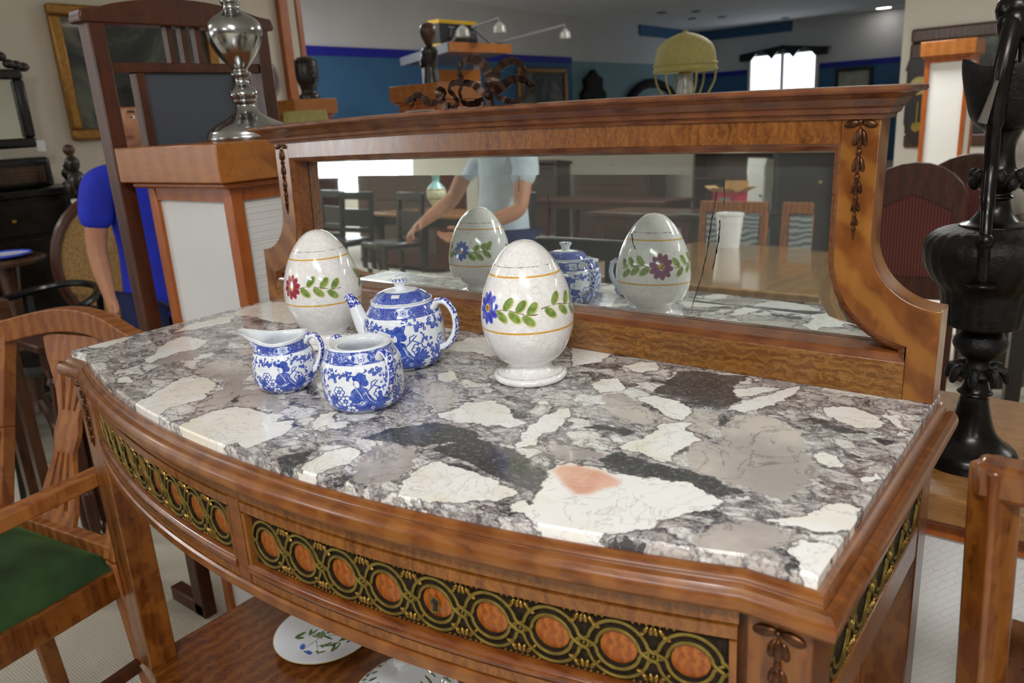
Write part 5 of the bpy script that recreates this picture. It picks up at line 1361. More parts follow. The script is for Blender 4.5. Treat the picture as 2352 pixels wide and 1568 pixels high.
# small dark statuette on the sideboard end
q = at_x(217, 408, -3.3)
st = thing('statuette', 'small dark statuette on the end of the black sideboard', 'statuette', (-3.3, min(at_x(217, 420, -3.3).y, ye - .035), zs))
sh_ = at_x(217, 365, -3.3).z - zs
G().lathe(curve_prof([(.03, 0), (.028, .01), (.014, .02), (.018, sh_ * .3), (.026, sh_ * .45), (.02, sh_ * .62), (.009, sh_ * .72), (.013, sh_ * .8), (.004, sh_ * .92), (.001, sh_)], 5), 18).obj('figure', M['darkwood'], st)
# pinkish round plate hanging on the wall behind the screen
q = at_x(600, 185, -3.6); r = (at_x(640, 185, -3.6).y - at_x(560, 185, -3.6).y) / 2
M['rosegrey'] = plain('rose_grey_plate', (150, 128, 128), 0.5, 0, 0.12, 12)
wp_ = thing('wall_plate', 'large round rose-grey plate hung on the wall beyond the screen', 'plate', (-3.599, q.y, q.z))
G().lathe([(.0, .012), (r * .62, .012), (r * .66, .018), (r * .95, .03), (r, .028), (r * .96, .004), (r * .5, 0), (0, 0)], 44, M=Matrix.Rotation(PI / 2, 4, 'Y')).obj('dish', M['rosegrey'], wp_)
G().tube([(.031, r * .8 * math.cos(2 * PI * i / 40), r * .8 * math.sin(2 * PI * i / 40)) for i in range(40)], .004, 6, closed=True).obj('rim_line', M['grey'], wp_)

# ================================================================== satinwood armchair with green seat
AC0 = Vector((-.92, -.20, 0))
ac = thing('armchair', 'satinwood armchair with pierced splat back and green velvet seat, left of the washstand', 'chair', AC0)
def AL(g): return g.xf(lambda v: v - AC0)
bl, br_ = Vector((-1.145, -.045, .40)), Vector((-.722, .020, .40))
tl, tr_ = Vector((-1.205, .070, .800)), Vector((-.738, .150, .812))
fdir = Vector((.145, -.989, 0))
def bk(u, v):
    a = bl.lerp(br_, u); b = tl.lerp(tr_, u); q = a.lerp(b, v)
    return q + Vector((-.145, .989, 0)) * (.035 * math.sin(PI * u) * v)      # hollow back
for u in (0.0, 1.0):
    pts = [bk(u, 0) + Vector((0, .03, -.40)), bk(u, 0), bk(u, .5), bk(u, 1)]
    g = G()
    for p, q in zip(pts, pts[1:]): g.bar(p, q, .040, .036)
    AL(g).obj('back_post', M['chair_wood'], ac, bev=.003)
N_ = 14; up = []; lo_ = []
g = G()
for i in range(N_):
    for (u, lst) in ((i / N_, 0),):
        pass
pr_ = []
for i in range(N_ + 1):
    u = -.045 + 1.09 * i / N_; uu = min(1, max(0, u)); c = bk(u, 1.0); arch = .034 * math.sin(PI * uu)
    n_ = Vector((-.145, .989, 0)); pr_.append([c + n_ * -.018 + Vector((0, 0, -.018 + arch)), c + n_ * .018 + Vector((0, 0, -.018 + arch)), c + n_ * .018 + Vector((0, 0, .034 + arch)), c + n_ * -.018 + Vector((0, 0, .034 + arch))])
vs = [q for r4 in pr_ for q in r4]; fs = []
for i in range(N_):
    for k in range(4): l = (k + 1) % 4; fs.append((i * 4 + k, i * 4 + l, i * 4 + 4 + l, i * 4 + 4 + k))
fs += [(3, 2, 1, 0), tuple(N_ * 4 + k for k in range(4))]
AL(G().add(vs, fs)).obj('crest_rail', M['chair_wood'], ac, bev=.003)
def sheet(name, cells, mat, thick=.011):
    """cells: list of quads in (u, v), joined into one pierced board that follows the hollow back"""
    g = G(); n_ = Vector((-.145, .989, 0)) * thick / 2
    for c in cells:
        f = [bk(*q) - n_ for q in c]; b = [bk(*q) + n_ for q in c]
        g.add(f + b, [(0, 1, 2, 3), (7, 6, 5, 4), (0, 4, 5, 1), (1, 5, 6, 2), (2, 6, 7, 3), (3, 7, 4, 0)])
    return AL(g).obj(name, mat, ac)
def halfw(v):
    for (a, wa), (b, wb_) in zip(SPL, SPL[1:]):
        if a <= v <= b: return wa + (wb_ - wa) * (v - a) / (b - a)
    return SPL[-1][1]
SPL = [(.04, .15), (.14, .155), (.30, .115), (.42, .075), (.47, .085), (.52, .098), (.57, .085), (.62, .078), (.75, .125), (.90, .21), (1.02, .25)]
cells = []
vsn = [.04 + .98 * i / 28 for i in range(29)]
for v0, v1 in zip(vsn, vsn[1:]):
    slot = (.12 < v0 < .40) or (.62 < v0 < .88)
    w0, w1 = halfw(v0), halfw(v1)
    seg = [(-1, -.74), (-.44, -.13), (.13, .44), (.74, 1)] if slot else [(-1, 1)]
    if slot: seg = [(-1, -.62), (-.38, -.12), (.12, .38), (.62, 1)]
    for a, b in seg: cells.append([(.5 + a * w0, v0), (.5 + b * w0, v0), (.5 + b * w1, v1), (.5 + a * w1, v1)])
sheet('pierced_splat', cells, M['chair_wood'])
AL(G().bar(bk(0, .03), bk(1, .03), .03, .04)).obj('rear_rail', M['chair_wood'], ac, bev=.003)
fl, frr = bl + fdir * .47 + Vector((-.03, 0, 0)), br_ + fdir * .47 + Vector((.01, 0, 0))
for p, q in ((bl, fl), (br_, frr), (fl, frr)):
    AL(G().bar(p + Vector((0, 0, -.045)), q + Vector((0, 0, -.045)), .026, .062)).obj('seat_rail', M['satin_leg'], ac, bev=.003)  # darker timber than the chair's own: shade on the rails put into the colour
# upholstered seat, domed
g = G(); n1 = 14; vs = []
for j in range(n1 + 1):
    for i in range(n1 + 1):
        u, v = i / n1, j / n1; p = (bl.lerp(br_, u)).lerp(fl.lerp(frr, u), v)
        e = min(u, 1 - u, v, 1 - v); z = .395 + .050 * (1 - (1 - min(1, e / .32)) ** 2.6)
        c_ = (bl + br_ + fl + frr) / 4; p = c_ + (p - c_) * 1.015
        vs.append((p.x, p.y, z))
fs = [(j * (n1 + 1) + i, j * (n1 + 1) + i + 1, (j + 1) * (n1 + 1) + i + 1, (j + 1) * (n1 + 1) + i) for j in range(n1) for i in range(n1)]
ed = [i for i in range(n1 + 1)] + [(j + 1) * (n1 + 1) - 1 for j in range(1, n1 + 1)] + [n1 * (n1 + 1) + i for i in range(n1 - 1, -1, -1)] + [j * (n1 + 1) for j in range(n1 - 1, 0, -1)]
b0 = len(vs); vs += [(vs[i][0], vs[i][1], .372) for i in ed]
fs += [(ed[i], ed[(i + 1) % len(ed)], b0 + (i + 1) % len(ed), b0 + i) for i in range(len(ed))] + [tuple(b0 + i for i in range(len(ed)))]
AL(G().add(vs, fs)).obj('velvet_seat', M['velvet'], ac, ang=60)
for p in (fl, frr):
    AL(G().bar(p + Vector((0, 0, -.02)), Vector((p.x, p.y, 0)), .036, .036, .026, .026)).obj('front_leg', M['chair_wood'], ac, bev=.003)
AL(G().bar((bl + Vector((0, .02, -.25))), fl + Vector((0, 0, -.25)), .018, .024)).obj('stretcher', M['mahog'], ac)
AL(G().bar((br_ + Vector((0, .02, -.25))), frr + Vector((0, 0, -.25)), .018, .024)).obj('stretcher', M['mahog'], ac)
for u, p in ((0.0, fl), (1.0, frr)):
    a = bk(u, .46); f = p + Vector((0, .10, 0)); f.z = .590
    g = G().bar(a + fdir * .012, Vector((f.x, f.y, .588)), .040, .028).bar(Vector((f.x, f.y + .015, .585)), Vector((f.x, f.y + .05, .385)), .032, .030)
    g.ball((f.x, f.y, .588), (.024, .03, .018))
    AL(g).obj('arm', M['chair_wood'], ac, bev=.003)

# ================================================================== odd furniture seen behind the armchair
def turned_table(name, label, x, y, w, d, zt, mat, rotz=0):
    t = thing(name, label, 'table', (x, y, 0), rotz)
    G().box(-w/2, w/2, -d/2, d/2, zt - .025, zt).obj('table_top', mat, t, bev=.006)
    G().box(-w/2 + .05, w/2 - .05, -d/2 + .05, d/2 - .05, zt - .11, zt - .025).obj('apron', mat, t)
    pf = curve_prof([(.012, 0), (.020, .012), (.020, .03), (.012, .045), (.020, .065), (.014, .085), (.022, .14), (.027, .26), (.024, .36), (.014, .44), (.024, .46), (.016, .48), (.024, .51)], 4) + [(.024, zt - .11)]
    for sx in (-1, 1):
        for sy in (-1, 1): G().lathe(pf, 16, (sx * (w/2 - .07), sy * (d/2 - .07), 0)).obj('turned_leg', mat, t)
    return t
fq = at_z(232, 1246, GZ)
turned_table('turned_leg_table', 'dark wooden table on turned legs behind the armchair', fq.x - .02, fq.y + .02, .20, .20, .62, M['mahog'])
q = at_z(8, 592, .785)
rt = thing('tilt_top_table', 'round dark pedestal table with a blue-rimmed plate, by the left edge', 'table', (q.x, q.y, 0))
G().lathe([(0, .76), (.145, .76), (.155, .773), (.145, .785), (0, .785)], 40).obj('round_top', M['walnut'], rt)
G().lathe(curve_prof([(.05, .12), (.03, .2), (.045, .3), (.025, .45), (.03, .6), (.05, .76)], 5), 20).obj('pillar', M['walnut'], rt)
for k in range(3):
    a = 2 * PI * k / 3; G().tube(smooth([(.03 * math.cos(a), .03 * math.sin(a), .16), (.09 * math.cos(a), .09 * math.sin(a), .11), (.15 * math.cos(a), .15 * math.sin(a), .02)], 5), [.02] * 11, 8).obj('leg', M['walnut'], rt)
bp_ = thing('blue_plate', 'shallow plate with bright blue rim on the round table at the left edge', 'plate', (q.x + .01, q.y, .785))
M['cobalt'] = plain('cobalt_glaze', (70, 90, 220), 0.15, 0, 0.1, 20, coat=.4)
G().lathe([(0, .001), (.05, .001), (.10, .012), (.102, .014), (.06, .006), (0, .005)], 32).obj('dish', M['china_white'], bp_)
G().tube([(.1 * math.cos(2 * PI * i / 36), .1 * math.sin(2 * PI * i / 36), .014) for i in range(36)], .005, 6, closed=True).obj('rim', M['cobalt'], bp_)
q = at_z(95, 690, .665)
bc = thing('black_armchair', 'black bentwood armchair with curved arm loops in front of the sideboard', 'chair', (q.x, q.y, 0), math.radians(30))
for z in (.56, .66):
    G().tube(smooth([(-.18, -.18, z - .02), (-.20, 0, z), (-.12, .15, z + .02), (0, .19, z + .03), (.12, .15, z + .02), (.20, 0, z), (.18, -.18, z - .02)], 6), .014, 8).obj('bent_rail', M['black'], bc)
G().lathe([(0, .42), (.18, .42), (.19, .44), (.18, .46), (0, .465)], 30).obj('seat', M['black'], bc)
for sx in (-1, 1):
    for sy in (-1, 1): G().bar((sx * .12, sy * .12, .43), (sx * .15, sy * .15, 0), .028, .028, .02, .02).obj('leg', M['black'], bc)
    G().bar((sx * .14, .10, .44), (sx * .15, .12, .66), .018, .018).obj('spindle', M['black'], bc)
q = at_z(8, 683, .80)
sp2 = thing('side_table', 'pale-legged small side table cut by the left edge', 'table', (q.x - .04, q.y - .08, 0))
G().box(-.08, .08, -.08, .08, .77, .80).obj('table_top', M['walnut'], sp2, bev=.005)
for sx in (-1, 1):
    for sy in (-1, 1): G().box(sx * .06 - .015, sx * .06 + .015, sy * .06 - .015, sy * .06 + .015, 0, .77).obj('leg', M['walnut'], sp2)
# cane-backed chair in front of the sideboard
ck = at_x(240, 610, -2.62)
cc = thing('cane_chair', 'dark balloon-back chair with a cane panel, beside the person in blue', 'chair', (-2.62, ck.y + .04, 0))
M['cane'] = plain('woven_cane', (176, 140, 84), 0.7, 0, 0.3, 120, bump=0.6)
lp_ = [(0, .23 * math.cos(2 * PI * i / 30), .72 + .27 * math.sin(2 * PI * i / 30)) for i in range(30)]
G().tube(lp_, .022, 8, closed=True).obj('back_hoop', M['mahog'], cc)
G().lathe([(0, -.004), (.21, -.004), (.21, .004), (0, .004)], 30, M=Matrix.Translation((0, 0, .72)) @ Matrix.Rotation(PI / 2, 4, 'Y') @ Matrix.Scale(1.2, 4, (1, 0, 0))).obj('cane_back', M['cane'], cc)
G().box(.0, .34, -.21, .21, .42, .45).obj('cane_seat', M['cane'], cc, bev=.01)
for x in (.02, .32):
    for y in (-.19, .19): G().bar((x, y, .43), (x, y, 0), .034, .034, .024, .024).obj('leg', M['mahog'], cc)

# ================================================================== people
def skin_mesh(name, nodes, edges, root, mat, parent, sub=2):
    keys = list(nodes); ix = {k: i for i, k in enumerate(keys)}
    me = bpy.data.meshes.new(name); me.from_pydata([nodes[k][0] for k in keys], [(ix[a], ix[b]) for a, b in edges], [])
    o = bpy.data.objects.new(name, me); link(o, parent); me.materials.append(mat)
    m = o.modifiers.new('skin', 'SKIN'); m.use_smooth_shade = True; m.branch_smoothing = .4
    for k in keys:
        r = nodes[k][1]; r = r if hasattr(r, '__len__') else (r, r)
        me.skin_vertices[0].data[ix[k]].radius = r
        me.skin_vertices[0].data[ix[k]].use_root = (k == root)
    s = o.modifiers.new('sub', 'SUBSURF'); s.levels = sub; s.render_levels = sub
    return o
def hand_nodes(nd, ed, pre, wrist, d, side, k=1.0, curl=.35):
    """palm and five separate bent fingers; d points along the forearm, side towards the thumb"""
    d = Vector(d).normalized(); s = Vector(side); s = (s - d * s.dot(d)).normalized(); n = d.cross(s)
    w = Vector(wrist); p = w + d * .045 * k
    nd[pre + 'palm'] = (p, (.030 * k, .017 * k)); ed.append((pre + 'wrist', pre + 'palm'))
    for i, (off, ln) in enumerate(((.028, .072), (.010, .080), (-.009, .075), (-.027, .060))):
        b = w + d * .078 * k + s * off * k
        a1 = b + (d * math.cos(curl) + n * math.sin(curl)) * ln * .5 * k
        a2 = a1 + (d * math.cos(curl * 2.6) + n * math.sin(curl * 2.6)) * ln * .5 * k
        nd[pre + 'f%da' % i] = (b, .0095 * k); nd[pre + 'f%db' % i] = (a1, .0085 * k); nd[pre + 'f%dc' % i] = (a2, .0072 * k)
        ed += [(pre + 'palm', pre + 'f%da' % i), (pre + 'f%da' % i, pre + 'f%db' % i), (pre + 'f%db' % i, pre + 'f%dc' % i)]
    t0 = w + d * .030 * k + s * .030 * k; t1 = t0 + (d * .7 + s * .55 + n * .3) * .035 * k; t2 = t1 + (d * .9 + s * .1 + n * .35) * .030 * k
    nd[pre + 't0'] = (t0, .012 * k); nd[pre + 't1'] = (t1, .0105 * k); nd[pre + 't2'] = (t2, .0085 * k)
    ed += [(pre + 'palm', pre + 't0'), (pre + 't0', pre + 't1'), (pre + 't1', pre + 't2')]
def person(label, loc, rotz, ht, arms, shirt, head_turn=0.0):
    """front is -y; arms: {'R': (elbow, wrist), 'L': ...} in the figure's own frame"""
    k = ht / 1.75; t = thing('person', label, 'person', loc, rotz)
    V = lambda x, y, z: Vector((x * k, y * k, z * k))
    nd, ed = {}, []
    nd['pelvis'] = (V(0, 0, .94), (.15 * k, .11 * k)); nd['waist'] = (V(0, .0, 1.10), (.135 * k, .10 * k)); nd['chest'] = (V(0, .01, 1.30), (.155 * k, .115 * k)); nd['collar'] = (V(0, .015, 1.43), (.085 * k, .075 * k)); nd['neck'] = (V(0, .005, 1.50), .056 * k); nd['skull'] = (V(0, -.005, 1.57), .060 * k)
    ed += [('pelvis', 'waist'), ('waist', 'chest'), ('chest', 'collar'), ('collar', 'neck'), ('neck', 'skull')]
    sn, se = {q: nd[q] for q in ('waist', 'chest', 'collar')}, [('waist', 'chest'), ('chest', 'collar')]
    sn = {q: (p, (r[0] + .014, r[1] + .014)) for q, (p, r) in sn.items()}; sn['hem'] = (V(0, 0, .80), (.182 * k, .142 * k)); se.append(('hem', 'waist'))
    for sd_, sx in (('R', -1), ('L', 1)):
        el, wr = arms[sd_]; el, wr = Vector(el) * k, Vector(wr) * k; sh = V(sx * .185, .01, 1.40)
        nd[sd_ + 'sh'] = (sh, .058 * k); nd[sd_ + 'elbow'] = (el, .040 * k); nd[sd_ + 'mid'] = (el.lerp(wr, .35), .040 * k); nd[sd_ + 'wrist'] = (wr, (.028 * k, .022 * k))
        ed += [('collar', sd_ + 'sh'), (sd_ + 'sh', sd_ + 'elbow'), (sd_ + 'elbow', sd_ + 'mid'), (sd_ + 'mid', sd_ + 'wrist')]
        hand_nodes(nd, ed, sd_, wr, wr - el, Vector((0, -1, .2)) if abs((wr - el).normalized().y) < .6 else Vector((-sx, 0, .5)), k)
        sn[sd_ + 'sh'] = (sh, .074 * k); sn[sd_ + 'cuff'] = (sh.lerp(el, .72), .066 * k); se += [('collar', sd_ + 'sh'), (sd_ + 'sh', sd_ + 'cuff')]
        hip, kn, an, toe = V(sx * .095, 0, .88), V(sx * .10, -.01, .50), V(sx * .10, .02, .09), V(sx * .12, -.12, .035)
        nd[sd_ + 'hip'] = (hip, .088 * k); nd[sd_ + 'knee'] = (kn, .058 * k); nd[sd_ + 'calf'] = (kn.lerp(an, .35) + V(0, .015, 0), .056 * k); nd[sd_ + 'ankle'] = (an, .038 * k)
        ed += [('pelvis', sd_ + 'hip'), (sd_ + 'hip', sd_ + 'knee'), (sd_ + 'knee', sd_ + 'calf'), (sd_ + 'calf', sd_ + 'ankle')]
    skin_mesh('body', nd, ed, 'pelvis', M['skin'], t)
    so = skin_mesh('shirt', sn, se, 'chest', shirt, t)
    tn = {'p': (V(0, 0, 1.00), (.150 * k, .115 * k))}; te = []
    for sd_, sx in (('R', -1), ('L', 1)):
        tn[sd_ + 'h'] = (V(sx * .095, 0, .87), .10 * k); tn[sd_ + 'k'] = (V(sx * .10, -.01, .50), .074 * k); tn[sd_ + 'a'] = (V(sx * .10, .015, .07), .062 * k)
        te += [('p', sd_ + 'h'), (sd_ + 'h', sd_ + 'k'), (sd_ + 'k', sd_ + 'a')]
        g = G().ball(V(sx * .105, -.045, .045), (.048 * k, .135 * k, .045 * k)); g.box(sx * .105 * k - .045 * k, sx * .105 * k + .045 * k, -.17 * k, .08 * k, 0, .02 * k)
        g.obj('shoe', M['shoe'], t, bev=.004)
    skin_mesh('trousers', tn, te, 'p', M['jeans'], t)
    # head with features
    hg = bpy.data.meshes.new('head'); g = G(); RH = Matrix.Rotation(head_turn, 3, 'Z'); hc_ = V(0, -.012, 1.635)
    nu_, nv_ = 40, 32; vs, fs = [], []
    for j in range(nv_ + 1):
        ph = PI * j / nv_
        for i in range(nu_):
            th_ = 2 * PI * i / nu_
            x, y, z = math.sin(ph) * math.sin(th_), -math.sin(ph) * math.cos(th_), math.cos(ph)
            px, py, pz = x * .076, y * .096, z * .118
            if pz < 0: px *= 1 - .34 * (-z) ** 1.6; py = py * (1 - .12 * (-z)) - (.010 * (-z) if y < 0 else -.0)
            fr = max(0.0, -y)
            py -= .024 * math.exp(-((x / .13) ** 2) - (((z + .16) / .17) ** 2)) * fr          # nose
            py -= .008 * math.exp(-((x / .20) ** 2) - (((z + .52) / .07) ** 2)) * fr          # lips
            py += .010 * (math.exp(-(((abs(x) - .38) / .17) ** 2) - (((z - .06) / .12) ** 2))) * fr   # eye sockets
            py -= .005 * math.exp(-(((abs(x) - .38) / .3) ** 2) - (((z - .24) / .08) ** 2)) * fr      # brow
            py -= .008 * math.exp(-((x / .25) ** 2) - (((z + .86) / .12) ** 2)) * fr          # chin
            vs.append(RH @ Vector((px, py, pz)) * k + hc_)
    for j in range(nv_):
        for i in range(nu_): l = (i + 1) % nu_; fs.append((j * nu_ + i, j * nu_ + l, (j + 1) * nu_ + l, (j + 1) * nu_ + i))
    g.add(vs, fs)
    for s in (-1, 1): g.ball(RH @ Vector((s * .078, .012, -.005)) * k + hc_, (.010 * k, .020 * k, .032 * k), 10, 8)
    head = g.obj('head', M['skin'], t, ang=80)
    for s in (-1, 1):
        e = RH @ Vector((s * .029, -.079, .008)) * k + hc_
        G().ball(e + RH @ Vector((0, .0055, 0)) * k, .0115 * k, 12, 8).obj('eye', M['china_white'], head)
        G().ball(e + RH @ Vector((0, -.0015, 0)) * k, .0058 * k, 10, 6).obj('iris', M['hair'], head)
        G().tube([RH @ Vector((s * q, -.094 + abs(q - .03) * .35, .031 - abs(q - .03) * .25)) * k + hc_ for q in (.012, .022, .032, .044)], .0036 * k, 6).obj('eyebrow', M['hair'], head)
    M.setdefault('lips', plain('lips', (160, 92, 84), 0.5))
    G().tube([RH @ Vector((q, -.106 + abs(q) * .45, -.062 + abs(q) * .05)) * k + hc_ for q in (-.024, -.012, 0, .012, .024)], [.003 * k, .005 * k, .0055 * k, .005 * k, .003 * k], 6).obj('mouth', M['lips'], head)
    # hair cap
    vs, fs = [], []
    for j in range(19):
        ph = 1.82 * j / 18
        for i in range(36):
            th_ = 2 * PI * i / 36; lim = 1.0 if math.cos(th_) < .25 else .66
            p2 = ph * lim; x, y, z = math.sin(p2) * math.sin(th_), -math.sin(p2) * math.cos(th_), math.cos(p2)
            w_ = 1.09 + .02 * math.sin(i * 5.1 + j * 2.3); vs.append(RH @ Vector((x * .076 * w_, y * .098 * w_, z * .118 * w_ + .003)) * k + hc_)
    for j in range(18):
        for i in range(36): l = (i + 1) % 36; fs.append((j * 36 + i, j * 36 + l, (j + 1) * 36 + l, (j + 1) * 36 + i))
    G().add(vs, fs).obj('hair', M['hair'], t, ang=80)
    return t
pv = at_x(295, 270, -1.98)
eye = at_x(285, 272, -1.98).z
pht = (eye - GZ) / .938
person('person in a bright blue t-shirt and jeans, half hidden behind the mahogany screen', (pv.x, pv.y, GZ), math.radians(95), pht,
       {'R': ((-.225, .03, 1.14), (-.255, -.05, .955)), 'L': ((.25, .03, 1.12), (.26, -.02, .86))}, M['blueshirt'], math.radians(-47))
person('person in a pale blue t-shirt with hands forward, seen in the mirror', (-1.68, -1.60, GZ), math.radians(180 + 14), 1.74,
       {'R': ((-.27, -.10, 1.06), (-.16, -.33, .97)), 'L': ((.27, -.12, 1.10), (.20, -.36, .99))}, M['paleshirt'], 0)

# ================================================================== right-hand side
plinth('display_plinth', 'low plinth with beech top and white quilted panels, under the black bronze ewer', .52, .96, .715, 1.135, .62, .035, M['beech'], M['quilt'], .045)
EX, EY = .652, .839
ew = thing('bronze_ewer', 'tall black bronze ewer with fluted body and rod handle on the low plinth', 'ewer', (EX, EY, .62))
def ez(py): return at_y(2222 + (1092 - py) * .11, py, EY).z - .62
K = .00079
def er(lst): return [(r * K, max(0.0, ez(y))) for y, r in lst]
base = er([(1080, 92), (1042, 92), (1026, 84), (1012, 66), (992, 48), (962, 37), (930, 30), (905, 27), (900, 33), (892, 27), (872, 22)])
base = [(.0, 0), (base[0][0], 0)] + curve_prof(base, 4)[1:]
G().lathe(base, 40).obj('foot', M['blackbronze_smooth'], ew, ang=60)
G().lathe(curve_prof(er([(872, 22), (868, 30), (858, 40), (848, 34), (840, 24), (824, 22), (806, 42), (786, 50), (766, 40), (756, 26)]), 5), 32).obj('stem', M['blackbronze'], ew, ang=70)
for k in range(8):
    a = 2 * PI * k / 8; z = ez(862)
    G().tube(smooth([(.022 * math.cos(a), .022 * math.sin(a), z + .01), (.036 * math.cos(a), .036 * math.sin(a), z + .012), (.043 * math.cos(a), .043 * math.sin(a), z - .008)], 4), [.006, .008, .008, .008, .008, .008, .007, .006, .003], 8).obj('acanthus_leaf', M['blackbronze'], ew)
def flute(v_):
    a = math.atan2(v_.y, v_.x); r = math.hypot(v_.x, v_.y); f = 1 + .008 * math.cos(a * 26)
    return Vector((v_.x * f, v_.y * f, v_.z))
G().lathe(curve_prof(er([(756, 28), (751, 50), (744, 68), (735, 74), (700, 78), (668, 82), (656, 87), (640, 99), (610, 113), (574, 119), (548, 113), (528, 94), (518, 62)]), 5), 156).xf(flute).obj('fluted_body', M['blackbronze'], ew, ang=70)
G().lathe(curve_prof(er([(519, 60), (514, 58), (506, 42), (482, 28), (460, 25), (452, 30), (442, 25), (426, 40), (402, 45), (388, 28), (340, 22), (306, 30), (296, 36)]), 5), 32).obj('neck', M['blackbronze_smooth'], ew, ang=60)
g = G()
for k in range(14):
    a = 2 * PI * k / 7 + (k // 7) * .4; g.ball((.033 * math.cos(a), .033 * math.sin(a), ez(418 - 16 * (k // 7))), (.009, .009, .011), 10, 8)
g.obj('cast_masks', M['blackbronze'], ew)
pr = curve_prof(er([(297, 34), (285, 48), (262, 60), (222, 68), (182, 73), (160, 74), (150, 73)]), 5)
inn = [(r - .004, z) for r, z in pr[::-1]]
SD = math.radians(198)
def lipf(v_):
    a = math.atan2(v_.y, v_.x); r = math.hypot(v_.x, v_.y); top = max(0, (v_.z - ez(230)) / (ez(150) - ez(230)))
    d = (a - SD + PI) % (2 * PI) - PI
    s = 1 + .10 * top * math.exp(-(d / .35) ** 2); up = .014 * top ** 2 * math.exp(-(d / .5) ** 2) + .055 * top ** 2 * math.exp(-((abs(d) - PI) / .9) ** 2)
    return Vector((v_.x * s, v_.y * s, v_.z + up))
G().lathe(pr + inn, 56).xf(lipf).obj('spout_bowl', M['blackbronze'], ew, ang=70)
# hood rising behind the bowl
hv, hf = [], []
for j in range(9):
    t_ = j / 8; z = ez(170) + (ez(88) - ez(170)) * t_; r = (70 - 26 * t_ ** 1.5) * K
    for i in range(17):
        a = math.radians(-75 + 150 * i / 16); hv += [(r * math.cos(a), r * math.sin(a), z)]
for j in range(8):
    for i in range(16): hf.append((j * 17 + i, j * 17 + i + 1, (j + 1) * 17 + i + 1, (j + 1) * 17 + i))
o = G().add(hv, hf).obj('hood', M['blackbronze_smooth'], ew, ang=70)
sm = o.modifiers.new('solid', 'SOLIDIFY'); sm.thickness = .004
def hp(px, py, dy): return at_y(px, py, EY + dy) - Vector((EX, EY, .62))
hpts = [hp(2255, 655, -.085), hp(2262, 560, -.095), hp(2268, 470, -.075), hp(2276, 380, -.055), hp(2284, 280, -.060), hp(2296, 190, -.065), hp(2316, 100, -.055), hp(2334, 20, -.03), hp(2345, -35, .02)]
G().tube(smooth(hpts, 6), [.008] * 12 + [.010] * 12 + [.013] * 25, 12).ball(hpts[0], (.020, .020, .006), 14, 8).ball(hp(2263, 555, -.095), (.011, .011, .013)).ball(hpts[7], (.026, .022, .026)).ball(hp(2330, 55, -.035), (.022, .02, .03)).obj('handle', M['blackbronze_smooth'], ew, ang=70)
G().bar(hp(2256, 640, -.085), hp(2256, 640, -.03), .012, .012).bar(hp(2330, 20, -.03), hp(2322, 90, .03), .02, .02).obj('handle_bracket', M['blackbronze_smooth'], ew)
g = G(); q0, q1 = hp(2290, 185, -.085), hp(2256, 283, -.095)
g.bar(q0, q1, .004, .003, .004, .012).obj('pale_lining', plain('pale_grey_metal', (104, 98, 92), .4), ew)

# chair at the right edge, seen from behind
rp0 = at_z(2290, 1062, .90)
rc = thing('dining_chair', 'orange-brown slat-back chair cut by the right edge, close to the washstand', 'chair', (rp0.x + .22, rp0.y + .22, 0))
W_ = .235
for s in (-1, 1):
    g = G().bar((s * .220, -.22, .90), (s * .205, -.20, .45), .030, .034).bar((s * .205, -.20, .45), (s * .205, -.23, 0), .030, .034, .026, .028)
    g.obj('back_post', M['satin_leg'], rc, bev=.004)
    G().bar((s * .205, .22, .44), (s * .205, .22, 0), .034, .034, .026, .026).obj('front_leg', M['satin_leg'], rc, bev=.003)
G().box(-.235, .235, -.237, -.203, .868, .902).obj('crest_rail', M['satin_leg'], rc, bev=.006)
for k in range(4):
    x = -.14 + .0933 * k; G().bar((x, -.218, .87), (x, -.202, .47), .052, .010).obj('slat', M['satin_leg'], rc)
G().box(-.21, .21, -.215, -.190, .45, .49).obj('back_rail', M['satin_leg'], rc)
G().box(-.225, .225, -.19, .235, .43, .47).obj('seat', M['satin_leg'], rc, bev=.01)

# ------------------------------------------------------------------ chairs and furniture farther right
def arch_chair(label, x, y, rotz, w, zt, fm, um, group=None):
    """upholstered chair with an arched back; front is +y so that the back is towards the viewer at rotz 0"""
    t = thing('upholstered_chair', label, 'chair', (x, y, 0), rotz, group)
    out = [(-w/2, .35), (-w/2 * 1.02, zt - .17)] + [(w/2 * 1.02 * math.cos(PI - PI * i / 12), zt - .17 + .17 * math.sin(PI * i / 12)) for i in range(1, 12)] + [(w/2 * 1.02, zt - .17), (w/2, .35)]
    G().prism_y(out, -.03, .02).obj('arched_back', fm, t, bev=.006)
    inn = [(-w/2 + .05, .45), (-w/2 + .05, zt - .20), (0, zt - .13), (w/2 - .05, zt - .20), (w/2 - .05, .45)]
    G().prism_y(inn, -.045, -.031).obj('back_panel', um, t, bev=.006)
    G().prism_y(inn, .021, .04).obj('back_cushion', um, t, bev=.006)
    G().box(-w/2, w/2, .02, .46, .34, .46).obj('seat', um, t, bev=.03, seg=3)
    for sx in (-1, 1):
        for yy in (-.005, .43): G().bar((sx * (w/2 - .025), yy, .35), (sx * (w/2 - .025), yy, 0), .036, .036, .026, .026).obj('leg', fm, t)
    return t
q = at_y(2105, 372, 3.1)
arch_chair('brown arched-back chair with red striped upholstery beyond the mirror frame, right', q.x, 3.1, math.radians(8), .40, q.z, M['mahog'], M['stripe'])
q = at_y(2218, 352, 3.9)
ch2 = arch_chair('farther red striped chair with a white paper tag, behind the ewer neck', q.x + .05, 3.9, math.radians(-6), .44, q.z, M['walnut'], M['stripe'])
G().box(-.055, -.02, -.052, -.047, q.z - .32, q.z - .22).obj('paper_tag', M['tagpaper'], ch2)
q = at_z(2302, 968, GZ)
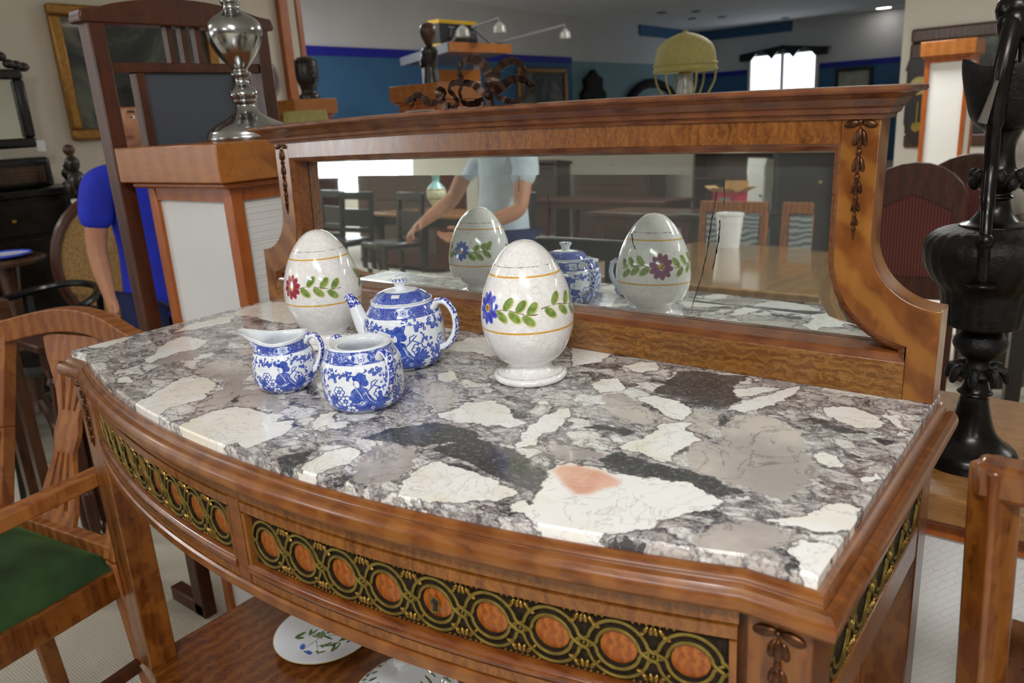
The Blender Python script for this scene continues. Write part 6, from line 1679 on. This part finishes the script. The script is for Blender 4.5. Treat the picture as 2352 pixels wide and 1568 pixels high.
dk = thing('hall_chair', 'dark brown carved hall chair at the right edge, behind the ewer', 'chair', (q.x + .20, q.y + .02, 0), math.radians(20))
zt2 = at_y(2330, 380, q.y).z
G().prism_y([(-.22, .45), (-.19, .75), (-.22, zt2 - .10)] + arc(-.16, zt2 - .07, .075, 200, 60, 8) + [(0, zt2 - .08)] + arc(.16, zt2 - .07, .075, 120, -20, 8) + [(.22, zt2 - .10), (.19, .75), (.22, .45)], -.02, .02).obj('shaped_back', M['darkwood'], dk, bev=.004)
G().box(-.22, .22, .0, .42, .42, .46).obj('seat', M['darkwood'], dk, bev=.006)
for sx in (-1, 1): 
    for y in (0.0, .40): G().bar((sx * .19, y, .43), (sx * .19, y, 0), .055, .04).obj('leg', M['darkwood'], dk)
G().tube(smooth([(-.19, 0, .2), (0, .2, .16), (.19, .4, .2)], 6), .02, 8).obj('scrolled_stretcher', M['darkwood'], dk)
q = at_y(2335, 330, 3.6)
wo = thing('plaster_figure', 'pale grey plaster figure just visible right of the ewer neck', 'statue', (q.x, 3.6, 0))
G().lathe(curve_prof([(.16, 0), (.16, .5), (.13, .52), (.13, q.z - .35), (.10, q.z - .3)], 3), 24).obj('pedestal', M['walnut'], wo)
G().lathe(curve_prof([(.07, q.z - .3), (.09, q.z - .2), (.06, q.z - .1), (.085, q.z - .02), (.05, q.z + .06), (.055, q.z + .12), (.01, q.z + .17)], 5), 20).obj('figure', plain('pale_plaster', (196, 192, 184), .8), wo)
q0, q1 = at_y(2118, 98, 6.0), at_y(2242, 92, 6.0)
plinth('display_plinth', 'tall orange plinth with a plain white panel, far behind the black ewer', q0.x + .03, q1.x - .02, 6.0, 6.34, q0.z, .03, M['pine_top'], M['white'], .10)
# framed picture and clock on the white wall to the right
def frame_on_y(name, label, cat, Y, p0, p1, wd, fm, inner, innm, depth=.05):
    a, b = at_y(*p0, Y), at_y(*p1, Y); x0, x1 = sorted((a.x, b.x)); z0, z1 = sorted((a.z, b.z))
    t = thing(name, label, cat, ((x0 + x1) / 2, Y, z0)); sh = lambda g: g.xf(lambda v: v - Vector(((x0 + x1) / 2, Y, z0)))
    for bx in ((x0, x1, z0, z0 + wd), (x0, x1, z1 - wd, z1), (x0, x0 + wd, z0 + wd, z1 - wd), (x1 - wd, x1, z0 + wd, z1 - wd)):
        sh(G().box(bx[0], bx[1], Y - depth, Y, bx[2], bx[3])).obj('frame_member', fm, t, bev=wd * .2)
    sh(G().box(x0 + wd, x1 - wd, Y - depth * .5, Y - .004, z0 + wd, z1 - wd)).obj(inner, innm, t)
    return t
frame_on_y('large_picture', 'big dark picture in a broad brown frame on the white wall behind the ewer', 'picture', 9.0, (2096, 68), (2480, 330), .14, M['walnut'], 'canvas', M['painting'])
a, b = at_y(2083, 135, 8.8), at_y(2130, 330, 8.8)
cl = thing('wall_clock', 'dark carved pendulum clock on the white wall right of the mirror back', 'clock', ((a.x + b.x) / 2, 8.99, b.z))
hh = a.z - b.z; ww = (b.x - a.x) / 2
G().prism_y([(-ww, hh * .25), (-ww * .7, hh * .1), (0, 0), (ww * .7, hh * .1), (ww, hh * .25), (ww, hh * .85), (ww * 1.15, hh * .87), (ww * .9, hh), (-ww * .9, hh), (-ww * 1.15, hh * .87), (-ww, hh * .85)], -.14, -.02).obj('case', M['darkwood'], cl, bev=.01)
G().lathe([(0, .0), (ww * .62, .0), (ww * .7, .02), (ww * .62, .03), (0, .03)], 28, M=Matrix.Translation((0, -.14, hh * .68)) @ Matrix.Rotation(PI / 2, 4, 'X')).obj('dial', M['shade'], cl)
G().bar((0, -.15, hh * .5), (0, -.15, hh * .2), .012, .012).lathe([(0, 0), (.05, 0), (.05, .01), (0, .01)], 18, M=Matrix.Translation((0, -.145, hh * .2)) @ Matrix.Rotation(PI / 2, 4, 'X')).obj('pendulum', M['brass'], cl)
frame_on_y('framed_print', 'small print in a black frame on the far blue wall, right of the window', 'picture', YW - .02, (1920, 158), (2003, 215), .07, M['black'], 'print', plain('pale_print', (176, 176, 160), .6, 0, .25, 6))

# ================================================================== middle distance, left to right
# small plinth with dark carved bust at the end of the partition
a, b = at_x(658, 228, -2.9), at_x(755, 228, -2.9)
sp3 = plinth('display_plinth', 'small orange and white plinth by the partition end, below the carved head', -3.12, -2.86, a.y + .03, b.y - .03, (a.z + b.z) / 2, .03)
q = at_x(714, 222, -2.98); zt3 = at_x(714, 130, -2.98).z; zb3 = (a.z + b.z) / 2
bu = thing('carved_bust', 'dark carved wooden head on the small plinth by the blue wall', 'bust', (-2.99, q.y, zb3))
hB = zt3 - zb3
def bust_sh(v_): return Vector((v_.x * .9, v_.y, v_.z))
G().lathe(curve_prof([(.062, 0), (.060, hB * .10), (.045, hB * .18), (.050, hB * .30), (.066, hB * .48), (.068, hB * .68), (.064, hB * .86), (.050, hB * .97), (.02, hB)], 5), 26).xf(bust_sh).obj('head', M['darkwood'], bu)
G().ball((.055, 0, hB * .52), (.018, .012, .03)).ball((.055, .02, hB * .62), (.01, .012, .008)).ball((.055, -.02, hB * .62), (.01, .012, .008)).ball((.056, 0, hB * .38), (.01, .02, .008)).obj('face', M['darkwood'], bu)
for k in range(4): G().tube([(.064 * .9 * math.cos(2 * PI * i / 24), .066 * math.sin(2 * PI * i / 24), hB * (.72 + .06 * k)) for i in range(24)], .004, 5, closed=True).obj('headband', M['darkwood'], bu)
q = at_x(700, 252, -2.5)
ls = thing('floor_lamp', 'lamp with an olive drum shade in front of the small plinth', 'lamp', (-2.5, q.y, 0))
G().lathe([(.13, q.z - .22), (.105, q.z - .005), (.10, q.z - .005), (.125, q.z - .22)], 30).obj('drum_shade', M['shade'], ls)
G().lathe([(.012, .03), (.012, q.z - .05)], 10).obj('pole', M['brass_dark'], ls)
G().lathe([(0, 0), (.12, 0), (.12, .02), (.02, .035), (0, .035)], 26).obj('base', M['brass_dark'], ls)
# plinth with slender carved figure
a, b = at_y(893, 200, 2.5), at_y(1003, 195, 2.5)
plinth('display_plinth', 'orange and white plinth in the middle distance under the slender carved figure', a.x + .03, b.x - .03, 2.53, 2.53 + (b.x - a.x) - .06, a.z, .03)
fx, fy = (a.x + b.x) / 2 - .02, 2.5 + (b.x - a.x) / 2; ft = at_y(945, 57, fy).z; fh = ft - a.z
cf = thing('carved_figure', 'slender dark carved figure with a tall egg-shaped head, above the mirror left half', 'statue', (fx, fy, a.z))
G().lathe(curve_prof([(.045, 0), (.042, fh * .1), (.036, fh * .3), (.044, fh * .5), (.040, fh * .58), (.016, fh * .63)], 5), 22).obj('torso', M['darkwood'], cf)
G().lathe(curve_prof([(.016, fh * .62), (.030, fh * .70), (.042, fh * .80), (.043, fh * .90), (.032, fh * .97), (.005, fh)], 5), 22).obj('head', M['walnut'], cf)
for s in (-1, 1): G().tube(smooth([(s * .038, 0, fh * .55), (s * .05, -.015, fh * .4), (s * .03, -.035, fh * .3)], 5), .011, 8).obj('arm', M['darkwood'], cf)
# display kiosk with projecting canopy
XK = -3.8
A0, B0 = at_x(1030, 96, XK), at_x(1172, 108, XK); zk = A0.z; B0 = Vector((B0.x, B0.y, zk)); D0 = at_z(866, 152, zk)
dv = (D0 - A0); dv = dv * (1.5 / dv.length)
ki = thing('display_kiosk', 'grey and orange display kiosk with a slanting projecting canopy', 'kiosk', (A0.x, A0.y, 0))
def KL(g): return g.xf(lambda v: v - Vector((A0.x, A0.y, 0)))
def up_(p, z): return Vector((p.x, p.y, z))
th_ = .07
P4 = [A0, B0, B0 + dv, A0 + dv]
KL(G().prism([(p.x, p.y) for p in P4], lambda x, y: (x, y, zk - th_), lambda x, y: (x, y, zk - .02))).obj('canopy_board', M['walnut'], ki)
e1 = (B0 - A0).normalized(); e2 = dv.normalized()
def edge(name, p, q, m):
    d = (q - p).normalized(); n_ = Vector((d.y, -d.x, 0)) * .012
    KL(G().prism([(r.x, r.y) for r in (p - n_, q - n_, q + n_, p + n_)], lambda x, y: (x, y, zk - th_ - .005), lambda x, y: (x, y, zk))).obj(name, m, ki)
edge('canopy_edge', A0, B0, M['pine_top']); edge('canopy_edge', A0 + dv, A0, M['grey'])
for f_, m in ((.12, M['grey']), (.88, M['grey'])):
    p = A0 + e1 * (B0 - A0).length * f_ + dv * .55
    KL(G().box(p.x - .05, p.x + .05, p.y - .05, p.y + .05, 0, zk - th_)).obj('column', m, ki)
p, q = A0 + dv * .45 + e1 * .12, B0 + dv * .45 - e1 * .1
n_ = Vector((e1.y, -e1.x, 0)) * .02
KL(G().prism([(r.x, r.y) for r in (p - n_, q - n_, q + n_, p + n_)], lambda x, y: (x, y, .2), lambda x, y: (x, y, zk - th_ - .10))).obj('back_panel', M['pine_top'], ki)
KL(G().prism([(r.x, r.y) for r in (p - n_ * 2, q - n_ * 2, q - n_ * 1.1, p - n_ * 1.1)], lambda x, y: (x, y, zk - .62), lambda x, y: (x, y, zk - .34))).obj('display_photo', M['painting'], ki)
# black and yellow box on the canopy
def px_of(v):
    q = _R.transposed() @ (v - _C); return 1176 + FPX * q.x / -q.z
def solve(px, off):
    """point on the canopy, off behind its orange edge, that is seen at column px"""
    lo, hi = -1.5, 1.5
    for _ in range(50):
        m_ = (lo + hi) / 2
        if px_of(A0 + e2 * off + e1 * m_) < px: lo = m_
        else: hi = m_
    return lo
s0, s1 = solve(1012, .30), solve(1098, .30); wB = s1 - s0; hb_ = .215
bx = thing('cardboard_box', 'black box with yellow edges and pale lettering on the kiosk canopy', 'box', A0 + e2 * .30 + e1 * s0, math.atan2(e1.y, e1.x))
bx.location.z = zk
M['yellow'] = plain('yellow_print', (206, 164, 16), .5); M['boxblack'] = plain('black_card', (24, 24, 26), .45)
G().box(0, wB, 0, .13, .02, hb_ - .03).obj('carton', M['boxblack'], bx)
for z0, z1 in ((0.001, .02), (hb_ - .03, hb_)): G().box(-.002, wB + .002, -.002, .132, z0, z1).obj('yellow_edge', M['yellow'], bx)
cu = bpy.data.curves.new('lettering', 'FONT'); cu.body = 'Trilium'; cu.size = wB * .27; cu.extrude = .001; cu.shear = .25
_tmp = bpy.data.objects.new('lettering_curve', cu); me_ = bpy.data.meshes.new_from_object(_tmp); bpy.data.objects.remove(_tmp)
to = bpy.data.objects.new('lettering', me_); link(to, bx); me_.materials.clear(); me_.materials.append(M['grey'])
to.rotation_euler = (PI / 2, 0, 0); to.location = (wB * .18, -.004, .07)
# spotlights on long arms fixed to the canopy
for i, (p0, p1, lp2) in enumerate((((1085, 62), (1146, 41), (1149, 66)), ((1140, 98), (1297, 57), (1297, 80)), ((965, 96), (1062, 58), (1050, 74)))):
    a = at_x(*p0, XK - .05); b = at_x(*p1, XK + .25)
    t = thing('spotlight', ['spotlight on a thin arm beside the black and yellow box', 'spotlight on the longest arm, right of the kiosk canopy', 'spotlight on a short arm above the carved figure'][i], 'spotlight', (A0.x, A0.y, zk), 0, 'spotlights on the kiosk')
    sh = Vector((A0.x, A0.y, zk)); root_ = e2 * (.12, .12, .08)[i] + e1 * (s1 + .10, s1 + .30, .08)[i] + Vector((0, 0, .0005))
    G().tube([root_, a - sh, b - sh] if i < 2 else [root_, b - sh], .011, 8).obj('arm', M['grey'], t)
    G().lathe([(.0, 0), (.05, 0), (.05, .015), (.02, .03), (0, .03)], 16, root_ + Vector((0, 0, -.019))).obj('base', M['grey'], t)
    c = Vector((b.x, b.y, at_x(*lp2, XK + .25).z)) - sh
    G().tube([b - sh, c + Vector((0, 0, .05))], .008, 6).obj('stem', M['grey'], t)
    G().lathe([(.02, .05), (.05, .02), (.055, -.03), (.048, -.03), (.03, .02)], 18, c).obj('lamp_head', M['glass_lamp'], t)
# things on the far left wall
RW = math.atan(-WSL)
XG = hit_left(1250, 200).x + .12
gp = frame_on_x('gilt_painting', 'dark green painting in a gilt frame on the far wall behind the ribbon crest', 'painting', XG, (1188, 155), (1316, 250), .07, M['gilt'], 'canvas', M['painting'])
gp.rotation_euler.z = RW; gp.location.x = xw(gp.location.y) + .03
def silhouette(name, label, cat, pts_c, ww, hh, X, mat, inner=None):
    q = hit_left(*pts_c); t = thing(name, label, cat, (q.x + .03, q.y, q.z - hh), RW)
    pts = [(-.5, 0), (-.52, .12), (-.42, .2), (-.46, .45), (-.34, .55), (-.40, .68), (-.26, .76), (-.28, .88), (-.12, .93), (0, 1.0), (.12, .93), (.28, .88), (.26, .76), (.40, .68), (.34, .55), (.46, .45), (.42, .2), (.52, .12), (.5, 0)]
    G().prism_x([(a * ww, b * hh) for a, b in pts], 0.0, .10).obj('carved_case', mat, t, bev=.015)
    if inner: G().lathe([(0, 0), (ww * .22, 0), (ww * .25, .02), (0, .02)], 24, M=Matrix.Translation((.10, 0, hh * .35)) @ Matrix.Rotation(PI / 2, 4, 'Y')).obj('glass', inner, t)
    return t
silhouette('carved_clock', 'black carved wall clock on the pale teal wall, left of the straw lamp', 'clock', (1352, 160), 1.1, 1.3, XW + .02, M['matte_dark'], M['black'])
q = hit_left(1492, 188)
om = thing('oval_mirror', 'oval dark-framed mirror on the teal wall left of the straw lamp', 'mirror', (q.x + .03, q.y, q.z - .7), RW)
G().tube([(.04, 1.25 * math.cos(2 * PI * i / 40), .62 * math.sin(2 * PI * i / 40) + .05) for i in range(40)], .09, 8, closed=True).obj('oval_frame', M['matte_dark'], om)
G().lathe([(0, 0), (1.2, 0), (1.2, .02), (0, .02)], 40, M=Matrix.Translation((.01, 0, .05)) @ Matrix.Rotation(PI / 2, 4, 'Y') @ Matrix.Scale(.5, 4, (1, 0, 0))).obj('mirror_pane', M['wall_teal'], om)
# straw-shaded lamp on a small table
YL = 3.0
c = at_y(1574, 160, YL); zt4 = at_y(1574, 70, YL).z; zr = at_y(1574, 163, YL).z; rr = (at_y(1644, 155, YL).x - at_y(1504, 155, YL).x) / 2 * .93
tb = turned_table('lamp_table', 'small dark table carrying the straw-shaded lamp, behind the mirror back', c.x, YL, .5, .5, .74, M['mahog'])
sl = thing('oil_lamp', 'lamp with a domed olive straw shade on a wire cradle, behind the cornice', 'lamp', (c.x, YL, .74))
zo = zr - .74; hz = zt4 - zr
shp = curve_prof([(rr * 1.04, zo), (rr * 1.0, zo + hz * .10), (rr * .97, zo + hz * .30), (rr * .93, zo + hz * .48), (rr * .82, zo + hz * .66), (rr * .58, zo + hz * .81), (rr * .30, zo + hz * .91), (rr * .10, zo + hz * .955), (.012, zo + hz)], 6)
G().lathe(shp + [(r * .97, z - .004) for r, z in shp[::-1]], 60).obj('straw_shade', M['shade'], sl, ang=70)
for z in (zo + .004, zo + hz * .16):
    G().tube([(rr * 1.0 * math.cos(2 * PI * i / 48), rr * math.sin(2 * PI * i / 48), z) for i in range(48)], .006, 6, closed=True).obj('shade_rim', M['shade'], sl)
for k in range(6):
    a = 2 * PI * k / 6 + .3; G().tube(smooth([(rr * .97 * math.cos(a), rr * .97 * math.sin(a), zo), (rr * .9 * math.cos(a), rr * .9 * math.sin(a), zo - .06), (rr * .5 * math.cos(a), rr * .5 * math.sin(a), zo - .15), (.02 * math.cos(a), .02 * math.sin(a), zo - .18)], 5), .005, 6).obj('cradle_wire', M['shade'], sl)
G().lathe(curve_prof([(.0, 0), (.09, 0), (.095, .015), (.03, .04), (.022, .12), (.05, .2), (.075, .26), (.06, .32), (.022, .36), (.028, zo - .05), (.03, zo + .02), (.0, zo + .03)], 4), 28).obj('lamp_body', M['brass_dark'], sl)
G().lathe(curve_prof([(.03, zo - .16), (.042, zo - .11), (.034, zo - .05), (.026, zo + .04)], 5), 24).obj('glass_chimney', M['glass_lamp'], sl)

# ================================================================== behind the photographer (seen in the mirror)
def big_table(name, label, x0, x1, y0, y1, zt, topm, legm):
    t = thing(name, label, 'table', ((x0 + x1) / 2, (y0 + y1) / 2, 0)); wx, wy = (x1 - x0) / 2, (y1 - y0) / 2
    G().box(-wx, wx, -wy, wy, zt - .03, zt).obj('table_top', topm, t, bev=.006)
    G().box(-wx + .08, wx - .08, -wy + .08, wy - .08, zt - .12, zt - .03).obj('apron', legm, t)
    for sx in (-1, 1):
        for sy in (-1, 1): G().bar((sx * (wx - .12), sy * (wy - .12), zt - .12), (sx * (wx - .12), sy * (wy - .12), 0), .07, .07, .05, .05).obj('leg', legm, t)
    return t
big_table('dining_table', 'polished light wood dining table reflected in the right of the mirror', -1.30, -.058, -3.05, -1.465, .64, M['table_top'], M['walnut'])
def side_chair(label, x, y, rotz, zt, fm, um, splats, w=.44, group=None):
    """front is -y"""
    t = thing('side_chair', label, 'chair', (x, y, 0), rotz, group)
    for s in (-1, 1):
        G().bar((s * (w/2 - .02), .21, zt), (s * (w/2 - .02), .19, .43), .04, .032).bar((s * (w/2 - .02), .19, .43), (s * (w/2 - .02), .23, 0), .04, .032).obj('back_post', fm, t)
        G().bar((s * (w/2 - .03), -.2, .42), (s * (w/2 - .03), -.2, 0), .04, .04, .03, .03).obj('front_leg', fm, t)
    G().box(-w/2, w/2, .192, .228, zt - .07, zt + .005).obj('crest_rail', fm, t, bev=.008)
    G().box(-w/2 + .02, w/2 - .02, .182, .206, .50, .55).obj('lower_rail', fm, t)
    if splats == 'panel': G().box(-w/2 + .05, w/2 - .05, .180, .215, .56, zt - .075).obj('back_panel', um, t, bev=.01)
    elif splats == 'slot':
        G().box(-w/2 + .03, w/2 - .03, .19, .21, .56, zt - .16).obj('back_panel', fm, t)
    else:
        for k in range(3): x_ = -.09 + .09 * k; G().box(x_ - .022, x_ + .022, .186, .206, .55, zt - .07).obj('splat', fm, t)
    G().box(-w/2, w/2, -.22, .20, .40, .465).obj('seat', um, t, bev=.02)
    return t
side_chair('dark chair with a curved crest pushed under the light table, seen in the mirror', -.72, -1.11, 0.0, .865, M['darkwood'], M['stripe'], 'splat', .46)
side_chair('grey patterned chair behind the light table, left of the pair in the mirror', -1.25, -3.28, math.radians(180), .865, M['chair_wood'], M['damask'], 'panel', .46)
side_chair('grey patterned chair behind the light table, right of the pair in the mirror', -.70, -3.30, math.radians(180), .865, M['chair_wood'], M['damask'], 'panel', .46)
dcs = [(-4.42, -3.40, 190), (-5.05, -3.36, 170), (-5.75, -3.6, 185), (-3.3, -3.7, 150)]
dl_ = ['dark slotted-back chair in the mirror, in front of the turquoise vase', 'dark slotted-back chair in the mirror, left of the vase chair', 'dark slotted-back chair farthest left in the mirror', 'dark slotted-back chair in the mirror, beside the visitor']
for (x, y, a), l_ in zip(dcs, dl_): side_chair(l_, x, y, math.radians(a), .885, M['darkwood'], M['darkwood'], 'slot', .40, 'dark dining chairs in the mirror')
big_table('vase_table', 'pale-topped table with a turquoise vase, seen in the mirror', -5.5, -4.1, -4.9, -4.0, .655, M['beech'], M['darkwood'])
va = thing('vase', 'pale turquoise footed vase with gold bands, seen in the mirror', 'vase', (-4.62, -4.2, .655))
M['turq'] = plain('turquoise_glaze', (150, 200, 200), .2, 0, .1, 30, coat=.4); M['cream_gl'] = plain('cream_glaze', (214, 214, 178), .2, 0, .1, 30, coat=.4)
G().lathe(curve_prof([(0, 0), (.07, 0), (.072, .015), (.035, .03), (.028, .06)], 4), 28).obj('foot', M['turq'], va)
G().lathe(curve_prof([(.028, .06), (.06, .10), (.092, .16), (.098, .21), (.085, .25)], 5), 32).obj('belly', M['cream_gl'], va)
G().lathe(curve_prof([(.085, .25), (.055, .285), (.034, .31), (.034, .35), (.05, .38), (.046, .38), (.03, .35)], 5), 28).obj('neck', M['turq'], va)
for z, r in ((.15, .089), (.235, .091)): G().tube([(r * math.cos(2 * PI * i / 36), r * math.sin(2 * PI * i / 36), z) for i in range(36)], .004, 6, closed=True).obj('gold_band', M['brass'], va)
bk_ = thing('paper_tub', 'white ribbed tub standing on the light table, seen in the mirror', 'tub', (-1.02, -2.88, .64))
G().lathe([(0, 0), (.062, 0), (.078, .180), (.083, .184), (.083, .198), (.076, .198), (.073, .19), (.058, .006), (0, .006)], 32).obj('tub', M['china_white'], bk_)
for z in (.045, .08, .14): G().tube([((.063 + z * .089) * math.cos(2 * PI * i / 32), (.063 + z * .089) * math.sin(2 * PI * i / 32), z) for i in range(32)], .0015, 5, closed=True).obj('rib', M['china_white'], bk_)
big_table('dark_table', 'dark polished writing table in the middle of the mirror', -3.2, -2.1, -5.5, -4.7, .68, M['walnut'], M['mahog'])
big_table('low_table', 'dark stand under the red carton, seen in the mirror', -1.9, -1.3, -4.6, -4.0, .74, M['darkwood'], M['darkwood'])
rb = thing('red_carton', 'red cardboard carton with open flaps, seen in the mirror', 'box', (-1.6, -4.25, .74), math.radians(8))
M['redcard'] = plain('red_card', (176, 40, 60), .6); M['kraft'] = plain('brown_card', (206, 164, 104), .8)
g = G().box(-.10, .10, -.08, .08, 0, .004)
for bx_ in ((-.10, .10, -.08, -.076), (-.10, .10, .076, .08), (-.10, -.096, -.076, .076), (.096, .10, -.076, .076)): g.box(*bx_, .004, .16)
g.obj('carton', M['redcard'], rb)
for s in (-1, 1):
    G().bar((s * .10, 0, .16), (s * .18, 0, .20), .004, .15, up=(0, 1, 0)).obj('flap', M['kraft'], rb)
G().bar((0, .08, .16), (0, .13, .19), .2, .004).obj('flap', M['kraft'], rb); G().bar((0, -.08, .16), (0, -.09, .24), .2, .004).obj('flap', M['kraft'], rb)
tagp = G().box(-.05, .05, .0801, .081, .05, .12).obj('printed_label', M['rosegrey'], rb)
big_table('long_table', 'long reddish table at the back of the mirror view', -5.0, -3.2, -7.2, -6.3, .70, M['mahog'], M['mahog'])
wd_ = thing('white_cabinet', 'tall white display cabinet at the back of the mirror view', 'cabinet', (-2.0, -6.0, 0))
G().box(-.09, .09, -.2, .2, 0, 1.5).obj('body', M['white'], wd_, bev=.004); G().box(-.08, .08, .2, .21, .05, 1.45).obj('door', M['white'], wd_, bev=.003); G().ball((.05, .22, .8), .012).obj('knob', M['brass'], wd_)
wdr = thing('dark_wardrobe', 'tall dark wardrobe at the back right of the mirror view', 'wardrobe', (-.9, -5.4, 0))
G().box(-.7, .7, -.28, .28, 0, 1.9).obj('body', M['darkwood'], wdr, bev=.006)
for s in (-1, 1):
    d_ = G().box(min(s * .02, s * .66), max(s * .02, s * .66), .28, .30, .1, 1.8).obj('door', M['darkwood'], wdr, bev=.005); G().ball((s * .08, .31, .95), .015).obj('knob', M['brass'], d_)
for i, (x, y, w_, d_, h_) in enumerate(((-6.2, -5.4, 1.4, .5, 1.05), (-8.4, -5.2, 1.6, .5, .95), (-4.9, -8.2, 1.2, .5, 1.2))):
    t = thing('chest', ['dark chest of drawers below the bright window in the mirror', 'low dark chest farthest left in the mirror', 'tall dark chest at the back centre of the mirror view'][i], 'chest', (x, y, 0))
    G().box(-w_/2, w_/2, -d_/2, d_/2, .05, h_).obj('body', M['mahog'], t, bev=.005); G().box(-w_/2 - .02, w_/2 + .02, -d_/2 - .02, d_/2 + .02, h_, h_ + .03).obj('top', M['mahog'], t, bev=.005)
    for k in range(3):
        dr = G().box(-w_/2 + .04, w_/2 - .04, d_/2, d_/2 + .015, .1 + k * (h_ - .12) / 3, .08 + (k + 1) * (h_ - .12) / 3).obj('drawer', M['walnut'], t, bev=.004)
        for s in (-1, 1): G().ball((s * w_ * .25, d_/2 + .025, .1 + (k + .45) * (h_ - .12) / 3), .014).obj('knob', M['brass'], dr)

def bookcase(label, x, y, w_, h_, mat, nsh):
    t = thing('bookcase', label, 'bookcase', (x, y, 0), 0, 'tall dark furniture at the back of the mirror view')
    for s in (-1, 1): G().box(min(s * w_/2, s * (w_/2 - .03)), max(s * w_/2, s * (w_/2 - .03)), -.18, .18, 0, h_).obj('side', mat, t)
    G().box(-w_/2 + .03, w_/2 - .03, -.18, -.165, .08, h_).obj('back', mat, t); G().box(-w_/2 - .03, w_/2 + .03, -.2, .21, h_, h_ + .05).obj('cornice', mat, t, bev=.008)
    for k in range(nsh + 1):
        z = .08 + (h_ - .14) * k / nsh; G().box(-w_/2 + .03, w_/2 - .03, -.165, .17, z, z + .025).obj('shelf', mat, t)
    return t
for i, (x, y, w_, h_, n_) in enumerate(((-3.1, -8.3, 1.3, 1.75, 4), (-6.6, -8.2, 1.5, 1.55, 3), (-.9, -8.2, 1.6, 1.85, 4), (1.2, -7.6, 1.4, 1.7, 4))):
    bookcase(['tall dark bookcase left of the writing table in the mirror', 'low dark bookcase near the bright window in the mirror', 'tall dark bookcase behind the red carton in the mirror', 'tall dark bookcase at the far right of the mirror view'][i], x, y, w_, h_, M['walnut'], n_)
